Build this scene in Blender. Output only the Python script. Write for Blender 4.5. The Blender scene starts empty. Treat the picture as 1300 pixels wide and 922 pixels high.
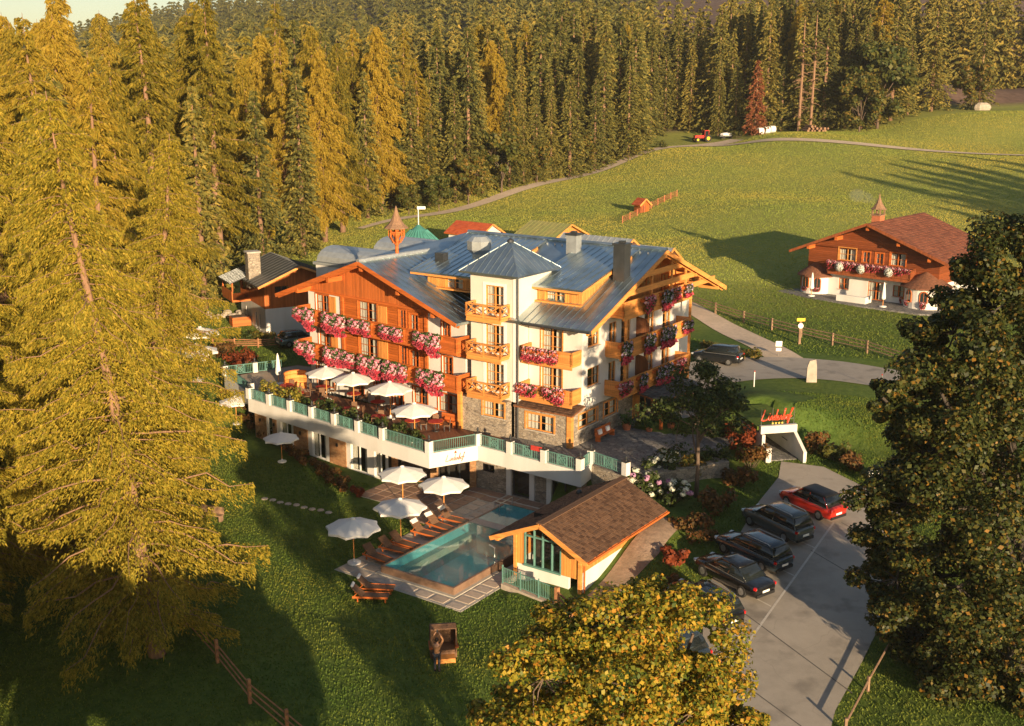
import bpy, math, random
import numpy as np
from mathutils import Vector, Matrix
R = math.radians
S = bpy.context.scene
C = S.collection
# ------------------------------------------------------------------ camera
cam_d = bpy.data.cameras.new('camera'); cam = bpy.data.objects.new('camera', cam_d); C.objects.link(cam)
cam.location = (0, 0, 29.0); cam.rotation_euler = (R(90 - 13.93), 0, 0)
cam_d.sensor_width = 36; cam_d.lens = 1450 / 1300 * 36; cam_d.clip_start = 1; cam_d.clip_end = 9000
S.camera = cam
# ------------------------------------------------------------------ light
SUN_AZ, SUN_EL = R(159.0), R(10.8)
w = bpy.data.worlds.new('World'); S.world = w; w.use_nodes = True
nt = w.node_tree; bg = nt.nodes['Background']
sky = nt.nodes.new('ShaderNodeTexSky'); sky.sky_type = 'NISHITA'; sky.sun_disc = False
sky.sun_elevation = SUN_EL; sky.sun_rotation = SUN_AZ; sky.air_density = 1.0; sky.dust_density = 0.6; sky.ozone_density = 1.0
nt.links.new(sky.outputs[0], bg.inputs[0]); bg.inputs[1].default_value = 0.075
sl = bpy.data.lights.new('sun', 'SUN'); sl.energy = 5.0; sl.angle = R(0.55); sl.color = (1.0, 0.745, 0.455)
so = bpy.data.objects.new('sun', sl); C.objects.link(so)
sd = Vector((math.sin(SUN_AZ) * math.cos(SUN_EL), math.cos(SUN_AZ) * math.cos(SUN_EL), math.sin(SUN_EL)))
so.rotation_euler = (-sd).to_track_quat('-Z', 'Y').to_euler(); so.location = (60, -120, 120)
S.view_settings.view_transform = 'Standard'; S.view_settings.look = 'None'
S.view_settings.exposure = 1.05; S.view_settings.gamma = 1.0
S.cycles.use_denoising = True; S.cycles.max_bounces = 6; S.cycles.diffuse_bounces = 3; S.cycles.glossy_bounces = 3
S.cycles.transparent_max_bounces = 8; S.cycles.volume_bounces = 0; S.cycles.volume_step_rate = 4; S.cycles.volume_max_steps = 64
rng = random.Random(7)
# ------------------------------------------------------------------ mesh helper
PART_XF = None
class MB:
    def __init__(s): s.v = []; s.f = []
    def add(s, vs, fs):
        n = len(s.v); s.v += [tuple(p) for p in vs]; s.f += [tuple(i + n for i in q) for q in fs]; return s
    def quad(s, *p): return s.add(p, [tuple(range(len(p)))])
    def box(s, x0, x1, y0, y1, z0, z1):
        if x0 > x1: x0, x1 = x1, x0
        if y0 > y1: y0, y1 = y1, y0
        if z0 > z1: z0, z1 = z1, z0
        return s.add([(x0,y0,z0),(x1,y0,z0),(x1,y1,z0),(x0,y1,z0),(x0,y0,z1),(x1,y0,z1),(x1,y1,z1),(x0,y1,z1)],
                     [(0,3,2,1),(4,5,6,7),(0,1,5,4),(1,2,6,5),(2,3,7,6),(3,0,4,7)])
    def obox(s, c, d, rz=0.0, ry=0.0, rx=0.0):
        m = Matrix.Translation(c) @ Matrix.Rotation(rz, 4, 'Z') @ Matrix.Rotation(ry, 4, 'Y') @ Matrix.Rotation(rx, 4, 'X')
        t = MB().box(-d[0]/2, d[0]/2, -d[1]/2, d[1]/2, -d[2]/2, d[2]/2)
        return s.add([m @ Vector(p) for p in t.v], t.f)
    def extr(s, poly, vec):      # poly: 3D points, counter-clockwise seen from -vec side is fine
        n = len(poly); vec = Vector(vec); P = [Vector(p) for p in poly]
        return s.add(P + [p + vec for p in P], [tuple(range(n - 1, -1, -1)), tuple(range(n, 2 * n))] + [(i, (i + 1) % n, n + (i + 1) % n, n + i) for i in range(n)])
    def bar(s, a, b, w, h=None):  # rectangular bar between two points
        a = Vector(a); b = Vector(b); d = b - a; h = h or w
        q = d.to_track_quat('X', 'Z').to_matrix().to_4x4()
        m = Matrix.Translation((a + b) / 2) @ q; L = d.length
        t = MB().box(-L/2, L/2, -w/2, w/2, -h/2, h/2)
        return s.add([m @ Vector(p) for p in t.v], t.f)
    def tube(s, pts, r, n=6, cap=True):
        P = [Vector(p) for p in pts]; rr = r if isinstance(r, (list, tuple)) else [r] * len(P)
        vs = []; fs = []
        for i, p in enumerate(P):
            d = (P[min(i + 1, len(P) - 1)] - P[max(i - 1, 0)]).normalized()
            u = d.orthogonal().normalized() if abs(d.z) > .9 else Vector((0, 0, 1)).cross(d).normalized()
            w_ = d.cross(u)
            for k in range(n):
                a = 2 * math.pi * k / n; vs.append(p + (u * math.cos(a) + w_ * math.sin(a)) * rr[i])
        for i in range(len(P) - 1):
            for k in range(n):
                fs.append((i*n+k, i*n+(k+1)%n, (i+1)*n+(k+1)%n, (i+1)*n+k))
        if cap: fs += [tuple(range(n - 1, -1, -1)), tuple(range((len(P)-1)*n, len(P)*n))]
        return s.add(vs, fs)
    def lathe(s, prof, c=(0,0,0), n=16, a0=0.0):
        vs = []; fs = []
        for (r, z) in prof:
            for k in range(n):
                a = a0 + 2 * math.pi * k / n; vs.append((c[0] + r*math.cos(a), c[1] + r*math.sin(a), c[2] + z))
        for i in range(len(prof) - 1):
            for k in range(n): fs.append((i*n+k, i*n+(k+1)%n, (i+1)*n+(k+1)%n, (i+1)*n+k))
        fs += [tuple(range(n - 1, -1, -1)), tuple(range((len(prof)-1)*n, len(prof)*n))]
        return s.add(vs, fs)
    def ball(s, c, r, n=8, m=6):
        r = r if isinstance(r, (tuple, list)) else (r, r, r)
        vs = [(c[0], c[1], c[2] - r[2])]; fs = []
        for i in range(1, m):
            t = math.pi * i / m - math.pi / 2
            for k in range(n):
                a = 2*math.pi*k/n; vs.append((c[0]+r[0]*math.cos(t)*math.cos(a), c[1]+r[1]*math.cos(t)*math.sin(a), c[2]+r[2]*math.sin(t)))
        vs.append((c[0], c[1], c[2] + r[2])); L = len(vs) - 1
        for k in range(n):
            fs.append((0, 1+(k+1)%n, 1+k)); fs.append((L, L-n+k, L-n+(k+1)%n))
        for i in range(m - 2):
            for k in range(n):
                a = 1+i*n; b = a+n; fs.append((a+k, a+(k+1)%n, b+(k+1)%n, b+k))
        return s.add(vs, fs)
    def build(s, name, m, parent=None, smooth=False, loc=None, rz=0.0, kind=None):
        me = bpy.data.meshes.new(name); me.from_pydata(s.v, [], s.f); me.update()
        if m: me.materials.append(m)
        if smooth:
            me.polygons.foreach_set('use_smooth', [True] * len(me.polygons))
        o = bpy.data.objects.new(name, me); C.objects.link(o)
        if parent: o.parent = parent; KIDS.setdefault(parent.name, []).append(o)
        if PART_XF and parent is PART_XF[0]: o.location = PART_XF[1]; o.rotation_euler.z = PART_XF[2]
        if loc: o.location = loc
        if rz: o.rotation_euler.z = rz
        if kind: o['kind'] = kind
        return o
def tag(o, label=None, cat=None, group=None, kind=None):
    if label: o['label'] = label
    if cat: o['category'] = cat
    if group: o['group'] = group
    if kind: o['kind'] = kind
    return o
def thing(name, label, cat, loc=(0,0,0), rz=0.0, group=None):
    o = bpy.data.objects.new(name, None); C.objects.link(o); o.empty_display_size = .3
    o.location = loc; o.rotation_euler.z = rz
    return tag(o, label, cat, group)
KIDS = {}
def copy_tree(o, parent=None):
    c = o.copy(); C.objects.link(c); c.parent = parent
    if parent: KIDS.setdefault(parent.name, []).append(c)
    for ch in list(KIDS.get(o.name, [])): copy_tree(ch, c)
    return c
def dup(o, loc, rz, label=None, group=None, scale=None):
    c = copy_tree(o); c.location = loc; c.rotation_euler.z = rz
    if scale: c.scale = scale if isinstance(scale, tuple) else (scale,) * 3
    if label: c['label'] = label
    if group: c['group'] = group
    return c
def np_mesh(name, V, F, m, parent=None, smooth=False):     # V (n,3); F (k,3) or (k,4) arrays
    me = bpy.data.meshes.new(name); n = F.shape[1]
    me.vertices.add(len(V)); me.vertices.foreach_set('co', np.asarray(V, np.float32).ravel())
    me.loops.add(F.size); me.loops.foreach_set('vertex_index', np.asarray(F, np.int32).ravel())
    me.polygons.add(len(F)); me.polygons.foreach_set('loop_start', np.arange(0, F.size, n, dtype=np.int32))
    me.polygons.foreach_set('loop_total', np.full(len(F), n, np.int32))
    if smooth: me.polygons.foreach_set('use_smooth', np.ones(len(F), bool))
    me.update(calc_edges=True)
    if m: me.materials.append(m)
    o = bpy.data.objects.new(name, me); C.objects.link(o)
    if parent: o.parent = parent; KIDS.setdefault(parent.name, []).append(o)
    return o
# ------------------------------------------------------------------ materials
def _n(nt, t, **k):
    x = nt.nodes.new(t)
    for a, b in k.items(): setattr(x, a, b)
    return x
def base_mat(name):
    m = bpy.data.materials.new(name); m.use_nodes = True
    return m, m.node_tree, m.node_tree.nodes['Principled BSDF']
def mat(name, col, rough=.75, var=.18, scale=2.0, bump=0.0, bscale=None, metallic=0.0, col2=None, spec=.4, detail=5, stretch=None, mix2=None):
    m, nt, p = base_mat(name); L = nt.links
    tc = _n(nt, 'ShaderNodeTexCoord'); mp = _n(nt, 'ShaderNodeMapping'); L.new(tc.outputs['Object'], mp.inputs[0])
    if stretch: mp.inputs['Scale'].default_value = stretch
    nz = _n(nt, 'ShaderNodeTexNoise'); nz.inputs['Scale'].default_value = scale; nz.inputs['Detail'].default_value = detail; nz.inputs['Roughness'].default_value = .6
    L.new(mp.outputs[0], nz.inputs['Vector'])
    cr = _n(nt, 'ShaderNodeValToRGB'); cr.color_ramp.elements[0].position = .3; cr.color_ramp.elements[1].position = .7
    a = tuple(max(0, c * (1 - var)) for c in col); b = col2 or tuple(min(1, c * (1 + var)) for c in col)
    cr.color_ramp.elements[0].color = (*a, 1); cr.color_ramp.elements[1].color = (*b, 1)
    L.new(nz.outputs['Fac'], cr.inputs[0]); out = cr.outputs[0]
    if mix2:    # second, larger patches: (colour, scale, amount)
        n2 = _n(nt, 'ShaderNodeTexNoise'); n2.inputs['Scale'].default_value = mix2[1]; n2.inputs['Detail'].default_value = 4
        L.new(mp.outputs[0], n2.inputs['Vector'])
        r2 = _n(nt, 'ShaderNodeValToRGB'); r2.color_ramp.elements[0].position = .42; r2.color_ramp.elements[1].position = .66
        r2.color_ramp.elements[0].color = (0, 0, 0, 1); r2.color_ramp.elements[1].color = (mix2[2],) * 3 + (1,)
        L.new(n2.outputs['Fac'], r2.inputs[0])
        mx = _n(nt, 'ShaderNodeMixRGB'); L.new(r2.outputs[0], mx.inputs[0]); L.new(out, mx.inputs[1]); mx.inputs[2].default_value = (*mix2[0], 1); out = mx.outputs[0]
    L.new(out, p.inputs['Base Color'])
    p.inputs['Roughness'].default_value = rough; p.inputs['Metallic'].default_value = metallic; p.inputs['Specular IOR Level'].default_value = spec
    if bump:
        bz = nz
        if bscale:
            bz = _n(nt, 'ShaderNodeTexNoise'); bz.inputs['Scale'].default_value = bscale; bz.inputs['Detail'].default_value = 4; L.new(mp.outputs[0], bz.inputs['Vector'])
        bp = _n(nt, 'ShaderNodeBump'); bp.inputs['Strength'].default_value = min(1, bump); bp.inputs['Distance'].default_value = .05 * max(1, bump)
        L.new(bz.outputs['Fac'], bp.inputs['Height']); L.new(bp.outputs[0], p.inputs['Normal'])
    return m
def wood(name, col, axis='v', width=.16, rough=.6, var=.25, groove=.5):
    """boards: axis 'v' vertical boards, 'h' horizontal logs, 'n' none"""
    m, nt, p = base_mat(name); L = nt.links
    tc = _n(nt, 'ShaderNodeTexCoord'); sx = _n(nt, 'ShaderNodeSeparateXYZ'); L.new(tc.outputs['Object'], sx.inputs[0])
    ad = _n(nt, 'ShaderNodeMath', operation='ADD'); L.new(sx.outputs[0], ad.inputs[0]); L.new(sx.outputs[1], ad.inputs[1])
    src = ad.outputs[0] if axis == 'v' else sx.outputs[2]
    mu = _n(nt, 'ShaderNodeMath', operation='MULTIPLY'); mu.inputs[1].default_value = 1 / width; L.new(src, mu.inputs[0])
    fl = _n(nt, 'ShaderNodeMath', operation='FLOOR'); L.new(mu.outputs[0], fl.inputs[0])
    wn = _n(nt, 'ShaderNodeTexWhiteNoise', noise_dimensions='1D'); L.new(fl.outputs[0], wn.inputs['W'])
    mp = _n(nt, 'ShaderNodeMapping'); L.new(tc.outputs['Object'], mp.inputs[0])
    mp.inputs['Scale'].default_value = (6, 6, .8) if axis == 'v' else (.8, .8, 8)
    nz = _n(nt, 'ShaderNodeTexNoise'); nz.inputs['Scale'].default_value = 2; nz.inputs['Detail'].default_value = 5; L.new(mp.outputs[0], nz.inputs['Vector'])
    av = _n(nt, 'ShaderNodeMath', operation='MULTIPLY_ADD'); L.new(wn.outputs['Value'], av.inputs[0]); av.inputs[1].default_value = .5
    L.new(nz.outputs['Fac'], av.inputs[2])
    cr = _n(nt, 'ShaderNodeValToRGB'); cr.color_ramp.elements[0].position = .35; cr.color_ramp.elements[1].position = 1.1
    cr.color_ramp.elements[0].color = (*[c * (1 - var) for c in col], 1); cr.color_ramp.elements[1].color = (*[min(1, c * (1 + var)) for c in col], 1)
    L.new(av.outputs[0], cr.inputs[0]); L.new(cr.outputs[0], p.inputs['Base Color'])
    p.inputs['Roughness'].default_value = rough; p.inputs['Specular IOR Level'].default_value = .3
    if axis != 'n' and groove:
        fr = _n(nt, 'ShaderNodeMath', operation='FRACT'); L.new(mu.outputs[0], fr.inputs[0])
        pp = _n(nt, 'ShaderNodeMath', operation='PINGPONG'); L.new(fr.outputs[0], pp.inputs[0]); pp.inputs[1].default_value = .5
        sm = _n(nt, 'ShaderNodeMapRange', interpolation_type='SMOOTHSTEP'); L.new(pp.outputs[0], sm.inputs[0]); sm.inputs[2].default_value = .12
        bp = _n(nt, 'ShaderNodeBump'); bp.inputs['Strength'].default_value = groove; bp.inputs['Distance'].default_value = .04
        L.new(sm.outputs[0], bp.inputs['Height']); L.new(bp.outputs[0], p.inputs['Normal'])
    return m
def cells(name, cols, scale, rough=.8, stretch=(1,1,1), bump=.6, mortar=.06, mcol=(.12,.11,.1), rnd=1.0):
    """rubble or slate: voronoi cells, each its own tone, joints recessed"""
    m, nt, p = base_mat(name); L = nt.links
    tc = _n(nt, 'ShaderNodeTexCoord'); mp = _n(nt, 'ShaderNodeMapping'); mp.inputs['Scale'].default_value = stretch; L.new(tc.outputs['Object'], mp.inputs[0])
    v = _n(nt, 'ShaderNodeTexVoronoi'); v.inputs['Scale'].default_value = scale; v.inputs['Randomness'].default_value = rnd; L.new(mp.outputs[0], v.inputs['Vector'])
    e = _n(nt, 'ShaderNodeTexVoronoi', feature='DISTANCE_TO_EDGE'); e.inputs['Scale'].default_value = scale; e.inputs['Randomness'].default_value = rnd; L.new(mp.outputs[0], e.inputs['Vector'])
    sp = _n(nt, 'ShaderNodeSeparateColor'); L.new(v.outputs['Color'], sp.inputs[0])
    cr = _n(nt, 'ShaderNodeValToRGB'); el = cr.color_ramp.elements
    while len(el) < len(cols): el.new(.5)
    for i, c in enumerate(cols): el[i].position = i / (len(cols) - 1); el[i].color = (*c, 1)
    L.new(sp.outputs[0], cr.inputs[0])
    st = _n(nt, 'ShaderNodeMapRange'); L.new(e.outputs['Distance'], st.inputs[0]); st.inputs[2].default_value = mortar
    mx = _n(nt, 'ShaderNodeMixRGB'); L.new(st.outputs[0], mx.inputs[0]); mx.inputs[1].default_value = (*mcol, 1); L.new(cr.outputs[0], mx.inputs[2])
    L.new(mx.outputs[0], p.inputs['Base Color']); p.inputs['Roughness'].default_value = rough; p.inputs['Specular IOR Level'].default_value = .3
    bp = _n(nt, 'ShaderNodeBump'); bp.inputs['Strength'].default_value = bump; bp.inputs['Distance'].default_value = .04
    L.new(st.outputs[0], bp.inputs['Height']); L.new(bp.outputs[0], p.inputs['Normal'])
    return m
def leaf(name, cols, rough=.55, transl=.35, objvar=.0, pos=None, patch=None):
    """foliage: every leaf (mesh island) takes its own tone from the ramp"""
    m, nt, p = base_mat(name); L = nt.links
    g = _n(nt, 'ShaderNodeNewGeometry'); cr = _n(nt, 'ShaderNodeValToRGB'); el = cr.color_ramp.elements
    while len(el) < len(cols): el.new(.5)
    for i, c in enumerate(cols): el[i].position = pos[i] if pos else i / (len(cols) - 1); el[i].color = (*c, 1)
    fac = g.outputs['Random Per Island']
    if objvar:
        oi = _n(nt, 'ShaderNodeObjectInfo'); ma = _n(nt, 'ShaderNodeMath', operation='MULTIPLY_ADD', use_clamp=True)
        L.new(oi.outputs['Random'], ma.inputs[0]); ma.inputs[1].default_value = objvar
        mb = _n(nt, 'ShaderNodeMath', operation='MULTIPLY'); L.new(fac, mb.inputs[0]); mb.inputs[1].default_value = 1 - objvar
        L.new(mb.outputs[0], ma.inputs[2]); fac = ma.outputs[0]
    L.new(fac, cr.inputs[0]); colo = cr.outputs[0]
    if patch:      # slow drift of tone over the ground: greener here, drier there
        tc = _n(nt, 'ShaderNodeTexCoord'); acc = colo
        for sc, lo, hi in patch:
            nz = _n(nt, 'ShaderNodeTexNoise'); nz.inputs['Scale'].default_value = sc; nz.inputs['Detail'].default_value = 4; L.new(tc.outputs['Object'], nz.inputs['Vector'])
            r2 = _n(nt, 'ShaderNodeValToRGB'); r2.color_ramp.elements[0].position = .36; r2.color_ramp.elements[1].position = .64; r2.color_ramp.elements[0].color = (*lo,1); r2.color_ramp.elements[1].color = (*hi,1); L.new(nz.outputs['Fac'], r2.inputs[0])
            mm = _n(nt, 'ShaderNodeMixRGB', blend_type='MULTIPLY'); mm.inputs[0].default_value = 1; L.new(acc, mm.inputs[1]); L.new(r2.outputs[0], mm.inputs[2]); acc = mm.outputs[0]
        colo = acc
    L.new(colo, p.inputs['Base Color'])
    p.inputs['Roughness'].default_value = rough; p.inputs['Specular IOR Level'].default_value = .25
    if transl:
        t = _n(nt, 'ShaderNodeBsdfTranslucent'); L.new(colo, t.inputs[0])
        mx = _n(nt, 'ShaderNodeMixShader'); mx.inputs[0].default_value = transl
        L.new(p.outputs[0], mx.inputs[1]); L.new(t.outputs[0], mx.inputs[2]); L.new(mx.outputs[0], nt.nodes['Material Output'].inputs[0])
    return m
def glass(name, col=(.02,.03,.035), rough=.06):
    m, nt, p = base_mat(name); p.inputs['Base Color'].default_value = (*col, 1); p.inputs['Roughness'].default_value = rough
    p.inputs['Specular IOR Level'].default_value = .8; return m
M = {}
M['plaster'] = mat('plaster', (.68,.665,.64), .85, .05, .6, bump=.15, bscale=14, stretch=(1,1,.22), mix2=((.54,.51,.46), .8, .5))
M['plaster_cream'] = mat('plaster_cream', (.62,.585,.52), .85, .05, .6, bump=.12, bscale=14)
M['timber_h'] = wood('timber_logs', (.44,.115,.021), 'h', .2, groove=.8)
M['timber_v'] = wood('timber_boards', (.42,.115,.024), 'v', .17, groove=.8)
M['timber'] = wood('timber_plain', (.45,.115,.024), 'n')
M['timber_lt'] = wood('timber_light', (.60,.25,.065), 'n')
M['timber_ltv'] = wood('timber_light_boards', (.58,.24,.06), 'v', .18, groove=.8)
M['timber_dk'] = wood('timber_dark', (.20,.075,.03), 'v', .18, groove=.7)
M['metal_roof'] = mat('metal_roof', (.36,.44,.48), .3, .22, .8, metallic=.9, spec=.5, mix2=((.52,.57,.58), .5, .7))
M['metal_dark'] = mat('metal_dark', (.07,.075,.08), .45, .2, 2, metallic=.6)
M['metal_lt'] = mat('metal_light', (.42,.45,.46), .4, .15, 2, metallic=.5)
M['green_roof'] = mat('verdigris_roof', (.06,.22,.19), .5, .2, 1.5, spec=.4)
M['stone'] = cells('rubble_stone', [(.2,.16,.12),(.36,.3,.23),(.27,.23,.19),(.42,.36,.28)], 3.2, stretch=(1,1,1.9))
M['brickstone'] = cells('warm_rubble', [(.30,.15,.07),(.42,.22,.1),(.36,.19,.09),(.46,.28,.14)], 3.4, stretch=(1,1,2.0), mcol=(.25,.15,.09))
M['glass'] = glass('window_glass')
M['curtain'] = mat('curtain', (.6,.57,.5), .9, .12, 6)
M['black'] = mat('black_plastic', (.015,.015,.017), .5, .1)
M['white'] = mat('white_paint', (.78,.77,.74), .5, .04)
M['canvas'] = mat('white_canvas', (.76,.74,.70), .8, .03, 3, bump=.08, bscale=30)
M['green_rail'] = mat('green_railing', (.11,.24,.21), .45, .15, 3)
M['red'] = mat('red_cloth', (.45,.04,.03), .7, .2, 3)
M['terracotta'] = mat('terracotta', (.4,.13,.06), .8, .2, 4)
M['steel'] = mat('steel', (.5,.5,.48), .3, .1, 3, metallic=.8)
M['wicker'] = mat('brown_wicker', (.16,.085,.045), .7, .3, 14, bump=.4)
M['bark'] = mat('bark', (.13,.09,.065), .9, .35, 4, bump=.8, stretch=(3,3,.6))
M['bark_warm'] = mat('larch_bark', (.24,.14,.085), .9, .3, 4, bump=.8, stretch=(3,3,.6))
M['concrete'] = mat('concrete', (.42,.39,.34), .9, .12, 2, bump=.3, bscale=20)
# ================================================================== terrain
OX, OY = 4.18, 78.03; HYAW = R(-35.1)                 # hotel frame (its ground-floor corner)
hc, hs = math.cos(HYAW), math.sin(HYAW)
def HW(x, y, z=0.0): return (OX + x*hc - y*hs, OY + x*hs + y*hc, z)
def HL(X, Y): 
    dx, dy = X - OX, Y - OY; return dx*hc + dy*hs, -dx*hs + dy*hc
CP = [(-45,30,0),(-30,30,0),(-15,30,0),(0,30,0),(8,30,0),(-45,45,0),(-30,45,0),(-15,45,0),(0,45,0),(6,45,.1),(-30,60,0),(-15,60,0),(-45,62,.2),(-2,58,0),
      (-20,75,0),(-10,75,0),(-30,78,.2),(-24,92,0.1),(-45,85,.8),(-18,84,0),(0,66,0),(4.6,58.5,.2),(9.5,66.5,2.2),(12.2,71,1.9),(8.5,56,.3),(10,50,.2),
      (12,30,.0),(16,40,.1),(12.5,48,.25),(16,55,.75),(20,64,1.35),(22.5,72,1.9),(20,78,2.3),(14.5,66,1.5),(17.5,74,2.1),(15.5,78,2.9),
      (24.5,75,2.3),(28,78,3.0),(26,84,3.9),(22,84,4.8),(22.6,81.5,4.6),(17.6,82.5,4.7),(19.5,86.5,4.9),(16.8,86,4.2),(25,94,3.8),(32,88,3.4),(35,80,3.0),(40,90,3.6),(23,60,.9),(22,50,.4),(18,44,.2),(30,50,.4),(35,65,1.5),(20,34,.1),
      (11,82,3.3),(14,80,3.2),(13,93,3.4),(16,99,3.6),(21,104,3.7),(33,92,3.7),(35,98,3.8),(25,108,3.9),(20,123,4.2),(12,110,3.7),(34,105,4.0),(30,115,4.2),(39,130,4.5),(47,123,4.5),(53,131,4.7),(46,136,4.7),(60,120,4.4),(60,100,4.0),(55,85,3.6),(70,60,2.5),(45,55,1.2),
      (0,100,3.4),(-10,105,3.4),(5,112,3.6),(-10,118,3.6),(-20,112,3.1),(-25,116,3.0),(-30,122,3.2),(-30,106,2.0),(-28,100,1.6),(-40,112,2.2),(-45,100,1.4),(-34,132,3.4),(-20,128,3.6),(0,128,4.0),(-60,90,1.5),(-70,60,1.0),(-60,120,3)]
CPa = np.array(CP, float)
def _tps(X, Y):
    P = np.stack([X, Y], 1); D = np.sqrt(((P[:, None, :] - CPa[None, :, :2])**2).sum(2)) 
    Wt = 1.0 / (D + .6)**3.2
    return (Wt * CPa[:, 2]).sum(1) / Wt.sum(1)
# far slope fitted to points read along the meadow and the wood's edge
FP = np.array([(39,130,4.5),(46,190,9.8),(20,165,6.6),(-15,198,6.1),(-38,181,3.8),(-40,158,3.6),(43,262,14.3),(65,263,17.5),(114,280,22),(100,230,14.5),(110,310,28),(0,240,9.5),(-40,230,6),(-90,200,4),(60,330,26),(0,330,18),(-60,320,12),(120,400,42),(0,420,30),(-90,420,20),(90,150,7.5),(140,200,13),(-90,130,3),(70,130,5.2),(0,150,4.8),(-20,150,4.2),(160,300,28),(200,420,48),(-200,300,8),(-200,150,3)], float)
def _far(X, Y):
    P = np.stack([X, Y], 1); D = np.sqrt(((P[:, None, :] - FP[None, :, :2])**2).sum(2))
    Wt = 1.0 / (D + 6)**3.0
    return (Wt * FP[:, 2]).sum(1) / Wt.sum(1)
def _smooth(t): t = np.clip(t, 0, 1); return t*t*(3 - 2*t)
def hills(X, Y):      # wooded mountain flank far behind, climbing to the right
    d = np.maximum(Y - 430, 0)
    az = X / np.maximum(Y, 1)
    rise = np.interp(az, [-1.2, -.47, -.40, -.33, -.25, -.1, .3, 1.2], [-.01, .012, .035, .06, .085, .11, .13, .15])
    b = 6*np.sin(X*.011 + 1) + 5*np.sin(Y*.009 + X*.004) + 3*np.sin(X*.031 + Y*.02)
    top = np.minimum(d, 900) * rise * 1.15 + np.minimum(d / 200, 1) * b
    return np.where(d > 0, top, 0)
def gz_np(X, Y):
    X = np.asarray(X, float); Y = np.asarray(Y, float)
    a = _tps(X, Y); b = _far(X, np.minimum(Y, 430)); t = _smooth((Y - 118) / 30)
    t = np.maximum(t, _smooth((np.abs(X) - 62) / 20) * _smooth((Y - 60) / 60))
    z = a*(1 - t) + b*t
    # the parking ramp is one even plane
    ax, ay, bx, by = 3., 30., 22., 77.; tt = np.clip(((X-ax)*(bx-ax) + (Y-ay)*(by-ay)) / ((bx-ax)**2 + (by-ay)**2), -.5, 1.0)
    dd = np.hypot(X - ax - tt*(bx-ax), Y - ay - tt*(by-ay)); pk = 1 - _smooth((dd - 5.2) / 3.0)
    z = z*(1 - pk) + np.clip(.07*(Y - 46), 0, 2.3)*pk
    # level parking ramp and courtyard stay smooth, the house pit stays below the lawn level
    dx, dy = X - OX, Y - OY; lx, ly = dx*hc + dy*hs, -dx*hs + dy*hc
    ed = 4.3 + np.clip((lx + 28.5) / 16.3, 0, 1)*2.0
    inside = (lx > -28.2) & (lx < .5) & (ly > -3.0) & (ly < 19)
    z = np.where(inside, np.minimum(z, -.05), z)
    ux, uy = (X-19.9)*math.cos(R(12)) + (Y-79.4)*math.sin(R(12)), -(X-19.9)*math.sin(R(12)) + (Y-79.4)*math.cos(R(12))
    z = np.where((np.abs(ux) < 1.65) & (uy > -2.2) & (uy < 6.1), np.minimum(z, 2.25), z)      # cut for the underpass
    z = np.where((lx > 4.0) & (lx < 6.4) & (ly > -21) & (ly < -14.2), np.minimum(z, .02), z)
    front = (lx > -33) & (lx < 4.2) & (ly > -25) & (ly <= -3.0)
    z = np.where(front, np.minimum(z, .02), z)
    pit = (lx > -2.0) & (lx < 3.9) & (ly > -18.6) & (ly < -5.2)          # the pool's basin
    z = np.where(pit, -1.9, z)
    return z + hills(X, Y)
def gz(x, y): return float(gz_np([x], [y])[0])
def seq(a, b, n): return list(np.linspace(a, b, n, endpoint=False))
xs = np.array(seq(-3000,-700,8) + seq(-700,-200,16) + seq(-200,-60,28) + seq(-60,60,140) + seq(60,160,34) + seq(160,700,18) + seq(700,3001,8) + [3000])
ys = np.array(seq(-200,20,8) + seq(20,135,150) + seq(135,330,80) + seq(330,700,30) + seq(700,3000,24) + [3000])
GX, GY = np.meshgrid(xs, ys); Z = np.concatenate([gz_np(GX[i], GY[i]) for i in range(len(ys))])
V = np.stack([GX.ravel(), GY.ravel(), Z], 1); nx = len(xs)
ii, jj = np.meshgrid(np.arange(nx - 1), np.arange(len(ys) - 1)); a = (jj*nx + ii).ravel()
F_ = np.stack([a, a + 1, a + nx + 1, a + nx], 1)
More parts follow.
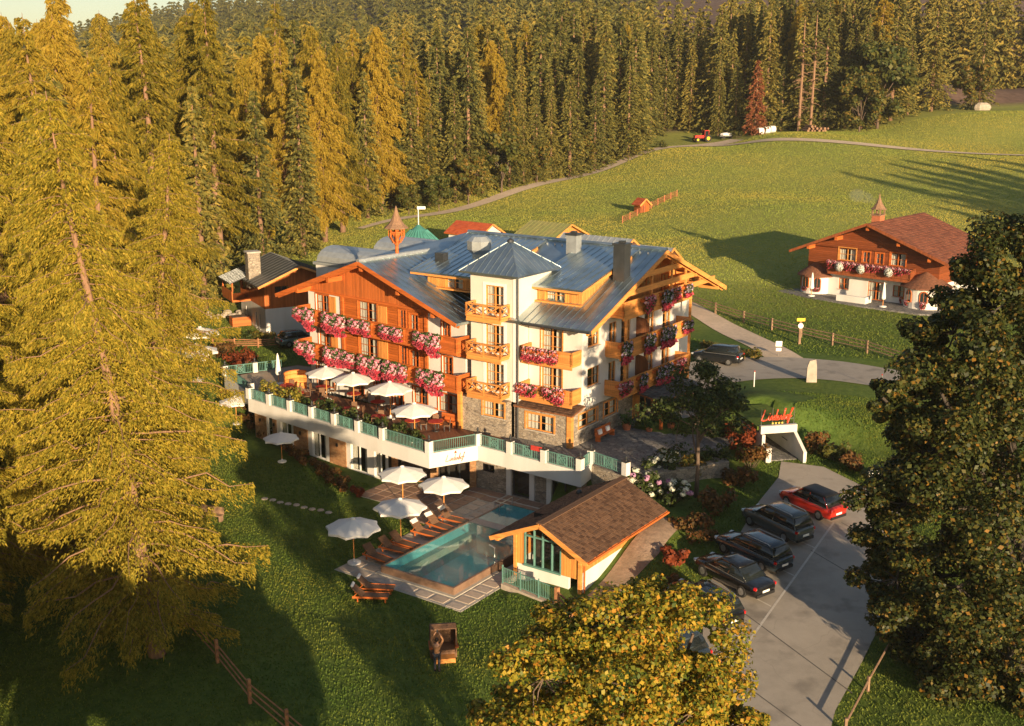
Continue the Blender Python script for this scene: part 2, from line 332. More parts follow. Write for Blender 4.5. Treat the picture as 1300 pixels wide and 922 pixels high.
def grass_mat():
    m, nt, p = base_mat('meadow_grass'); L = nt.links
    tc = _n(nt, 'ShaderNodeTexCoord')
    def noise(sc, det=5, rough=.6):
        z = _n(nt, 'ShaderNodeTexNoise'); z.inputs['Scale'].default_value = sc; z.inputs['Detail'].default_value = det; z.inputs['Roughness'].default_value = rough
        L.new(tc.outputs['Object'], z.inputs['Vector']); return z.outputs['Fac']
    def ramp(f, c0, c1, p0=.35, p1=.65):
        r = _n(nt, 'ShaderNodeValToRGB'); r.color_ramp.elements[0].position = p0; r.color_ramp.elements[1].position = p1
        r.color_ramp.elements[0].color = (*c0, 1); r.color_ramp.elements[1].color = (*c1, 1); L.new(f, r.inputs[0]); return r.outputs[0]
    def mix(f, a, b, mode='MIX'):
        x = _n(nt, 'ShaderNodeMixRGB', blend_type=mode); 
        (L.new(f, x.inputs[0]) if not isinstance(f, float) else setattr(x.inputs[0], 'default_value', f)); L.new(a, x.inputs[1]); L.new(b, x.inputs[2]); return x.outputs[0]
    fine = ramp(noise(1.6, 7, .75), (.06,.10,.018), (.115,.16,.034))
    patch = ramp(noise(.07, 4), (.85,.95,.9), (1.15,1.05,.9))
    c = mix(1.0, fine, patch, 'MULTIPLY')
    # the far meadow is paler hay stubble
    sx = _n(nt, 'ShaderNodeSeparateXYZ'); L.new(tc.outputs['Object'], sx.inputs[0])
    mr = _n(nt, 'ShaderNodeMapRange'); L.new(sx.outputs[1], mr.inputs[0]); mr.inputs[1].default_value = 112; mr.inputs[2].default_value = 140
    hay = ramp(noise(.9, 8, .8), (.19,.215,.045), (.30,.30,.075), .35, .7)
    c = mix(mr.outputs[0], c, hay)
    # bare soil of the ploughed strip, far right
    ml = _n(nt, 'ShaderNodeMapRange'); L.new(sx.outputs[1], ml.inputs[0]); ml.inputs[1].default_value = 286; ml.inputs[2].default_value = 292
    soil = ramp(noise(.5, 5), (.10,.065,.05), (.17,.11,.085))
    c = mix(ml.outputs[0], c, soil)
    L.new(c, p.inputs['Base Color']); p.inputs['Roughness'].default_value = .9; p.inputs['Specular IOR Level'].default_value = .15
    bp = _n(nt, 'ShaderNodeBump'); bp.inputs['Strength'].default_value = .7; bp.inputs['Distance'].default_value = .12
    L.new(noise(2.6, 6, .7), bp.inputs['Height']); L.new(bp.outputs[0], p.inputs['Normal'])
    return m
M['grass'] = grass_mat()
ground = tag(np_mesh('ground', V, F_, M['grass'], smooth=True), kind='structure')
# sheets laid on the ground: polygon of (x, y) -> gridded mesh 4 cm above it
def inpoly(px, py, poly):
    ins = np.zeros(px.shape, bool); n = len(poly)
    for i in range(n):
        x0, y0 = poly[i]; x1, y1 = poly[(i+1) % n]
        c = ((y0 > py) != (y1 > py)) & (px < (x1 - x0)*(py - y0)/((y1 - y0) + 1e-12) + x0); ins ^= c
    return ins
def ribbon(name, pts, widths, m, dz=.05, step=1.2, nac=4, kind='structure'):
    """road strip along a centre line, draped on the ground"""
    P = np.array(pts, float); wd = np.array(widths if hasattr(widths, '__len__') else [widths]*len(P), float)
    seg = np.r_[0, np.cumsum(np.hypot(*np.diff(P, axis=0).T))]; t = np.arange(0, seg[-1] + step, step); t[-1] = seg[-1]
    def sm(v):    # Catmull-like smoothing of the polyline
        y = np.interp(t, seg, v); k = max(1, int(4/step)); 
        yy = np.convolve(np.r_[[y[0]]*k, y, [y[-1]]*k], np.ones(2*k+1)/(2*k+1), 'valid'); yy[0] = y[0]; yy[-1] = y[-1]; return yy
    cx, cy, ww = sm(P[:,0]), sm(P[:,1]), sm(wd)
    tx, ty = np.gradient(cx), np.gradient(cy); ln = np.hypot(tx, ty); nx_, ny_ = -ty/ln, tx/ln
    rows = []
    for k in range(nac + 1):
        s_ = k/nac - .5; x = cx + nx_*ww*s_; y = cy + ny_*ww*s_; rows.append(np.stack([x, y, gz_np(x, y) + dz], 1))
    Vv = np.stack(rows, 1).reshape(-1, 3); n = nac + 1; T = len(cx)
    a = (np.arange(T-1)[:,None]*n + np.arange(nac)[None,:]).ravel()
    o = np_mesh(name, Vv, np.stack([a, a+n, a+n+1, a+1], 1), m, smooth=True); return tag(o, kind=kind)
def sheet(name, poly, m, dz=.05, res=1.0, kind='structure', zf=None):
    """flat area cut to a polygon, draped on the ground"""
    import mathutils.geometry as mg
    pl = []
    for i in range(len(poly)):
        a_, b_ = np.array(poly[i], float), np.array(poly[(i+1) % len(poly)], float); k = max(1, int(np.hypot(*(b_-a_))/res))
        pl += [tuple(a_ + (b_-a_)*q/k) for q in range(k)]
    P = np.array(pl); x0, y0 = P.min(0); x1, y1 = P.max(0)
    gx, gy = np.meshgrid(np.arange(x0, x1, res), np.arange(y0, y1, res)); gx, gy = gx.ravel(), gy.ravel(); k = inpoly(gx, gy, pl)
    k &= np.array([np.min((P[:,0]-a_)**2 + (P[:,1]-b_)**2) > (.45*res)**2 for a_, b_ in zip(gx, gy)])
    pts = [Vector(q) for q in pl] + [Vector(q) for q in zip(gx[k], gy[k])]
    n = len(pl); r = mg.delaunay_2d_cdt(pts, [], [list(range(n))], 1, 1e-5)
    XY = np.array([(q.x, q.y) for q in r[0]]); z = (gz_np(XY[:,0], XY[:,1]) if zf is None else zf(XY[:,0], XY[:,1])) + dz
    o = np_mesh(name, np.c_[XY, z], np.array([f for f in r[2] if len(f) == 3]), m, smooth=True); return tag(o, kind=kind)
def asphalt_mat():
    m = mat('asphalt', (.31,.275,.235), .85, .1, 1.2, bump=.3, bscale=25, mix2=((.39,.345,.295), .12, .8), detail=8); nt = m.node_tree; L = nt.links; p = nt.nodes['Principled BSDF']; src = p.inputs['Base Color'].links[0].from_socket
    tc = _n(nt, 'ShaderNodeTexCoord')
    wv = _n(nt, 'ShaderNodeTexNoise'); wv.inputs['Scale'].default_value = .7; L.new(tc.outputs['Object'], wv.inputs['Vector']); va = _n(nt, 'ShaderNodeVectorMath', operation='MULTIPLY_ADD'); L.new(wv.outputs['Color'], va.inputs[0]); va.inputs[1].default_value = (1.6,1.6,1.6); L.new(tc.outputs['Object'], va.inputs[2])
    e = _n(nt, 'ShaderNodeTexVoronoi', feature='DISTANCE_TO_EDGE'); e.inputs['Scale'].default_value = .16; L.new(va.outputs[0], e.inputs['Vector'])
    cr = _n(nt, 'ShaderNodeMapRange'); L.new(e.outputs['Distance'], cr.inputs[0]); cr.inputs[2].default_value = .006; cr.inputs[3].default_value = .22; cr.inputs[4].default_value = 0
    st = _n(nt, 'ShaderNodeTexNoise'); st.inputs['Scale'].default_value = .55; st.inputs['Detail'].default_value = 5; L.new(tc.outputs['Object'], st.inputs['Vector']); sr = _n(nt, 'ShaderNodeMapRange'); L.new(st.outputs['Fac'], sr.inputs[0]); sr.inputs[1].default_value = .56; sr.inputs[2].default_value = .72; sr.inputs[4].default_value = .6
    mx = _n(nt, 'ShaderNodeMath', operation='MAXIMUM'); L.new(cr.outputs[0], mx.inputs[0]); L.new(sr.outputs[0], mx.inputs[1])
    mi = _n(nt, 'ShaderNodeMixRGB'); L.new(mx.outputs[0], mi.inputs[0]); L.new(src, mi.inputs[1]); mi.inputs[2].default_value = (.12,.105,.09,1); L.new(mi.outputs[0], p.inputs['Base Color']); return m
M['asphalt'] = asphalt_mat()
M['gravel'] = mat('gravel_path', (.56,.44,.33), .95, .15, 2.5, bump=.4, bscale=12, mix2=((.42,.34,.24), .3, .5))
M['path_gravel'] = mat('garden_gravel', (.30,.215,.155), .95, .3, 3, bump=.8, bscale=10, mix2=((.2,.15,.1), .6, .7))
M['cobble'] = cells('courtyard_setts', [(.13,.125,.12),(.22,.21,.2),(.17,.165,.16),(.28,.26,.24)], 3.0, bump=.7, mcol=(.06,.06,.055))
M['paving'] = mat('stone_paving', (.40,.30,.22), .8, .15, 1.0, bump=.25, bscale=10, mix2=((.30,.27,.24), .6, .7))
M['linepaint'] = mat('line_paint', (.5,.46,.41), .7, .12, 5)
# parking apron, drive and upper road
asph = [(14.1,66.4),(16.4,71.4),(18.6,75.4),(19.4,78.2),(22.2,77.2),(24.2,73.5),(25.6,71),(23.6,64.5),(20.6,57.5),(17.6,52.2),(15.2,48.2),(12.6,42),(9,34),(5,27),(-2,27),(4,37),(8.2,46),(9.6,52.5),(10.6,58),(12,62.4)]
sheet('parking_apron', asph, M['asphalt'], .05, .9)
ribbon('upper_road', [(14.8,96.5),(18,99.3),(22,100.2),(27,99.8),(31,97.5),(35,94.4),(42,88.5),(52,80),(64,70)], [7,8.6,8.2,7.6,6.4,5.6,5.2,5,5], M['asphalt'], .06)
ribbon('forecourt_drive', [(12.4,84.5),(13.2,90),(14.6,96.5),(17,99.6)], [3.6,4.6,6,7], M['asphalt'], .048)
ribbon('gravel_track', [(25.8,100.8),(24.9,107),(22.6,114.5),(20.3,123.5),(18.5,131),(12,150),(5,165)], [3.4,3.2,3.0,2.8,2.6,2.2,1.8], M['gravel'], .05)
ribbon('forest_path', [(-25,188),(-14.5,199.5),(0,219),(14,236),(27,251),(36,260.5),(43,265),(52,268)], [1.6,2.8,3,3,3.2,3.4,5.2,6], M['gravel'], .09)
ribbon('meadow_path', [(43,264),(52,258),(62,250),(80,238.5),(100,228),(125,215),(170,192)], [4.5,3.4,3.2,3.2,3.2,3.2,3.2], M['gravel'], .14)
# ================================================================== building helpers
def glass_clear():
    m, nt, p = base_mat('clear_glass'); L = nt.links
    t = _n(nt, 'ShaderNodeBsdfTransparent'); t.inputs[0].default_value = (.86,.88,.87,1)
    g = _n(nt, 'ShaderNodeBsdfGlossy'); g.inputs['Roughness'].default_value = .03
    f = _n(nt, 'ShaderNodeLayerWeight'); f.inputs[0].default_value = .5; pw = _n(nt, 'ShaderNodeMath', operation='POWER'); L.new(f.outputs['Facing'], pw.inputs[0]); pw.inputs[1].default_value = 4.0
    ma = _n(nt, 'ShaderNodeMath', operation='MULTIPLY_ADD', use_clamp=True); L.new(pw.outputs[0], ma.inputs[0]); ma.inputs[1].default_value = .8; ma.inputs[2].default_value = .08
    mx = _n(nt, 'ShaderNodeMixShader'); L.new(ma.outputs[0], mx.inputs[0]); L.new(t.outputs[0], mx.inputs[1]); L.new(g.outputs[0], mx.inputs[2])
    L.new(mx.outputs[0], nt.nodes['Material Output'].inputs[0]); return m
M['pane'] = glass_clear()
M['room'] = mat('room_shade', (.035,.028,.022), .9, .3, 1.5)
class Face:
    """a wall plane: origin o (x,y), horizontal unit u, outward normal n"""
    def __init__(s, o, u, n): s.o = Vector((*o, 0)); s.u = Vector((*u, 0)); s.n = Vector((*n, 0))
    def p(s, a, z, d=0.0): q = s.o + s.u*a + s.n*d; return (q.x, q.y, z)
    def box(s, mb, a0, a1, z0, z1, d0, d1):
        P = [s.p(a0,z0,d0), s.p(a1,z0,d0), s.p(a1,z0,d1), s.p(a0,z0,d1), s.p(a0,z1,d0), s.p(a1,z1,d0), s.p(a1,z1,d1), s.p(a0,z1,d1)]
        mb.add(P, [(0,3,2,1),(4,5,6,7),(0,1,5,4),(1,2,6,5),(2,3,7,6),(3,0,4,7)]); return mb
def wall(mb, F, a0, a1, z0, z1, holes=(), dep=.22):
    """wall skin with real openings and reveals"""
    As = sorted({a0, a1, *[h[0] for h in holes], *[h[1] for h in holes]}); Zs = sorted({z0, z1, *[h[2] for h in holes], *[h[3] for h in holes]})
    As = [a for a in As if a0 <= a <= a1]; Zs = [z for z in Zs if z0 <= z <= z1]
    for i in range(len(As)-1):
        for j in range(len(Zs)-1):
            ca, cz = (As[i]+As[i+1])/2, (Zs[j]+Zs[j+1])/2
            if any(h[0] < ca < h[1] and h[2] < cz < h[3] for h in holes): continue
            mb.quad(F.p(As[i],Zs[j]), F.p(As[i+1],Zs[j]), F.p(As[i+1],Zs[j+1]), F.p(As[i],Zs[j+1]))
    for h in holes:
        b0, b1, y0, y1 = h[:4]
        mb.quad(F.p(b0,y0), F.p(b0,y0,-dep), F.p(b0,y1,-dep), F.p(b0,y1)); mb.quad(F.p(b1,y0,-dep), F.p(b1,y0), F.p(b1,y1), F.p(b1,y1,-dep))
        mb.quad(F.p(b0,y1), F.p(b0,y1,-dep), F.p(b1,y1,-dep), F.p(b1,y1)); mb.quad(F.p(b0,y0,-dep), F.p(b0,y0), F.p(b1,y0), F.p(b1,y0,-dep))
    return mb
def window(parent, F, h, fm='timber_lt', nv=1, nh=1, sill=True, curt=.36, name='window', casing=None, rec=.12, level=1):
    """window or door set into the opening h=(a0,a1,z0,z1[,..])"""
    a0, a1, z0, z1 = h[:4]; fw = .085; mb = MB()
    F.box(mb, a0+.002, a0+fw, z0+.002, z1-.002, -rec-.05, -rec+.03); F.box(mb, a1-fw, a1-.002, z0+.002, z1-.002, -rec-.05, -rec+.03)
    F.box(mb, a0+fw, a1-fw, z1-fw, z1-.002, -rec-.05, -rec+.03); F.box(mb, a0+fw, a1-fw, z0+.002, z0+fw, -rec-.05, -rec+.03)
    for k in range(1, nv+1):
        a = a0 + (a1-a0)*k/(nv+1); F.box(mb, a-.055, a+.055, z0+fw, z1-fw, -rec-.05, -rec+.028)
    for k in range(nv+1):
        aL = a0 + (a1-a0)*k/(nv+1); aR = a0 + (a1-a0)*(k+1)/(nv+1)
        for q in range(1, nh+1):
            z = z0 + (z1-z0)*q/(nh+1); F.box(mb, aL+.06, aR-.06, z-.02, z+.02, -rec-.03, -rec+.02)
    if casing:
        c = casing
        for (x0,x1,y0,y1) in ((a0-c,a0-.001,z0,z1+c),(a1+.001,a1+c,z0,z1+c),(a0,a1,z1+.001,z1+c)): F.box(mb, x0, x1, y0, y1, -.01, .045)
    w_ = mb.build(name, M[fm], parent)
    MB().quad(F.p(a0+.04,z0+.04,-rec-.01), F.p(a1-.04,z0+.04,-rec-.01), F.p(a1-.04,z1-.04,-rec-.01), F.p(a0+.04,z1-.04,-rec-.01)).build('pane', M['pane'], w_)
    MB().quad(F.p(a0-.03,z0-.03,-.75), F.p(a1+.03,z0-.03,-.75), F.p(a1+.03,z1+.03,-.75), F.p(a0-.03,z1+.03,-.75)).build('room_shade_panel', M['room'], w_)  # near-black panel paints in the shade of the unlit room
    if curt:
        cw = (a1-a0)*curt
        for (c0, c1) in ((a0+.05, a0+cw), (a1-cw, a1-.05)):
            n = 5; cb = MB()
            for k in range(n):
                x0 = c0+(c1-c0)*k/n; x1 = c0+(c1-c0)*(k+1)/n; d0 = -rec-.12-(.05 if k%2 else 0); d1 = -rec-.12-(0 if k%2 else .05)
                cb.quad(F.p(x0,z0+.05,d0), F.p(x1,z0+.05,d1), F.p(x1,z1-.05,d1), F.p(x0,z1-.05,d0))
            cb.build('curtain', M['curtain'], w_)
    if sill:
        F.box(MB(), a0-.08, a1+.08, z0-.07, z0-.001, -.08, .1).build('sill', M['concrete'], w_)
    return w_
def slab(mb, a, b, c, d, t):
    """roof slab: corners a,b (eave) c,d (ridge), thickness t downwards"""
    P = [Vector(q) for q in (a,b,c,d)]; return mb.extr(P, (0,0,-t))
def seams(parent, a, b, c, d, sp=.55, h=.05, wd=.045, m='metal_roof', lift=.0):
    """standing seams from eave edge ab up to ridge edge dc; joined relief of the sheet metal"""
    a, b, c, d = [Vector(q) for q in (a,b,c,d)]; n = max(2, int((b-a).length/sp)); mb = MB()
    for k in range(n+1):
        t = k/n; p = a.lerp(b, t); q = d.lerp(c, t)
        if (q-p).length < .3: continue
        mb.bar(p + Vector((0,0,h*.3+lift)), q + Vector((0,0,h*.3+lift)), wd, h)
    return mb.build('standing_seam', M[m], parent, kind='stuff')
def shingles(parent, a, b, c, d, course=.3, wide=.24, m=None, name='shingle_course', th=.035, seed=1, lift=.02, jag=.02):
    """overlapping shingles on a slope, joined (too many to pick apart)"""
    r = random.Random(seed); a, b, c, d = [Vector(q) for q in (a,b,c,d)]; mb = MB()
    n = max(2, int((d-a).length/course)); k0 = (b-a).cross(d-a).normalized()
    if k0.z < 0: k0 = -k0
    for i in range(n):
        t0, t1 = i/n, min(1, (i+1.25)/n); L0, R0 = a.lerp(d, t0), b.lerp(c, t0); L1, R1 = a.lerp(d, t1), b.lerp(c, t1)
        w_ = (R0-L0).length; k = max(1, int(w_/wide)); off = (i % 2)*.5
        xs_ = [0] + [min(1, max(0, (j+off+r.uniform(-.15,.15))/k)) for j in range(1 if off == 0 else 0, k)] + [1]
        for x0, x1 in zip(xs_, xs_[1:]):
            if x1 - x0 < .15/k: continue
            g = .012/w_; j = r.uniform(-jag, jag); dv = (L0-L1).normalized()*j
            p0, p1, p2, p3 = L0.lerp(R0,x0+g)+dv, L0.lerp(R0,x1-g)+dv, L1.lerp(R1,x1-g), L1.lerp(R1,x0+g)
            u0 = k0*(lift+th+r.uniform(0,.018)); u1 = k0*(lift*.5)
            mb.add([p0+u0, p1+u0, p2+u1, p3+u1, p0-k0*.005, p1-k0*.005], [(0,1,2,3),(4,5,1,0),(4,0,3),(5,2,1)])
    return mb.build(name, m, parent, kind='stuff')
def balcony(parent, F, a0, a1, zf, dep, style='boards', rm='timber', hr=1.0, posts=True, sides=True):
    """floor slab, railing of boards or crosses, handrail"""
    fl = MB(); F.box(fl, a0, a1, zf-.18, zf, .0, dep)
    b = fl.build('balcony', M[rm], parent)
    runs = [((a0, dep), (a1, dep))]
    if sides: runs += [((a0, .02), (a0, dep)), ((a1, dep), (a1, .02))]
    hb, rb = MB(), MB()
    for (p, q) in runs:
        P0, P1 = Vector(F.p(p[0], 0, p[1])), Vector(F.p(q[0], 0, q[1])); L = (P1-P0).length; d = (P1-P0)/L
        z = Vector((0,0,1))
        hb.bar(P0 + z*(zf+hr), P1 + z*(zf+hr), .13, .09); rb.bar(P0 + z*(zf+.1), P1 + z*(zf+.1), .09, .12)
        if style == 'boards':
            n = max(1, int(L/.15))
            for k in range(n):
                c = P0 + d*(L*(k+.5)/n); rb.obox((c.x, c.y, zf+.53), (L/n*.86, .035, .8), math.atan2(d.y, d.x))
            n2 = max(1, round(L/1.9))
            for k in range(n2+1):
                c = P0 + d*(L*k/n2); rb.obox((c.x, c.y, zf+.45), (.12,.12,1.02), math.atan2(d.y, d.x))
        else:
            n = max(1, round(L/1.5))
            for k in range(n+1):
                c = P0 + d*(L*k/n); rb.obox((c.x, c.y, zf+.48), (.11,.11,1.0), math.atan2(d.y, d.x))
            for k in range(n):
                q0, q1 = P0 + d*(L*(k+.05)/n), P0 + d*(L*(k+.95)/n)
                rb.bar(q0 + z*(zf+.18), q1 + z*(zf+.93), .06, .07); rb.bar(q0 + z*(zf+.93), q1 + z*(zf+.18), .055, .065)
    # scalloped apron under the floor edge
    F.box(rb, a0-.02, a1+.02, zf-.34, zf-.181, dep-.1, dep+.02)
    rb.build('railing', M[rm], b); hb.build('handrail', M[rm], b)
    return b
# ================================================================== hotel
HZ = 3.3
hotel = thing('hotel', 'large white and timber alpine hotel with grey metal roofs, tower and flower balconies', 'hotel', HW(0,0,0), HYAW)
FY = Face((0,1.45), (1,0), (0,-1))            # south-facing white wall of the right block
FYs = Face((0,0), (1,0), (0,-1))              # stone plinth in front of it
FX = Face((0,0), (0,1), (1,0))                # entrance gable
FT = Face((0,-.05), (1,0), (0,-1))            # tower front
FTs = Face((0,-.65), (1,0), (0,-1))
FL = Face((0,.5), (1,0), (0,-1))              # timber gable of the left wing
# --- white walls of the right block
hA = [(-3.5,-1.7,9.45,11.7),(-3.5,-1.7,6.5,8.75)]
mb = wall(MB(), FY, -4.6, 0, 5.84, 12.9, hA)
hX = [(2.2,3.85,10.3,11.7),(2.2,3.9,7.35,8.75),(5.2,6.3,6.5,8.6),(7.0,8.4,6.5,8.6),(10.6,12.2,6.5,8.6),(13.6,15.0,6.5,8.6),
      (5.2,6.3,9.45,11.6),(7.0,8.4,9.45,11.6),(10.6,12.2,9.45,11.6),(13.6,15.0,9.45,11.6)]
wall(mb, FX, 1.45, 18.7, 5.84, 12.25, hX)
Fb = Face((0,18.7), (-1,0), (0,1)); wall(mb, Fb, 0, 17, 3.0, 12.4)
mb.build('wall', M['plaster'], hotel)
for h in hA: window(hotel, FY, h, nv=1, nh=2, sill=False, casing=.1, name='balcony_door')
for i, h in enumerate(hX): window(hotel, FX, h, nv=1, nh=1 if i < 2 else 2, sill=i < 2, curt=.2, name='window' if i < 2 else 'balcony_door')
# --- stone ground floor
hS = [(-3.85,-1.42,4.15,5.4)]
mb = wall(MB(), FYs, -4.9, 0, 2.9, 5.84, hS)
hSX = [(1.1,3.7,4.45,5.55),(4.6,6.6,4.45,5.6)]
wall(mb, FX, 0, 9.0, 2.9, 5.835, hSX)
mb.build('stone_wall', M['stone'], hotel)
window(hotel, FYs, hS[0], nv=1, nh=1, casing=.12); [window(hotel, FX, h, nv=1, nh=1, casing=.1) for h in hSX]
MB().box(-.28, .09, -.09, .28, 3.0, 5.82).build('corner_post', M['timber_lt'], hotel)
lr = MB(); slab(lr, (-4.75,-.35,5.86), (.35,-.35,5.86), (.35,1.44,6.22), (-4.75,1.44,6.22), .1)
lr = lr.build('ledge_roof', M['timber_dk'], hotel)
M['shingle'] = leaf('wood_shingle', [(.065,.034,.022),(.11,.06,.036),(.16,.09,.055),(.09,.052,.035)], .85, 0)
M['shingle_red'] = leaf('red_shingle', [(.12,.04,.024),(.19,.065,.036),(.26,.095,.052),(.15,.06,.036)], .8, 0)
M['slate'] = leaf('slate', [(.045,.05,.055),(.08,.09,.095),(.13,.14,.145),(.06,.065,.07)], .55, 0)
shingles(lr, (-4.75,-.35,5.86), (.35,-.35,5.86), (.35,1.44,6.22), (-4.75,1.44,6.22), .3, .22, M['shingle'])
# timber ground floor by the entrance
mb = wall(MB(), FX, 9.0, 18.7, 2.9, 5.835, [(10.2,12.4,3.3,5.5)]); mb.build('timber_wall', M['timber_ltv'], hotel)
window(hotel, FX, (10.2,12.4,3.3,5.5), nv=1, nh=0, sill=False, curt=0, name='entrance_door')
# timber gable above
mb = MB(); mb.quad(FX.p(1.45,12.26,.03), FX.p(18.7,12.26,.03), FX.p(18.7,13.2,.03), FX.p(10.5,16.2,.03), FX.p(1.45,12.7,.03)); mb.build('gable_boarding', M['timber_ltv'], hotel)
for (a0, a1, z0, z1) in ((6.6,7.9,12.9,14.2),(9.6,11.4,13.2,14.9),(13.0,14.2,12.9,14.2)):
    Fg = Face((.06,0), (0,1), (1,0)); window(hotel, Fg, (a0,a1,z0,z1), fm='timber', rec=-.06, nv=1, nh=1, sill=False, curt=0)
# gable balconies
for k, zf in enumerate((6.38, 9.33, 12.28)):
    balcony(hotel, FX, 4.7 if k < 2 else 5.0, 16.0, zf, 1.3, 'boards', 'timber_lt')
for yy in (5.6, 16.0): pm = MB(); FX.box(pm, yy-.09, yy+.09, 6.3, 13.0 if yy > 6 else 12.0, 1.12, 1.28); pm.build('balcony_post', M['timber_lt'], hotel)
for zf in (6.4, 9.35):
    d = MB(); P = [FX.p(9.2, zf, .05), FX.p(9.2, zf, 1.15), FX.p(9.2, zf+1.6, 1.15), FX.p(9.2, zf+2.0, .8), FX.p(9.2, zf+2.1, .05)]; d.extr(P, (0,.08,0)); d.build('balcony_divider', M['timber_dk'], hotel)
# front balconies of the right block
balcony(hotel, FY, -4.4, -.12, 9.35, 1.25, 'boards', 'timber_lt', hr=.9)
balcony(hotel, FY, -4.55, -.1, 6.55, 1.25, 'boards', 'timber_lt', hr=.9)
# --- tower
hT = [(-7.45,-5.8,12.4,14.5),(-7.45,-5.8,9.5,11.6),(-7.45,-5.8,6.6,8.7)]
mb = wall(MB(), FT, -8.8, -4.65, 6.0, 15.6, hT)
FTr = Face((-4.65,-.05), (0,1), (1,0)); wall(mb, FTr, 0, 4.5, 6.0, 15.6)
FTl = Face((-8.8,4.4), (0,-1), (-1,0)); wall(mb, FTl, 0, 4.45, 6.0, 15.6)
mb.build('tower_wall', M['plaster_cream'], hotel)
tr = MB()
for h in hT: 
    window(hotel, FT, h, nv=1, nh=2, sill=False, name='balcony_door')
    for (x0,x1,y0,y1) in ((h[0]-.22,h[0]-.002,h[2],h[3]+.2),(h[1]+.002,h[1]+.22,h[2],h[3]+.2),(h[0],h[1],h[3]+.002,h[3]+.2)): FT.box(tr, x0,x1,y0,y1,-.01,.03)
FT.box(tr, -4.95,-4.66,6.0,15.5,.0,.04); tr.build('window_surround', M['white'], hotel)
hTs = [(-7.3,-5.35,4.75,5.92)]
mb = wall(MB(), FTs, -9.25, -5.15, 2.9, 6.05, hTs); wall(mb, Face((-5.15,-.65),(0,1),(1,0)), 0, .66, 2.9, 6.05); wall(mb, Face((-9.25,1),(0,-1),(-1,0)), 0, 1.65, 2.9, 6.05)
mb.quad((-9.25,-.65,6.05),(-5.15,-.65,6.05),(-5.15,0,6.05),(-9.25,0,6.05)); mb.build('stone_wall', M['stone'], hotel)
window(hotel, FTs, hTs[0], nv=1, nh=1, casing=.12)
MB().box(-9.5,-9.2,-.9,-.6,3.3,6.3).build('corner_post', M['timber_lt'], hotel)
for zf in (12.28, 9.38, 6.45): balcony(hotel, FT, -8.35, -5.3, zf, 1.15, 'cross', 'timber_lt', hr=.95)
ap = (-6.72,2.1,17.55); e0, e1, g0, g1 = -9.35, -4.1, -.75, 4.9; ez = 15.45
rp = MB(); B = [(e0,g0,ez),(e1,g0,ez),(e1,g1,ez),(e0,g1,ez)]
rp.add(B + [ap] + [(x,y,z-.14) for x,y,z in B], [(0,1,4),(1,2,4),(2,3,4),(3,0,4),(8,7,6,5),(0,5,6,1),(1,6,7,2),(2,7,8,3),(3,8,5,0)])
tr = rp.build('tower_roof', M['metal_roof'], hotel)
sm = MB()
for i in range(4):
    p, q = Vector(B[i]), Vector(B[(i+1)%4]); n = 10; A = Vector(ap); mid = (p+q)/2
    for k in range(1, n):
        b = p.lerp(q, k/n); t = 1 - abs(2*k/n - 1); tp = b + (A - mid)*t
        sm.bar(b + Vector((0,0,.02)), tp + Vector((0,0,.02)), .04, .05)
    sm.bar(p, A, .07, .06)
sm.build('standing_seam', M['metal_roof'], tr, kind='stuff'); MB().lathe([(.28,0),(.22,.16),(0.02,.3)], (ap[0],ap[1],ap[2]-.12), 10).build('finial', M['metal_dark'], tr)
# --- main roof
RY, RZ, EZ, EY0, EY1 = 10.5, 16.5, 12.2, -.35, 21.35; XR, XL = 1.8, -17.0
mr = MB()
slab(mr, (-9.2,EY0,EZ), (XR,EY0,EZ), (XR,RY,RZ), (-9.2,RY,RZ), .2)
slab(mr, (-24.0,4.6,14.16), (-9.2,4.6,14.16), (-9.2,RY,RZ), (XL,RY,RZ), .2)
slab(mr, (XR,EY1,EZ), (-27.5,EY1,EZ), (XL,RY,RZ), (XR,RY,RZ), .2)
slab(mr, (-27.5,EY1,EZ), (-24.0,4.6,14.16), (XL,RY,RZ), (XL,RY,RZ), .2)
mr = mr.build('main_roof', M['metal_roof'], hotel)
seams(mr, (-4.0,EY0,EZ), (XR,EY0,EZ), (XR,RY,RZ), (-4.0,RY,RZ)); seams(mr, (XR,EY1,EZ), (-17,EY1,EZ), (-17,RY,RZ), (XR,RY,RZ), .8)
seams(mr, (-17,4.6,14.16), (-9.3,4.6,14.16), (-9.3,RY,RZ), (-17,RY,RZ))
MB().tube([(XL,RY,RZ+.05),(XR,RY,RZ+.05)], .16, 8).build('ridge_cap', M['metal_roof'], mr)
g = MB()
for x0, x1 in ((-3.9, XR-.1),): g.tube([(x0,EY0-.08,EZ-.12),(x1,EY0-.08,EZ-.12)], .09, 6)
g.build('gutter', M['metal_dark'], mr)
sg = MB()
for k in range(24): sg.obox((-15.5+.7*k, RY-.75, RZ-.22), (.12,.05,.16), 0)
sg.build('snow_guard', M['metal_lt'], mr, kind='stuff')
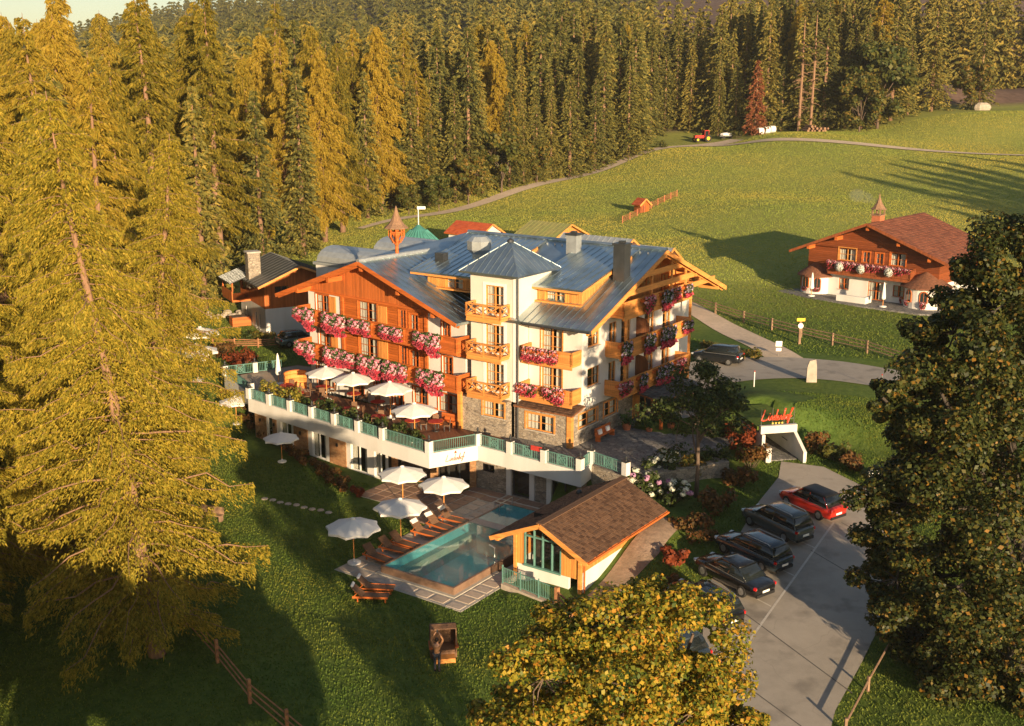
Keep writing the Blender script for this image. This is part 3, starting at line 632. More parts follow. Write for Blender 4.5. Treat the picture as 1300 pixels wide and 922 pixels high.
# barge boards, soffit and purlins of the entrance gable
for (ya, za, yb, zb) in ((EY0,EZ,RY,RZ),(EY1,EZ,RY,RZ)):
    bb = MB()
    bb.bar((XR+.03,ya,za-.14), (XR+.03,yb,zb-.14), .07, .34)
    bb.bar((XR-.35,ya,za-.3), (XR-.35,yb,zb-.3), .14, .2); bb.build('barge_board', M['timber_lt'], hotel)
sf = MB(); 
for (ya, yb) in ((EY0,RY),(EY1,RY)): sf.quad((0,ya,EZ-.215),(XR,ya,EZ-.215),(XR,yb,RZ-.215),(0,yb,RZ-.215))
sf.build('soffit', M['timber_ltv'], hotel)
pu = MB()
for yy in (1.0, 5.0, 16.0, 20.2): pu.box(-.1, XR-.15, yy-.12, yy+.12, RZ-abs(yy-RY)*.396-.55, RZ-abs(yy-RY)*.396-.28)
pu.box(-.1, XR-.1, RY-.14, RY+.14, RZ-.6, RZ-.3)
for (y0,y1,z) in ((7.2,13.8,15.0),(4.6,16.4,13.95),(15.4,19.8,13.1)): pu.box(XR-.5, XR-.32, y0, y1, z-.22, z+.2)
for yy in (9.0, 12.2, 14.6, 17.2): pu.box(XR-.48, XR-.34, yy-.07, yy+.07, 13.2, RZ-abs(yy-RY)*.396-.3)
pu.build('purlin', M['timber_lt'], hotel)
# --- dormers with shed roofs
def dormer(x0, x1, wx0, wx1, roofx0, roofx1):
    F = Face((0,2.55), (1,0), (0,-1)); h = (wx0, wx1, 13.25, 14.3)
    zb = EZ + (2.55-EY0)*.396 - .25
    m_ = wall(MB(), F, x0, x1, zb, 14.55, [h])
    for xx, sgn in ((x0,-1),(x1,1)):
        m_.quad((xx,2.55,zb),(xx,2.55,14.55),(xx,8.5,16.0),(xx,8.5,zb+2.3))
    d = m_.build('dormer', M['timber_ltv'], hotel); window(d, F, h, nv=1, nh=1, casing=.1)
    r = MB(); slab(r, (roofx0,1.85,14.5), (roofx1,1.85,14.5), (roofx1,10.2,16.46), (roofx0,10.2,16.46), .14); r = r.build('dormer_roof', M['metal_roof'], hotel)
    seams(r, (roofx0,1.85,14.5), (roofx1,1.85,14.5), (roofx1,10.2,16.46), (roofx0,10.2,16.46), .6)
    f_ = MB(); f_.box(roofx0, roofx1, 1.86, 1.93, 14.2, 14.37); f_.bar((roofx1-.03,1.9,14.3),(roofx1-.03,9.0,15.97),.06,.3); f_.box(x0-.1,x1+.1,2.2,2.5,zb+.1,zb+.22); f_.build('fascia', M['timber_lt'], r)
dormer(-5.4, -.75, -3.9, -2.2, -5.3, -.35)
dormer(-15.0, -9.1, -13.2, -11.5, -16.2, -8.9)
# --- left wing, timber gable to the terrace; stands a few degrees off the main block
_t = R(-6.5); PART_XF = (hotel, (-9.6 + 9.6*math.cos(_t) + .5*math.sin(_t), .3 + 9.6*math.sin(_t) - .5*math.cos(_t), 0), _t)
hL = [(-27.2,-25.5,9.45,11.4),(-21.8,-19.5,9.45,11.5),(-16.9,-16.1,9.45,11.4),(-15.7,-14.7,9.9,11.2),(-12.1,-11.2,9.45,11.1),
      (-27.0,-25.4,6.6,8.5),(-21.8,-19.5,6.6,8.5),(-16.9,-16.1,6.6,8.5),(-15.7,-14.7,6.9,8.3),(-12.1,-11.0,6.6,8.4)]
hG = [(-27.4,-25.2,3.35,5.5),(-22.5,-21.4,3.35,5.4),(-20.0,-19.0,4.1,5.4),(-17.8,-16.6,3.35,5.5),(-15.4,-13.8,4.0,5.4),(-12.6,-10.6,3.9,5.4)]
mb = wall(MB(), FL, -28.2, -23.7, 6.2, 11.9, [h for h in hL if h[1] < -23.7]); wall(mb, FL, -13.7, -9.6, 6.2, 11.7, [h for h in hL if h[0] > -13.7])
wall(mb, FL, -28.2, -9.6, 3.0, 6.2, hG)
wall(mb, Face((-28.2,18.7),(0,-1),(-1,0)), 0, 18.2, 3.0, 11.9); wall(mb, Face((-9.6,.5),(0,1),(1,0)), 0, 1.2, 3.0, 11.7)
wall(mb, Face((0,1.4),(1,0),(0,-1)), -9.6, -8.5, 3.0, 12.2)
mb.build('wall', M['plaster'], hotel)
mb = wall(MB(), FL, -23.7, -13.7, 6.2, 11.75, [h for h in hL if -23.7 < h[0] < -13.7]); mb.build('log_wall', M['timber_h'], hotel)
mb = MB(); F2 = Face((0,.42),(1,0),(0,-1)); mb.quad(F2.p(-28.2,11.75), F2.p(-9.6,11.5), F2.p(-9.6,11.7), F2.p(-19.6,14.95), F2.p(-28.2,11.85)); mb.build('gable_boarding', M['timber_v'], hotel)
for h in hL: window(hotel, FL, h, fm='timber', nv=1, nh=1 if h[3] - h[2] < 1.5 else 2, sill=False, casing=.1, name='balcony_door')
for h in hG: window(hotel, FL, h, fm='timber', nv=1, nh=1, sill=False, casing=.1)
for (a, z) in ((-25.35,9.45),(-19.35,9.45),(-25.25,6.6),(-19.35,6.6)):
    sh = MB(); FL.box(sh, a, a+(1.1 if a > -20 else .8), z, z+1.95, .02, .07); sh.build('shutter', M['timber_ltv'], hotel)
for a in (-23.7,-13.75):
    cp_ = MB(); FL.box(cp_, a-.16, a+.16, 6.2, 11.6, .0, .14); cp_.build('wall_post', M['timber'], hotel)
cp_ = MB(); FL.box(cp_, -28.3,-9.5,11.58,11.76,.02,.2); cp_.build('wall_beam', M['timber'], hotel)
for (zf) in (9.38, 6.5): balcony(hotel, FL, -28.0, -9.2, zf, 1.4, 'boards', 'timber')
for a in (-27.9,-23.7,-19.6,-13.8,-9.5):
    for zf in (9.2, 6.32): br = MB(); br.extr([FL.p(a-.09,zf,.02), FL.p(a-.09,zf,1.3), FL.p(a-.09,zf-.25,1.1), FL.p(a-.09,zf-.6,.02)], (.18,0,0)); br.build('balcony_bracket', M['timber'], hotel)
AX, AZ, LZ, LZl, XRr, XLl = -19.6, 15.1, 11.6, 11.2, -8.9, -30.5; GF, GB = -1.2, 8.4
lw = MB()
slab(lw, (XRr,GF,LZ), (XRr,GB,LZ), (AX,GB,AZ), (AX,GF,AZ), .2); slab(lw, (XLl,GB,LZl), (XLl,GF,LZl), (AX,GF,AZ), (AX,GB,AZ), .2)
lw = lw.build('wing_roof', M['metal_roof'], hotel); px_ = PART_XF; PART_XF = None
seams(lw, (XRr,GF,LZ), (XRr,7,LZ), (AX,7,AZ), (AX,GF,AZ), .6); seams(lw, (XLl,GF,LZl), (XLl,7,LZl), (AX,7,AZ), (AX,GF,AZ), .6)
MB().tube([(AX,GF-.05,AZ+.04),(AX,7.6,AZ+.04)], .2, 8).build('ridge_cap', M['metal_lt'], lw); PART_XF = px_
for x, z in ((XRr,LZ),(XLl,LZl)):
    bb = MB(); bb.bar((x,GF-.03,z-.14),(AX,GF-.03,AZ-.14),.07,.32); bb.bar((x,GF+.3,z-.3),(AX,GF+.3,AZ-.3),.14,.2); bb.build('barge_board', M['timber'], hotel)
    sf = MB(); sf.quad((x,GF,z-.215),(x,.45,z-.215),(AX,.45,AZ-.215),(AX,GF,AZ-.215)); sf.build('soffit', M['timber_ltv'], hotel)
for xx in (-27.8,-23.7,-15.4,-11.6,AX): 
    pu = MB(); z = AZ-abs(xx-AX)*.33-.5; pu.box(xx-.14,xx+.14,GF+.15,.45,z-.3,z+.1); pu.build('purlin', M['timber'], hotel)
# ridge turret in carved wood with shingled bell roof
tt = MB(); c = (AX-.05,3.0,14.95); tt.lathe([(.16,0),(.14,1.0),(.22,1.1),(.22,1.6),(.55,2.1)], c, 8)
for k in range(8):
    a = k*math.pi/4; tt.tube([(c[0]+.3*math.cos(a),c[1]+.3*math.sin(a),c[2]+1.2),(c[0]+.62*math.cos(a),c[1]+.62*math.sin(a),c[2]+1.75),(c[0]+.6*math.cos(a),c[1]+.6*math.sin(a),c[2]+2.4)], .06, 5)
tt.lathe([(.62,2.05),(.62,2.15)], c, 8); tt.ball((c[0],c[1],c[2]+2.25),.22)
tt = tt.build('ridge_turret', M['timber'], hotel); PART_XF = None
MB().lathe([(1.02,2.4),(.98,2.47),(.66,2.72),(.42,3.05),(.24,3.5),(.1,3.95),(.02,4.2)], c, 10).build('turret_roof', M['bark_warm'], tt)
def WL(x, y):    # wing frame -> hotel frame
    return px_[1][0] + x*math.cos(_t) - y*math.sin(_t), px_[1][1] + x*math.sin(_t) + y*math.cos(_t)
# chimneys and vents on the roof
def chimney(x, y, z0, z1, wd, dp, m, cap=True):
    c_ = MB().box(x-wd/2, x+wd/2, y-dp/2, y+dp/2, z0, z1).build('chimney', M[m], hotel)
    if cap: MB().box(x-wd/2-.08, x+wd/2+.08, y-dp/2-.08, y+dp/2+.08, z1+.002, z1+.14).box(x-.2,x+.2,y-.2,y+.2,z1+.141,z1+.3).build('chimney_cap', M['metal_dark'], c_)
chimney(-5.3,8.6,15.3,17.35,.9,.8,'metal_lt'); chimney(.3,6.3,14.6,17.3,.95,.9,'metal_dark'); chimney(-14.9,4.2,14.4,15.7,.8,.7,'metal_dark', False)
hx = MB(); hx.lathe([(.55,15.5),(.55,15.9)], (-11.3,4.4,0), 8); hx.lathe([(.6,15.9),(.95,16.25),(.95,16.9),(.6,17.25)], (-11.3,4.4,0), 8); hx.build('roof_vent', M['metal_lt'], hotel)
for (x, y, z0, z1) in ((-4.45,-.2,3.3,15.2),(-9.0,.35,3.3,11.7)): MB().tube([(x,y,z0),(x,y,z1)], .06, 6).build('downpipe', M['metal_dark'], hotel)
# back wing: low barrel roofs behind the left gable
bw = MB(); wall(bw, Face((-36,11.4),(1,0),(0,-1)), 0, 9, 2.5, 12.1); wall(bw, Face((-36,21.2),(0,-1),(-1,0)), 0, 9.8, 2.5, 12.1); bw.build('wall', M['plaster'], hotel)
for (x0, x1, y0, y1, zt) in ((-36,-27.5,11.5,15.8,13.5),(-33,-24,16.2,21,14.1)):
    b = MB(); n = 8; pts = []
    for k in range(n+1):
        t = math.pi*k/n; pts.append((0, (y0+y1)/2-(y1-y0)/2*math.cos(t), zt-1.3+1.3*math.sin(t)))
    b.extr([(x0,p[1],p[2]) for p in pts], (x1-x0,0,0)); b = b.build('barrel_roof', M['metal_lt'], hotel)
MB().box(-36.3,-17,11.3,22,11.9,12.15).build('flat_roof', M['metal_lt'], hotel)
# entrance porch
po = MB(); slab(po, (3.4,7.6,5.55), (3.4,14.2,5.55), (.05,14.2,6.1), (.05,7.6,6.1), .12)
po = po.build('porch_roof', M['timber_dk'], hotel); shingles(po, (3.4,7.6,5.55), (3.4,14.2,5.55), (.05,14.2,6.1), (.05,7.6,6.1), .3, .3, M['slate'])
for yy in (7.9, 13.9): MB().box(3.0,3.2,yy-.1,yy+.1,3.25,5.25).build('porch_post', M['timber'], hotel)
MB().box(2.95,3.25,7.8,14.0,5.251,5.42).build('porch_beam', M['timber'], hotel)
# ================================================================== terrace, pool, pool house
H0 = HW(0,0,0)
E_ = [(-28.6,-4.3),(-12.2,-6.35),(-7.4,-6.9),(-5.7,-3.45),(3.3,-4.0),(3.0,-2.1)]
M['deck_wood'] = wood('terrace_boards', (.23,.10,.055), 'v', .16, groove=.6)
terrace = thing('terrace', 'raised hotel terrace with white parapet and green railings above stone basement', 'terrace', H0, HYAW)
fl = MB(); fp = E_ + [(3.0,0),(0,0.05),(-4.9,.05),(-5.2,-.6),(-9.2,-.6),(-9.4,.55),(-26.2,.55),(-26.2,8),(-34,6.5),(-36,-.4),(-29.6,-3.2)]
fl.extr([(x,y,3.3) for x,y in fp], (0,0,-.35)); fl.build('terrace_floor', M['deck_wood'], terrace)
MB().extr([(x,y,3.31) for x,y in [(-5.7,-3.4),(3.2,-3.9),(3.0,.0),(-4.9,0),(-5.2,-.66)]], (0,0,.01)).build('terrace_paving', M['cobble'], terrace)
MB().extr([(x,y,3.31) for x,y in [(-28.4,-3.4),(-26.4,.4),(-26.4,7.6),(-33.8,6.2),(-35.8,-.3),(-29.6,-3.1)]], (0,0,.012)).build('side_paving', M['paving'], terrace)
fa = MB(); runs = list(zip(E_, E_[1:])) + [((-36,-.4),(-29.6,-3.2))]
for (a, b) in runs:
    a, b = Vector((*a,0)), Vector((*b,0)); d = (b-a).normalized(); 
    fa.bar(a + d*-.09 + Vector((0,0,2.88)), b + d*.09 + Vector((0,0,2.88)), .2, 1.1)
fa.build('fascia', M['plaster'], terrace)
def post(x, y, z0=3.431, z1=4.35, w=.42, a=0.0):
    p = MB().obox((x,y,(z0+z1)/2), (w,w,z1-z0), a).build('parapet_post', M['plaster'], terrace)
    MB().obox((x,y,z1+.03), (w+.06,w+.06,.06), a).lathe([(.07,z1+.06),(.04,z1+.16),(.09,z1+.24),(.08,z1+.34),(.02,z1+.44)], (x,y,0), 7).build('post_lantern', M['metal_dark'], p)
def rail(a, b, orn=True):
    a, b = Vector((*a,0)), Vector((*b,0)); L = (b-a).length; d = (b-a)/L; mb = MB(); z = Vector((0,0,1))
    mb.bar(a+z*4.28, b+z*4.28, .07, .05); mb.bar(a+z*3.5, b+z*3.5, .05, .05)
    n = max(2, int(L/.15))
    for k in range(n+1):
        c = a + d*(L*k/n); mb.bar(c+z*3.5, c+z*4.28, .028)
    if orn:
        m_ = (a+b)/2
        for s_ in (-1,1):
            mb.bar(m_+d*s_*.32+z*3.55, m_-d*s_*.32+z*4.22, .05); mb.bar(m_+d*s_*.36+z*3.5, m_+d*s_*.36+z*4.28, .06)
        for k in range(10):
            t0, t1 = k*.628, (k+1)*.628
            mb.bar(m_+d*.22*math.cos(t0)+z*(3.88+.22*math.sin(t0)), m_+d*.22*math.cos(t1)+z*(3.88+.22*math.sin(t1)), .05)
    return mb.build('railing', M['green_rail'], terrace)
def prun(a, b, n, first=True, last=True, orn=True):
    A, B_ = Vector((*a,0)), Vector((*b,0)); ang = math.atan2(B_.y-A.y, B_.x-A.x); d = (B_-A).normalized()*.24
    for k in range(n+1):
        p = A.lerp(B_, k/n)
        if (k > 0 or first) and (k < n or last): post(p.x, p.y, a=ang)
        if k < n: q = A.lerp(B_, (k+1)/n); rail((p+d).to_2d(), (q-d).to_2d(), orn)
prun(E_[0], E_[1], 6); prun(E_[1], E_[2], 1, False, orn=False); prun(E_[2], E_[3], 1, False, orn=False); prun(E_[3], E_[4], 3, False); prun(E_[4], E_[5], 1, False)
prun((3.0,-2.1), (6.2,-2.9), 1, False); prun((-36,-.4), (-29.6,-3.2), 1); prun((-36,-.4), (-33.6,4.4), 2, False, False); prun((-29.6,-3.2),(-28.6,-4.3),1,False,False)
# dark bank wall below the courtyard edge
MB().extr([(3.1,-2.2,0),(6.4,-3.0,0),(10.5,4,0),(10,4.5,0),(3.1,.2,0)], (0,0,3.28)).build('court_wall', M['stone'], terrace)
# basement front
u = Vector((16.4,-2.05)).normalized(); nn = Vector((u.y,-u.x)) if u.x*0-1 < 0 else None
nn = Vector((u.y, -u.x)); 
FB = Face((-28.6-nn.x*.4, -4.3-nn.y*.4), (u.x,u.y), (nn.x,nn.y))
hB = [(1.7,2.4,0.05,2.3),(3.5,5.0,0.05,2.3),(7.6,9.3,0.05,2.3),(12.3,14.2,0.05,2.3),(15.0,16.3,.1,2.2)]
mb = wall(MB(), FB, 0, 16.6, -.3, 2.9, hB); wall(mb, Face((-28.2,-3.9),(0,1),(-1,0)), -.1, 10, -.3, 2.9); mb.build('basement_wall', M['plaster'], terrace)
for h in hB: window(terrace, FB, h, fm='white', nv=1 if h[1]-h[0] > 1 else 0, nh=0, sill=False, curt=.25 if h[0] > 3 else 0, name='glass_door')
for (a0,a1) in ((.1,1.6),(2.5,3.0),(5.3,7.1),(9.8,11.8)):
    b = MB(); FB.box(b, a0, a1, .0, 2.28, -.02, .06); b.build('stone_panel', M['brickstone'], terrace)
    b = MB(); FB.box(b, (a0+a1)/2-.07, (a0+a1)/2+.07, 1.55, 1.8, .061, .16); b.build('wall_lamp', M['black'], terrace)
# glazed bay under the corner
FG = Face((-12.2,-5.2), (.955,.297), (.297,-.955)); L = 6.5
mb = wall(MB(), FG, -.2, L, -.3, 2.9, [(.3,2.9,.1,2.4),(3.5,6.0,.1,2.4)]); mb.build('bay_wall', M['brickstone'], terrace)
for h in ((.3,2.9,.1,2.4),(3.5,6.0,.1,2.4)): window(terrace, FG, h, fm='metal_dark', nv=2, nh=0, sill=False, curt=0, name='glass_front')
FR = Face((-6.2,-2.95), (1,0), (0,-1))
hR = [(.5,1.6,1.35,1.95),(3.2,4.7,.05,2.25),(6.6,8.6,.05,2.2)]
mb = wall(MB(), FR, -.1, 9.1, -.3, 2.9, hR); wall(mb, Face((2.9,-2.95),(0,1),(1,0)), 0, 1.5, -.3, 2.9); mb.build('basement_wall', M['stone'], terrace)
window(terrace, FR, hR[0], fm='black', nv=1, nh=0, sill=False, curt=0); window(terrace, FR, hR[1], fm='metal_dark', nv=0, nh=0, sill=False, curt=.0, name='door'); window(terrace, FR, hR[2], fm='metal_dark', nv=1, nh=0, sill=False, curt=0, name='door')
for a in (2.95,4.95,6.4): pb = MB(); FR.box(pb, a-.2, a+.2, -.1, 2.38, .0, .14); pb.build('white_pier', M['plaster'], terrace)
# lettering on the fascia: a strapline in thin red script
def script(mb, F, a0, z0, sc, d=.12, r=.012, slant=.25):
    """the word in joined handwriting strokes (unit height 1)"""
    ST = [[(.05,.95),(.0,.5),(-.1,.05),(.05,.0),(.35,.05),(.45,.12)],                       # L
          [(.5,.1),(.55,.42),(.56,.1),(.62,.02),(.7,.1)], [(.58,.58),(.6,.62)],              # i
          [(.7,.08),(.74,.42),(.75,.05),(.78,.3),(.86,.42),(.9,.3),(.9,.05),(.98,.05)],      # n
          [(1.2,.36),(1.1,.42),(1.02,.25),(1.06,.04),(1.16,.08),(1.22,.3),(1.26,.92),(1.22,.2),(1.27,.02),(1.34,.08)],   # d
          [(1.34,.2),(1.48,.26),(1.46,.4),(1.38,.4),(1.35,.2),(1.4,.03),(1.54,.08)],         # e
          [(1.56,.08),(1.6,.42),(1.61,.05),(1.65,.3),(1.72,.42),(1.77,.3),(1.77,.05),(1.85,.06)],   # n
          [(1.86,.05),(1.96,.6),(1.98,.98),(1.92,.8),(1.9,.02),(1.95,.3),(2.04,.42),(2.08,.28),(2.08,.04),(2.15,.06)],    # h
          [(2.3,.42),(2.2,.36),(2.18,.14),(2.26,.03),(2.36,.12),(2.37,.33),(2.3,.42),(2.44,.36)],   # o
          [(2.44,.36),(2.58,.7),(2.66,1.0),(2.58,.98),(2.54,.6),(2.5,-.1),(2.44,-.32),(2.4,-.2),(2.52,.2),(2.7,.34)]]     # f
    for s_ in ST: mb.tube([F.p(a0+(x+y*slant)*sc, z0+y*sc, d) for x, y in s_], r, 5)
    return mb
M['sign_red'] = mat('sign_red', (.62,.06,.02), .4, .05)
u2 = (Vector((1.7,3.45))).normalized(); FS = Face((-7.35,-6.75), (u2.x,u2.y), (u2.y,-u2.x))
script(MB(), FS, 1.1, 2.62, .52, .13, .022).build('fascia_lettering', M['sign_red'], terrace)
MB().extr([FS.p(1.75,3.16,.13), FS.p(1.95,3.16,.13), FS.p(1.9,3.36,.13), FS.p(1.8,3.3,.13)], (0.02,-.02,0)).build('fascia_emblem', M['sign_red'], terrace)
rs = MB(); aa = Vector((-.55,-3.77)); rs.box(-.75,.15,-3.95,-3.9,4.15,4.5); rs.build('railing_sign', M['red'], terrace)
# ---------------------------------------------------------------- pool deck in single slabs
deck = tag(MB().extr([(x,y,.03) for x,y in [(-4.5,-19.7),(5.3,-19.85),(5.3,-14.6),(5.4,-4),(-6.2,-3),(-12.4,-5.3),(-12.8,-9.2),(-9.4,-10.9),(-5.2,-12)]], (0,0,-.2)).build('pool_deck', M['concrete'], None, loc=H0, rz=HYAW), kind='structure')
# cut the basin out of the deck base: rebuild as strips
deck.data.clear_geometry(); t = MB()
for (x0,x1,y0,y1) in ((-4.5,-2.05,-19.7,-5.2),(-2.05,3.95,-19.75,-18.7),(3.95,5.3,-19.8,-4),(-2.05,3.95,-5.15,-3.05),(-4.5,-2.05,-5.15,-3.05),(-12.2,-4.5,-9.4,-5.0),(-6.2,-4.5,-5.0,-3.05),(-9.4,-4.5,-10.8,-9.4)): t.box(x0,x1,y0,y1,-.25,.045)
deck.data.from_pydata(t.v, [], t.f); deck.data.update()
M['slab_lt'] = leaf('deck_slab', [(.40,.32,.25),(.48,.39,.31),(.44,.38,.32),(.52,.42,.32)], .75, 0)
M['slab_rd'] = leaf('patio_slab', [(.22,.13,.09),(.30,.18,.12),(.26,.17,.12),(.33,.21,.14)], .8, 0)
def slabmesh(m, w, d):
    o = MB().add([(-w/2,-d/2,0),(w/2,-d/2,0),(w/2,d/2,0),(-w/2,d/2,0),(-w/2+.012,-d/2+.012,.035),(w/2-.012,-d/2+.012,.035),(w/2-.012,d/2-.012,.035),(-w/2+.012,d/2-.012,.035)],
        [(4,5,6,7),(0,1,5,4),(1,2,6,5),(2,3,7,6),(3,0,4,7)]).build('paving_slab', m, deck); return o
def objtone(name, cols, rough):
    m, nt, p = base_mat(name); L_ = nt.links; oi = _n(nt, 'ShaderNodeObjectInfo'); cr = _n(nt, 'ShaderNodeValToRGB'); el = cr.color_ramp.elements
    while len(el) < len(cols): el.new(.5)
    for i, c in enumerate(cols): el[i].position = i/(len(cols)-1); el[i].color = (*c,1)
    L_.new(oi.outputs['Random'], cr.inputs[0]); tc = _n(nt, 'ShaderNodeTexCoord'); nz = _n(nt, 'ShaderNodeTexNoise'); nz.inputs['Scale'].default_value = 4; nz.inputs['Detail'].default_value = 6
    L_.new(tc.outputs['Object'], nz.inputs['Vector']); mx = _n(nt, 'ShaderNodeMixRGB', blend_type='MULTIPLY'); mx.inputs[0].default_value = .5
    L_.new(cr.outputs[0], mx.inputs[1]); L_.new(nz.outputs['Fac'], mx.inputs[2]); L_.new(mx.outputs[0], p.inputs['Base Color']); p.inputs['Roughness'].default_value = rough
    bp = _n(nt, 'ShaderNodeBump'); bp.inputs['Strength'].default_value = .3; bp.inputs['Distance'].default_value = .02; L_.new(nz.outputs['Fac'], bp.inputs['Height']); L_.new(bp.outputs[0], p.inputs['Normal'])
    return m
M['slab_lt'] = objtone('deck_slab', [(.52,.41,.32),(.6,.49,.39),(.55,.47,.40),(.66,.53,.41)], .7)
M['slab_rd'] = objtone('patio_slab', [(.30,.18,.125),(.38,.23,.16),(.34,.22,.16),(.42,.27,.18)], .75)
pl_ = slabmesh(M['slab_lt'], .98, .68); pr_ = slabmesh(M['slab_rd'], .98, .78)
used = {'l': 0, 'r': 0}
def lay(proto, x0, x1, y0, y1, w, d, key):
    nx_, ny_ = max(1, round((x1-x0)/w)), max(1, round((y1-y0)/d)); sw, sd_ = (x1-x0)/nx_, (y1-y0)/ny_
    for j in range(ny_):
        for i in range(nx_):
            o = proto if used[key] == 0 else proto.copy(); 
            if used[key]: C.objects.link(o); o.parent = deck
            used[key] += 1; o.location = (x0+sw*(i+.5), y0+sd_*(j+.5), .046 + rng.uniform(0,.008)); o.scale = (sw/w, sd_/d, 1)
lay(pl_, -4.5,-2.05,-19.7,-5.2, 1.22,.95,'l'); lay(pl_, -2.05,3.95,-19.75,-18.7, 1.2,1.05,'l'); lay(pl_, 3.95,5.3,-19.8,-14.6, 1.35,.9,'l')
lay(pr_, -12.2,-4.5,-9.4,-5.0, 1.1,.88,'r'); lay(pr_, -6.2,-4.5,-5.0,-3.05, .85,.98,'r'); lay(pr_, -2.05,3.95,-5.15,-3.05, 1.0,1.05,'r'); lay(pr_, -9.4,-4.5,-10.8,-9.4, 1.2,.7,'r'); lay(pr_, -4.5,-2.05,-5.15,-3.05, 1.2,1.05,'r')
# ---------------------------------------------------------------- pool
def water_mat():
    m, nt, p = base_mat('pool_water'); L_ = nt.links
    t = _n(nt, 'ShaderNodeBsdfTransparent'); t.inputs[0].default_value = (.70,.95,.96,1)
    g = _n(nt, 'ShaderNodeBsdfGlossy'); g.inputs['Roughness'].default_value = .04
    f = _n(nt, 'ShaderNodeLayerWeight'); f.inputs[0].default_value = .5; pw = _n(nt, 'ShaderNodeMath', operation='POWER'); L_.new(f.outputs['Facing'], pw.inputs[0]); pw.inputs[1].default_value = 4.0; pa = _n(nt, 'ShaderNodeMath', operation='MULTIPLY_ADD', use_clamp=True); L_.new(pw.outputs[0], pa.inputs[0]); pa.inputs[1].default_value = .7; pa.inputs[2].default_value = .02
    tc = _n(nt, 'ShaderNodeTexCoord'); nz = _n(nt, 'ShaderNodeTexNoise'); nz.inputs['Scale'].default_value = 1.6; nz.inputs['Detail'].default_value = 3; L_.new(tc.outputs['Object'], nz.inputs['Vector'])
    bp = _n(nt, 'ShaderNodeBump'); bp.inputs['Strength'].default_value = .05; bp.inputs['Distance'].default_value = .05; L_.new(nz.outputs['Fac'], bp.inputs['Height']); L_.new(bp.outputs[0], g.inputs['Normal']); L_.new(bp.outputs[0], f.inputs['Normal'])
    mx = _n(nt, 'ShaderNodeMixShader'); L_.new(pa.outputs[0], mx.inputs[0]); df = _n(nt, 'ShaderNodeBsdfDiffuse'); df.inputs[0].default_value = (.06,.27,.30,1); m2 = _n(nt, 'ShaderNodeMixShader'); m2.inputs[0].default_value = .3; L_.new(t.outputs[0], m2.inputs[1]); L_.new(df.outputs[0], m2.inputs[2]); L_.new(m2.outputs[0], mx.inputs[1]); L_.new(g.outputs[0], mx.inputs[2]); L_.new(mx.outputs[0], nt.nodes['Material Output'].inputs[0]); return m
M['water'] = water_mat()
M['tile'] = mat('pool_tile', (.30,.62,.66), .4, .2, 1.2, mix2=((.18,.46,.52), .5, .7))
pool = thing('swimming_pool', 'turquoise outdoor swimming pool with raised brown rim beside the loungers', 'pool', H0, HYAW)
px0, px1, py0, py1 = -1.7, 3.6, -18.3, -5.6; wz = .5
b = MB(); b.quad((px0,py0,-1.3),(px1,py0,-1.3),(px1,py1,-1.0),(px0,py1,-1.0))
for (A, B_) in (((px0,py0),(px1,py0)),((px1,py0),(px1,py1)),((px1,py1),(px0,py1)),((px0,py1),(px0,py0))): b.quad((*A,-1.4),(*B_,-1.4),(*B_,.48),(*A,.48))
b.build('basin', M['tile'], pool)
b = MB(); b.box(px0+.02,px0+.5,py0+.1,py1-3.5,-1.3,-.1); b.box(px0+.02,px1-.02,py1-3.4,py1-2.9,-1.1,.3); b.box(px0+1.2,px1-1.4,-10.6,-9.9,-1.1,.1); b.build('underwater_bench', M['slab_lt'], pool)
MB().box(px0+.01,1.3,-9.75,-8.95,-.9,.54).build('peninsula', M['slab_lt'], pool)
MB().quad((px0,py0,wz),(px1,py0,wz),(px1,py1,wz),(px0,py1,wz)).build('water', M['water'], pool)
r_ = MB(); t_ = .14
for (x0,x1,y0,y1) in ((px0-t_,px0-.002,py0-t_,py1),(px0,px1,py0-t_,py0-.002),(px1+.002,px1+t_,py0-t_,py1),(px0-t_,px1+t_,py1+.002,py1+t_)): r_.box(x0,x1,y0,y1,-.2,.53)
r_.build('rim_wall', mat('rim_stone', (.20,.125,.085), .5, .25, 2), pool)
g = MB()
for (x0,x1,y0,y1) in ((px0-.38,px0-t_-.002,py0-.38,py1),(px0-t_,px1+.38,py0-.38,py0-t_-.002),(px1+t_+.002,px1+.38,py0-t_,-14.3)): g.box(x0,x1,y0,y1,-.1,.1)
g.build('overflow_channel', M['concrete'], pool)
MB().tube([(px1-.6,-13.4,.5),(px1-.6,-13.4,1.1),(px1-1.0,-13.4,1.2)], .05, 6).build('spout', M['steel'], pool)
hr = MB(); hr.tube([(px0-.2,-6.6,.05),(px0-.2,-6.6,.95),(px0+1.0,-6.6,.95),(px0+1.0,-6.6,.3)], .035, 6); hr.tube([(px0+.4,-5.4,.05),(px0+.4,-5.4,1.0),(px0+.4,-6.9,.95),(px0+.4,-6.9,.3)], .035, 6); hr.build('handrail', M['steel'], pool)
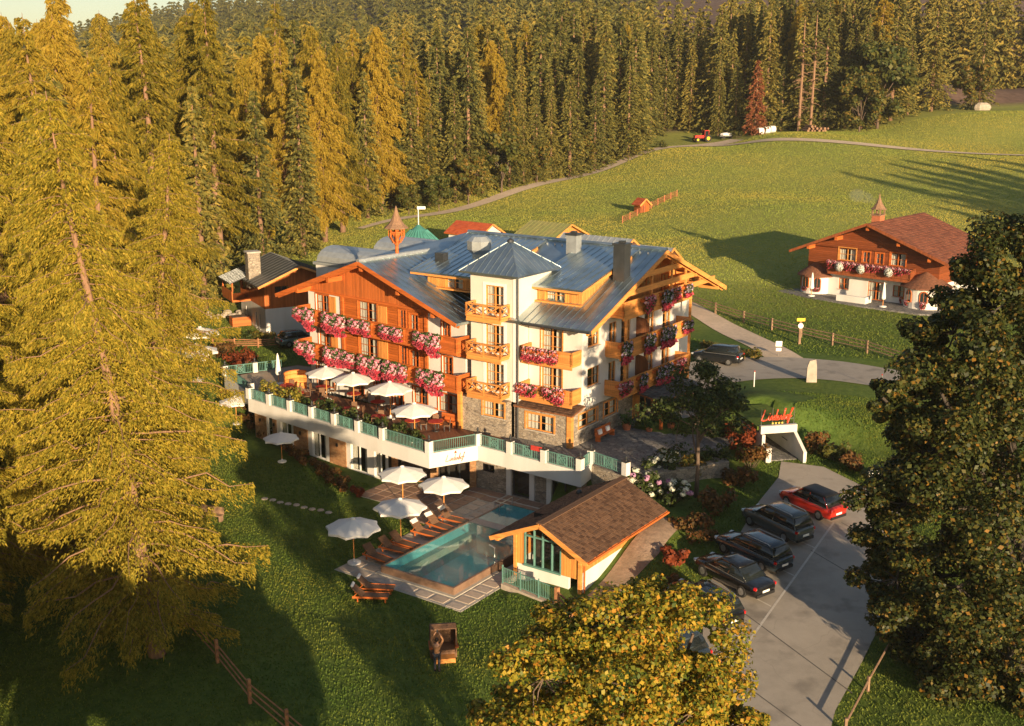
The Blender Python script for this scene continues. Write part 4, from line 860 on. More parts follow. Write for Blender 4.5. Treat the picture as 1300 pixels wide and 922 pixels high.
# ---------------------------------------------------------------- pool house
ph = thing('pool_house', 'small timber pool house with brown shingle roof and glazed gable', 'pool house', H0, HYAW)
wx0, wx1, wy0, wy1 = 5.2, 9.9, -14.4, -6.2; rx, rz_, rz0 = 7.7, 4.4, 2.85; ex0, ex1, ey0, ey1 = 4.2, 10.85, -15.5, -5.8
def rzat(x): return rz_ - abs(x-rx)*(rz_-rz0)/(ex1-rx) if x > rx else rz_ - abs(x-rx)*(rz_-rz0)/(rx-ex0)
Fp = Face((0,wy0), (1,0), (0,-1)); Fs = Face((wx1,0), (0,1), (1,0))
m_ = wall(MB(), Fp, wx0, wx1, .05, 1.1, [(9.0,9.6,.1,1.1)]); wall(m_, Fs, wy0, wy1, -.4, 1.55); wall(m_, Face((wx0,wy1),(0,-1),(-1,0)), 0, wy1-wy0, -.1, 1.1); m_.build('base_wall', M['plaster'], ph)
m_ = wall(MB(), Fp, wx0, wx1, 1.1, 3.05, [(5.9,8.5,1.1,3.04)]); m_.quad(Fp.p(wx0,3.05),Fp.p(5.9,3.05),Fp.p(5.9,rzat(5.9)-.2),Fp.p(wx0,rzat(wx0)-.2)); m_.quad(Fp.p(8.5,3.05),Fp.p(wx1,3.05),Fp.p(wx1,rzat(wx1)-.2),Fp.p(8.5,rzat(8.5)-.2))
m_.quad(Fp.p(5.9,3.55),Fp.p(8.5,3.7),Fp.p(8.5,rzat(8.5)-.2),Fp.p(rx,rz_-.2),Fp.p(5.9,rzat(5.9)-.2))
wall(m_, Fs, wy0, wy1, 1.55, 3.15); wall(m_, Face((wx0,wy1),(0,-1),(-1,0)), 0, wy1-wy0, 1.1, 3.3); m_.build('timber_wall', M['timber_ltv'], ph)
gw = MB()
for x in (5.95,6.6,7.2,7.85,8.45): Fp.box(gw, x-.035, x+.035, 1.1, 3.58, -.1, .04)
Fp.box(gw, 5.9, 8.5, 2.95, 3.05, -.08, .03); Fp.box(gw, 5.9, 8.5, 1.08, 1.2, -.1, .1)
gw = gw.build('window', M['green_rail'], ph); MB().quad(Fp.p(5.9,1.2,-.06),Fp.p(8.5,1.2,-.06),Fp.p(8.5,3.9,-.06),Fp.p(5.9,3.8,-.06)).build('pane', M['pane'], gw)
MB().quad(Fp.p(5.5,1.0,-1.6),Fp.p(9,1.0,-1.6),Fp.p(9,3.9,-1.6),Fp.p(5.5,3.8,-1.6)).build('room_shade_panel', M['room'], gw)  # dark panel standing in for shade inside the pool house
r_ = MB(); slab(r_, (ex1,ey0,rz0), (ex1,ey1,rz0), (rx,ey1,rz_), (rx,ey0,rz_), .12); slab(r_, (ex0,ey1,rz0), (ex0,ey0,rz0), (rx,ey0,rz_), (rx,ey1,rz_), .12); r_ = r_.build('roof', M['timber'], ph)
shingles(r_, (ex1,ey0,rz0), (ex1,ey1,rz0), (rx,ey1,rz_), (rx,ey0,rz_), .22, .2, M['shingle'], seed=3); shingles(r_, (ex0,ey1,rz0), (ex0,ey0,rz0), (rx,ey0,rz_), (rx,ey1,rz_), .22, .2, M['shingle'], seed=4)
b = MB(); b.bar((rx-.12,ey0,rz_+.04),(rx-.12,ey1,rz_+.04),.24,.05); b.bar((rx+.12,ey0,rz_+.05),(rx+.12,ey1,rz_+.05),.26,.05); b.build('ridge_board', M['shingle'], r_)
b = MB()
for x in (ex0, ex1): b.bar((x,ey0-.03,rz0-.1),(rx,ey0-.03,rz_-.1),.06,.26)
b.box(ex1-.06,ex1+.03,ey0,ey1,rz0-.2,rz0-.06); b.build('barge_board', M['timber_lt'], r_)
for x in (wx0+.1, wx1-.1): MB().box(x-.1,x+.1,wy0-.12,wy0+.1,.05,rzat(x)-.2).build('corner_post', M['timber_lt'], ph)
for x in (ex0+.4, ex1-.5, rx): MB().box(x-.1,x+.1,ey0+.1,wy0,rzat(x)-.38,rzat(x)-.16).build('purlin', M['timber_lt'], ph)
b = MB(); b.tube([(ex1+.08,ey0+.1,rz0-.08),(ex1+.08,ey1,rz0-.08)], .07, 6); b.tube([(wx1+.1,wy0+.15,.2),(wx1+.1,wy0+.15,2.9)], .045, 6); b.build('gutter', M['timber'], ph)
MB().ball((rx-2.0,-8,rzat(rx-2.0)+.15),.2).build('vent', M['metal_dark'], r_)
# low wall with green railing in front of the pool house
yd = thing('pool_yard_railing', 'green metal railing on low stone kerb in front of pool house', 'railing', H0, HYAW)
k = MB(); k.bar((5.4,-15.9,.18),(9.6,-16.5,.18),.3,.36); k.bar((5.4,-15.9,.18),(5.35,-14.6,.18),.25,.34); k.build('kerb', M['slab_lt'], yd)
k = MB(); A, B_ = Vector((5.4,-15.9,0)), Vector((9.6,-16.5,0)); z = Vector((0,0,1))
k.bar(A+z*1.35,B_+z*1.35,.05); k.bar(A+z*.5,B_+z*.5,.04)
for i in range(34): p = A.lerp(B_, i/33); k.bar(p+z*.5, p+z*1.35, .025)
k.build('bars', M['green_rail'], yd)
for i in range(4): p = A.lerp(B_, i/3); MB().bar(p+z*.3, p+z*1.5, .07).build('post', M['green_rail'], yd)
# ================================================================== flowers on balconies
def flower_cluster(name, label, cols, group, n=150, seed=1, rx=.5, h=1.0, trail=.5):
    """hanging geraniums: blossoms spilling over a planter, with leaves between them"""
    r = np.random.default_rng(seed); t = thing(name, label, 'flowers', group=group)
    def cards(n, s, zlo, zhi, out):
        u_ = r.uniform(-1,1,n); v_ = r.uniform(0,1,n); z = zhi + (zlo-zhi)*v_
        wd = rx*np.sqrt(np.clip(1-(2*v_-.75)**2*.55, .05, 1)); y = -(.16+.22*np.sqrt(np.clip(1-u_**2,0,1))*np.sin(np.pi*np.clip(v_+.15,0,1)))*out + r.normal(0,.04,n)
        c = np.stack([u_*wd, y, z], 1); a = r.normal(size=(n,3)); a[:,1] *= .5; a /= np.linalg.norm(a,axis=1)[:,None]
        b = np.cross(a, r.normal(size=(n,3))); b /= np.linalg.norm(b,axis=1)[:,None]; s_ = s*r.uniform(.7,1.3,(n,1))
        V_ = np.stack([c-a*s_, c-b*s_, c+a*s_, c+b*s_], 1).reshape(-1,3); return V_, np.arange(4*n).reshape(-1,4)
    V_, F0 = cards(int(n*.9), .09, -h*.8, .2, 1.0); np_mesh('foliage', V_, F0, M['geranium_leaf'], t)
    k = len(cols)
    for i, (cm, z0, z1) in enumerate(cols):
        V_, F0 = cards(int(n*.9), .075, z0*h, z1*h, 1.08); np_mesh('blossom', V_, F0, M[cm], t)
    MB().box(-rx*.95,rx*.95,-.12,.1,-.12,.06).build('planter', M['timber'], t)
    return t
M['geranium_leaf'] = leaf('geranium_leaf', [(.03,.06,.015),(.07,.12,.03)], .6, .2)
M['pink'] = leaf('pink_bloom', [(.50,.10,.18),(.62,.28,.36),(.70,.55,.55),(.45,.06,.12)], .6, .2)
M['crimson'] = leaf('crimson_bloom', [(.44,.025,.05),(.56,.06,.09),(.5,.11,.15),(.36,.02,.04)], .6, .2)
M['violet'] = leaf('violet_bloom', [(.20,.12,.26),(.38,.30,.44),(.55,.5,.55),(.12,.07,.16)], .6, .2)
M['orange'] = leaf('orange_bloom', [(.6,.18,.04),(.62,.1,.05)], .6, .2)
Pk = flower_cluster('flower_basket', '', [('pink',-.8,.2),('crimson',-1.0,-.3)], None, 170, 1, .62, 1.05)
Vi = flower_cluster('flower_basket', '', [('violet',-.7,.2),('crimson',-.95,-.5)], None, 130, 2, .6, 1.0)
Rd = flower_cluster('flower_basket', '', [('crimson',-.95,.2),('pink',-.4,.2)], None, 150, 3, .6, 1.0)
Mx = flower_cluster('flower_basket', '', [('pink',-.8,.25),('crimson',-.95,-.2),('orange',-.5,.1)], None, 150, 4, .6, 1.0)
_used = set()
def flowers(proto, x, y, z, rz, label, group, sc=1.0, base=None):
    w_ = HW(x,y,z) if base is None else base(x,y,z)
    if proto.name not in _used: _used.add(proto.name); o = proto; o.location = w_; o.rotation_euler.z = rz
    else: o = dup(proto, w_, rz)
    o.scale = (sc*rng.uniform(.75,1.25), sc*rng.uniform(.9,1.2), sc*rng.uniform(.7,1.25)); o.rotation_euler.z += rng.uniform(-.12,.12); o['label'] = label; o['group'] = group; o['category'] = 'flowers'
for (zf, lab) in ((9.38,'upper'),(6.5,'lower')):
    for i, x in enumerate((-27.3,-26.0,-23.5,-22.2,-20.2,-18.9,-16.6,-15.3,-12.6,-11.3) if zf > 9 else (-27.3,-26.0,-23.5,-22.3,-21.1,-19.2,-17.9,-16.0,-14.7,-12.5,-11.2)):
        flowers(Pk, *WL(x, -1.02), zf+.85, HYAW+_t, f'pink and red geraniums hanging from {lab} balcony of the timber gable', f'{lab} gable balcony geraniums', 1.28)
for i, (y, zf, pr) in enumerate(((4.9,6.38,Rd),(7.6,6.38,Vi),(10.4,6.38,Vi),(11.6,6.38,Vi),(13.8,6.38,Rd),(4.9,9.33,Vi),(8.4,9.33,Vi),(10.8,9.33,Vi),(11.9,9.33,Vi),(14.8,9.33,Vi),(8.2,12.28,Rd),(11.0,12.28,Vi),(12.6,12.28,Mx),(14.6,12.28,Vi))):
    lv = {6.38:'lowest',9.33:'middle',12.28:'top'}[zf]; kd = 'deep red and pink' if pr is Rd else 'violet and white' if pr is Vi else 'mixed pink and orange'
    flowers(pr, 1.42, y, zf+.85, HYAW+R(90), f'{kd} flowers hanging from {lv} balcony above the hotel entrance', f'{kd} {lv} entrance balcony flowers', 1.2)
for x in (-3.6,-2.6,-1.6): flowers(Mx, x, .08, 10.15, HYAW, 'pink and orange flowers across the upper small balcony beside the tower', 'upper small balcony flowers', 1.0)
for x, pr in ((-4.2,Mx),(-3.5,Rd),(-1.7,Rd),(-1.0,Mx)): flowers(pr, x, .08, 7.4, HYAW, f'{"mixed pink" if pr is Mx else "red and pink"} flowers on lower small balcony beside the tower', 'lower small balcony flowers', 1.0)
# ================================================================== chalet across the road
CA = R(-42.3); C0 = (34.58,134.3); cc, cs = math.cos(CA), math.sin(CA)
def CW(x, y, z=0.0): return (C0[0]+x*cc-y*cs, C0[1]+x*cs+y*cc, z)
M['chalet_wood'] = wood('chalet_timber', (.24,.065,.02), 'v', .2, groove=.8)
M['chalet_woodh'] = wood('chalet_logs', (.21,.056,.018), 'h', .22, groove=.8)
ch = thing('chalet', 'white and dark timber chalet with broad red shingle roof in the meadow', 'chalet', CW(0,0,0), CA)
cf = Face((0,0),(1,0),(0,-1)); cr_ = Face((16.3,0),(0,1),(1,0)); cl_ = Face((.6,12),(0,-1),(-1,0))
hw = [(4.6,5.9,5.4,6.7),(8.2,10.2,4.6,6.7),(11.2,12.5,5.3,6.6)]
m_ = wall(MB(), cf, .6, 16.3, 4.2, 7.1, hw); wall(m_, cr_, 0, 12, 4.2, 7.1, [(3.2,4.4,5.2,6.6),(7,8.2,5.2,6.6)]); wall(m_, cl_, 0, 12, 4.2, 7.1); m_.build('wall', M['plaster'], ch)
for i, h in enumerate(hw): window(ch, cf, h, fm='timber', nv=1, nh=1, sill=i != 1, name='door' if i == 1 else 'window')
for h in ((3.2,4.4,5.2,6.6),(7,8.2,5.2,6.6)): window(ch, cr_, h, fm='timber')
hu = [(4.4,6.5,8.75,10.2),(7.3,8.2,8.75,10.0),(8.9,9.8,8.75,10.0),(10.6,12.4,8.75,10.2)]
m_ = wall(MB(), cf, .6, 16.3, 7.1, 10.2, hu); m_.quad(cf.p(.6,10.2),cf.p(16.3,10.2),cf.p(16.3,10.25),cf.p(8.3,13.1),cf.p(.6,10.0)); wall(m_, cr_, 0, 12, 7.1, 10.2); wall(m_, cl_, 0, 12, 7.1, 9.9); m_.build('timber_wall', M['chalet_woodh'], ch)
for h in hu: window(ch, cf, h, fm='timber_lt' if h[1]-h[0] > 2 else 'timber', nv=1, nh=1, sill=False, casing=.12)
r_ = MB(); slab(r_, (18.1,-1.6,9.7), (18.1,13.6,9.7), (8.3,13.6,13.4), (8.3,-1.6,13.4), .16); slab(r_, (-1.1,13.6,9.5), (-1.1,-1.6,9.5), (8.3,-1.6,13.4), (8.3,13.6,13.4), .16); r_ = r_.build('roof', M['chalet_wood'], ch)
shingles(r_, (18.1,-1.6,9.7), (18.1,13.6,9.7), (8.3,13.6,13.4), (8.3,-1.6,13.4), .42, .34, M['shingle_red'], seed=8, th=.05, jag=.04); shingles(r_, (-1.1,13.6,9.5), (-1.1,-1.6,9.5), (8.3,-1.6,13.4), (8.3,13.6,13.4), .5, .5, M['shingle_red'], seed=9, th=.05)
b = MB(); b.bar((18.1,-1.65,9.6),(8.3,-1.65,13.3),.08,.3); b.bar((-1.1,-1.65,9.4),(8.3,-1.65,13.3),.08,.3); b.build('barge_board', M['chalet_wood'], r_)
b = MB()
for x in (1.2,4.6,8.3,12.0,15.6):
    z = 13.4-abs(x-8.3)*.385-.5; b.box(x-.16,x+.16,-1.45,.1,z-.3,z+.12)
b.build('purlin', M['timber'], ch)
balcony(ch, cf, 3.8, 13.6, 7.6, 1.35, 'boards', 'chalet_wood', hr=1.05)
MB().box(7.4,8.4,1.4,2.6,12.6,14.0).build('chimney', M['terracotta'], ch)
c = MB(); c.box(7.3,8.5,1.3,2.7,14.0,14.12); 
for x in (7.45,8.35):
    for y in (1.45,2.55): c.box(x-.07,x+.07,y-.07,y+.07,14.12,14.7)
c.lathe([(.95,14.7),(.75,14.85),(.35,15.4),(.12,16.0),(.02,16.5)], (7.9,2.0,0), 8); c.build('chimney_cap', M['bark_warm'], ch)
def arch_window(parent, cx_, cy_, ang, rr, z0, wd, hg):
    """round-headed window on a turret, box of red flowers below"""
    n_ = Vector((math.cos(ang), math.sin(ang), 0)); t_ = Vector((-n_.y, n_.x, 0)); o_ = Vector((cx_,cy_,0)) + n_*rr
    def ring(d, s_, zz): return [o_ + n_*d + t_*(-wd/2*s_) + Vector((0,0,zz)), o_ + n_*d + t_*(wd/2*s_) + Vector((0,0,zz))] + [o_ + n_*d + t_*(wd/2*s_*math.cos(a)) + Vector((0,0,z0+hg-wd/2+wd/2*s_*math.sin(a))) for a in (0,.5,1.05,1.57,2.09,2.64,3.14)]
    w_ = MB().extr(ring(-.1,1.12,z0-.06), n_*.16).build('window', M['timber'], parent); MB().extr(ring(.061,.86,z0+.05), n_*.02).build('pane', M['glass'], w_)
    m_ = o_ + n_*.07; MB().bar(m_+Vector((0,0,z0)), m_+Vector((0,0,z0+hg)), .05).build('mullion', M['timber'], w_)
M['turret_shingle'] = mat('turret_shingle', (.17,.07,.038), .85, .4, 5, bump=.6)
def turret(cx_, cy_, rr, angs, zt):
    t_ = MB().lathe([(rr*1.02,4.2),(rr,4.8),(rr,zt)], (cx_,cy_,0), 28).build('turret', M['plaster'], ch, smooth=False)
    MB().lathe([(rr+.5,zt-.12),(rr+.48,zt+.02),(rr*.55,zt+.95),(.1,zt+1.6)], (cx_,cy_,0), 28).build('turret_roof', M['turret_shingle'], ch)
    for a in angs: arch_window(t_, cx_, cy_, R(a), rr, 5.35, .8, 1.25)
turret(1.6,.4,1.75,(-150,-105,-60),6.75); turret(14.9,.2,2.25,(-160,-118,-72,-25),6.95)
MB().box(16.2,16.6,4,9,4.2,6.6).build('side_bay', M['plaster'], ch)
MB().box(6.0,9.5,-3.2,-2.9,4.3,5.35).box(9.2,9.5,-2.9,-1.6,4.3,5.35).build('garden_wall', M['plaster'], ch)
tag(MB().extr([CW(x,y,4.62) for x,y in [(-2,-2.2),(3,-3.6),(9,-4.4),(16,-4.4),(20,-2.6),(20.5,6),(17,11),(-1,8)]], (0,0,-.5)).build('chalet_paving', M['cobble']), kind='structure')
for i in range(13): flowers(Rd, 4.2+.76*i, -1.45, 8.72, CA, 'red geraniums along the carved balcony of the meadow chalet', 'chalet balcony geraniums', .75, CW)
M['white_bloom'] = leaf('white_bloom', [(.62,.6,.55),(.72,.7,.66),(.5,.46,.42)], .7, .2)
for x in (5.4,8.0,11.3):
    r = np.random.default_rng(int(x*10)); n = 330; d = r.normal(size=(n,3)); d /= np.linalg.norm(d,axis=1)[:,None]; q = np.cross(d, r.normal(size=(n,3))); q /= np.linalg.norm(q,axis=1)[:,None]; q2 = np.cross(d,q); c = d*np.array([.5,.4,.55])*r.uniform(.85,1.05,(n,1)); s_ = .075
    t = thing('flower_globe', 'round white flower globe hanging on balcony of the meadow chalet', 'flowers', CW(x,-1.75,8.25), CA, 'white flower globes on chalet'); np_mesh('blossom', np.stack([c-q*s_,c-q2*s_,c+q*s_,c+q2*s_],1).reshape(-1,3), np.arange(4*n).reshape(-1,4), M['white_bloom'], t)
    MB().ball((0,0,0),(.44,.34,.48),8,6).build('foliage', M['geranium_leaf'], t)
for (cx_,cy_,a,rr) in ((1.6,.4,-105,1.75),(1.6,.4,-60,1.75),(14.9,.2,-118,2.25),(14.9,.2,-72,2.25),(14.9,.2,-160,2.25),(14.9,.2,-25,2.25)):
    q = (cx_+(rr+.15)*math.cos(R(a)), cy_+(rr+.15)*math.sin(R(a))); flowers(Rd, q[0], q[1], 5.35, CA+R(a+90), f'red flowers under arched window of the {"small" if rr < 2 else "large"} round chalet turret', f'{"small" if rr < 2 else "large"} turret window flowers', .62, CW)
# ================================================================== annex behind the terrace
AA = R(28); A0 = (-25.6,116.3); ac, as_ = math.cos(AA), math.sin(AA)
def AW(x, y, z=0.0): return (A0[0]+x*ac-y*as_, A0[1]+x*as_+y*ac, z)
an = thing('annex_house', 'small annex with white base, brown timber upper floor and stone chimney', 'house', AW(0,0,0), AA)
f0 = Face((0,0),(1,0),(0,-1)); f1 = Face((0,9.5),(0,-1),(-1,0))
m_ = wall(MB(), f0, 0, 7.5, 2.4, 5.9, [(5.2,6.2,2.9,5.0)]); wall(m_, f1, 0, 9.5, 2.4, 5.9, [(2.0,2.5,3.6,5.0),(5.6,6.1,3.4,5.0),(7.0,7.5,3.4,5.0)]); m_.build('wall', M['plaster'], an)
for h in ((2.0,2.5,3.6,5.0),(5.6,6.1,3.4,5.0),(7.0,7.5,3.4,5.0)): window(an, f1, h, fm='metal_dark', nv=0, nh=0, curt=0)
window(an, f0, (5.2,6.2,2.9,5.0), fm='timber', nv=0, sill=False, curt=0, name='door')
m_ = wall(MB(), f0, -.05, 7.5, 5.9, 8.6, [(1.1,2.6,7.2,8.2)]); m_.quad(f0.p(-.05,8.6),f0.p(7.5,8.6),f0.p(7.5,8.7),f0.p(3.7,10.2),f0.p(-.05,8.7)); wall(m_, f1, 0, 9.55, 5.9, 8.5, [(.6,2.2,6.8,8.1)]); m_.build('timber_wall', M['timber_v'], an)
window(an, f0, (1.1,2.6,7.2,8.2), fm='timber_dk', nv=1, nh=0, sill=False, curt=0); window(an, f1, (.6,2.2,6.8,8.1), fm='timber_dk', nv=1, nh=0, sill=False, curt=0)
r_ = MB(); slab(r_, (-.9,9.9,8.4), (-.9,-.9,8.4), (3.7,-.9,10.3), (3.7,9.9,10.3), .15); slab(r_, (8.4,-.9,8.4), (8.4,9.9,8.4), (3.7,9.9,10.3), (3.7,-.9,10.3), .15); r_ = r_.build('roof', M['metal_dark'], an)  # darker roof metal paints in the shade lying over the annex
seams(r_, (-.9,-.9,8.4), (-.9,9.9,8.4), (3.7,9.9,10.3), (3.7,-.9,10.3), .9, m='metal_dark'); seams(r_, (8.4,-.9,8.4), (8.4,9.9,8.4), (3.7,9.9,10.3), (3.7,-.9,10.3), .9, m='metal_dark')
b = MB(); 
for yy in (-.95, 9.95):
    b.bar((-.9,yy,8.3),(3.7,yy,10.2),.07,.22); b.bar((8.4,yy,8.3),(3.7,yy,10.2),.07,.22)
b.build('barge_board', M['timber_lt'], r_)
MB().box(-.6,.7,3.4,4.6,7.6,11.3).build('chimney', M['stone'], an); MB().box(-.7,.8,3.3,4.7,11.302,11.45).build('chimney_cap', M['concrete'], an)
lt = MB(); slab(lt, (-2.3,9.8,8.0), (-2.3,5.0,8.0), (-.2,5.0,8.75), (-.2,9.8,8.75), .1); lt = lt.build('lean_to_roof', M['metal_dark'], an)
b = MB()
for k in range(9): b.bar((-2.3,5.05+.58*k,8.04),(-.2,5.05+.58*k,8.79),.05)
for k in range(4): b.bar((-2.3+.7*k,5.0,8.05+.25*k),(-2.3+.7*k,9.8,8.05+.25*k),.05)
b.build('glazing_bar', M['metal_lt'], lt, kind='stuff')
MB().box(-2.0,-.06,5.3,9.5,5.9,6.1).build('annex_balcony', M['timber'], an); MB().box(-2.05,-1.95,5.3,9.5,6.1,7.05).build('annex_railing', M['timber_v'], an)
for y in (5.4,9.4): MB().box(-2.0,-1.86,y-.07,y+.07,7.051,7.98).build('lean_to_post', M['timber'], an)
# ================================================================== sheds and roofs behind the hotel
def hut(name, label, cat, x, y, rz, w_, d_, hw_, hr_, wm, rm, ov=.5, sh=None, extra=None, group=None):
    z = gz(x, y) - .1; t = thing(name, label, cat, (x,y,z), rz, group)
    f_ = Face((-w_/2,-d_/2),(1,0),(0,-1)); m_ = wall(MB(), f_, 0, w_, 0, hw_, [(w_*.35,w_*.6,.05,hw_*.85)]); m_.quad(f_.p(0,hw_),f_.p(w_,hw_),f_.p(w_/2,hr_-.1))
    fb = Face((w_/2,d_/2),(-1,0),(0,1)); wall(m_, fb, 0, w_, 0, hw_); m_.quad(fb.p(0,hw_),fb.p(w_,hw_),fb.p(w_/2,hr_-.1))
    wall(m_, Face((w_/2,-d_/2),(0,1),(1,0)), 0, d_, 0, hw_, [(d_*.3,d_*.5,hw_*.4,hw_*.8)]); wall(m_, Face((-w_/2,d_/2),(0,-1),(-1,0)), 0, d_, 0, hw_); m_.build('wall', M[wm], t)
    window(t, f_, (w_*.35,w_*.6,.05,hw_*.85), fm='timber', nv=1, nh=0, sill=False, curt=0, name='door'); window(t, Face((w_/2,-d_/2),(0,1),(1,0)), (d_*.3,d_*.5,hw_*.4,hw_*.8), fm='timber', nv=1, nh=0, curt=0)
    k = (hr_-hw_)/(w_/2); e = hw_ - k*ov
    r_ = MB(); slab(r_, (w_/2+ov,-d_/2-ov,e), (w_/2+ov,d_/2+ov,e), (0,d_/2+ov,hr_), (0,-d_/2-ov,hr_), .12); slab(r_, (-w_/2-ov,d_/2+ov,e), (-w_/2-ov,-d_/2-ov,e), (0,-d_/2-ov,hr_), (0,d_/2+ov,hr_), .12); r_ = r_.build('roof', M['timber'], t)
    A_ = ((w_/2+ov,-d_/2-ov,e),(w_/2+ov,d_/2+ov,e),(0,d_/2+ov,hr_),(0,-d_/2-ov,hr_)); B_ = ((-w_/2-ov,d_/2+ov,e),(-w_/2-ov,-d_/2-ov,e),(0,-d_/2-ov,hr_),(0,d_/2+ov,hr_))
    if sh: 
        for q in (A_, B_): shingles(r_, *q, .5, .5, M[sh], seed=5)
    else:
        for q in (A_, B_): seams(r_, *q, .7, m=rm)
        r_.data.materials[0] = M[rm]
    b = MB(); b.bar((w_/2+ov,-d_/2-ov-.03,e-.08),(0,-d_/2-ov-.03,hr_-.08),.06,.22); b.bar((-w_/2-ov,-d_/2-ov-.03,e-.08),(0,-d_/2-ov-.03,hr_-.08),.06,.22); b.build('barge_board', M['timber_lt'], t)
    return t, r_
M['sod'] = mat('sod_roof', (.27,.25,.09), .95, .3, 2.5, bump=.9, bscale=6, mix2=((.2,.24,.07), .5, .7))
M['redtile'] = leaf('red_tile', [(.42,.08,.03),(.5,.11,.04),(.36,.07,.03)], .8, 0)
hut('garden_shed','low shed with bright red tile roof behind the hotel','shed',-5.5,168,R(50),4.6,6.2,2.2,3.5,'plaster','redtile',sh='redtile')
t, r_ = hut('grass_roof_hut','timber hut with grass growing on its roof behind the hotel','hut',5.6,163,R(48),6.2,6.0,2.3,3.7,'timber_ltv','sod',ov=.8,sh=None)
hut('play_hut','tiny red roofed wooden hut in the meadow beside the red fence','hut',21.5,190,R(30),1.8,1.8,1.5,2.3,'timber_v','redtile',ov=.3,sh='redtile')
hut('outbuilding','outbuilding with pale grey metal roof behind the main hotel ridge','outbuilding',9.5,126,R(52),6,8,6.4,8.3,'timber_dk','metal_lt',ov=.6)
hut('lean_to_store','smaller store with ribbed grey metal roof behind the entrance gable','outbuilding',14.6,124,R(52),5,6,5.6,7.4,'timber_dk','metal_lt',ov=.5)
# green pavilion
x, y = -10.4, 127; pv = thing('pavilion', 'round pavilion with ribbed green conical roof and small weather vane', 'pavilion', (x,y,gz(x,y)-.1)); pv.scale = (1.15,1.15,1.06)
MB().lathe([(4.4,0),(4.4,4.4)], (0,0,0), 14).build('wall', M['timber_dk'], pv)
p_ = MB().lathe([(5.6,4.3),(5.5,4.45),(2.9,6.4),(.8,8.5),(.1,9.1)], (0,0,0), 14).build('roof', M['green_roof'], pv)
s_ = MB()
for k in range(28):
    a = k*math.pi/14; s_.tube([(5.5*math.cos(a),5.5*math.sin(a),4.48),(2.9*math.cos(a),2.9*math.sin(a),6.44),(.8*math.cos(a),.8*math.sin(a),8.54)], .06, 4)
s_.build('roof_rib', M['green_roof'], p_, kind='stuff')
MB().tube([(0,0,9.0),(0,0,11.0)], .05, 5).box(-.1,.7,-.03,.03,10.7,11.0).build('weather_vane', M['white'], pv)
# slatted red fence in the meadow by the play hut
x0, y0, x1, y1 = 17.5, 181, 29, 202; rf = thing('red_mesh_fence', 'low red slatted fence running past the tiny meadow hut', 'fence', (x0,y0,gz(x0,y0)))
for k in range(9):
    t_ = k/8; xx, yy = x0+(x1-x0)*t_, y0+(y1-y0)*t_; zz = gz(xx,yy)-gz(x0,y0); MB().box(xx-x0-.06,xx-x0+.06,yy-y0-.06,yy-y0+.06,zz-.1,zz+1.2).build('post', M['terracotta'], rf)
    if k < 8:
        t2 = (k+1)/8; xb, yb = x0+(x1-x0)*t2, y0+(y1-y0)*t2; zb = gz(xb,yb)-gz(x0,y0); b = MB()
        for q in (.25,.45,.65,.85,1.05): b.bar((xx-x0,yy-y0,zz+q),(xb-x0,yb-y0,zb+q),.03,.05)
        b.build('slat_bay', M['terracotta'], rf)
M['fence_wood'] = mat('weathered_fence', (.24,.15,.095), .85, .3, 3, stretch=(1,1,.4))
# ================================================================== furniture and garden things
def parasol(label, group, r=1.72, h=2.9, edge=2.35):
    t = thing('parasol', label, 'parasol', group=group); n = 8; mb = MB()
    rim = [(r*math.cos(R(22.5+45*k)), r*math.sin(R(22.5+45*k)), edge) for k in range(n)]
    mid = [(r*.5*math.cos(R(22.5+45*k)), r*.5*math.sin(R(22.5+45*k)), edge+(h-edge)*.56) for k in range(n)]
    sag = [(r*.87*math.cos(R(45*(k+1))), r*.87*math.sin(R(45*(k+1))), edge+.04) for k in range(n)]
    for k in range(n):
        j = (k+1) % n; c = MB()
        c.add([rim[k], sag[k], rim[j], mid[j], (0,0,h), mid[k]], [(0,1,3,5),(1,2,3),(5,3,4)])
        mb.add(c.v, c.f); dz = (0,0,-.14)
        mb.add([rim[k], sag[k], rim[j]] + [(p[0],p[1],p[2]-.14) for p in (rim[k], sag[k], rim[j])], [(0,3,4,1),(1,4,5,2)])
    mb.lathe([(.16,h+.0),(.12,h+.07),(.02,h+.1)], (0,0,0), 8); mb.build('canopy', M['canvas'], t)
    rb = MB()
    for k in range(n): rb.bar((0,0,h-.06), (rim[k][0]*.98, rim[k][1]*.98, edge-.02), .025, .03)
    rb.build('rib', M['timber_lt'], t); MB().tube([(0,0,.1),(0,0,h)], .035, 8).build('pole', M['timber_lt'], t)
    MB().lathe([(.42,0),(.42,.09),(.1,.14),(.06,.3)], (0,0,0), 16).build('base', M['white'], t)
    return t
gP = 'white parasols beside the pool'
par = parasol('white octagonal parasol beside the pool loungers', gP)
for i, (x, y, z, lab, g, s_, rz) in enumerate([(-4.1,-18.35,.08,'white parasol at the pool deck corner next to the lawn',None,1,.1),(-3.95,-14.1,.08,'white parasol between the row of brown pool loungers',None,1,.3),
      (-4.25,-9.25,.08,'white parasol standing on the reddish patio near the pool end',None,1,.2),(-7.95,-9.2,.08,'white parasol on the patio beside the low hedge and red flowers',None,1,.15),
      (-23.3,-.7,3.31,'white terrace parasol over tables at the far terrace end by the wicker screen',None,.98,.2),(-19.9,-1.1,3.31,'white parasol over the middle tables of the raised terrace',None,1,.3),
      (-15.5,-1.7,3.31,'white terrace parasol under the lower geranium balcony',None,1.02,.15),(-10.2,-5.1,3.31,'white parasol at the terrace corner above the bay',None,1.0,.22),
      (-21.9,-7.3,.06,'small white parasol in front of the basement stone panels',None,.82,.2)]):
    o = par if i == 0 else copy_tree(par); o.location = HW(x,y,z); o.rotation_euler.z = HYAW+rz; o.scale = (s_,)*3; o['label'] = lab
    if 'group' in o.keys(): del o['group']
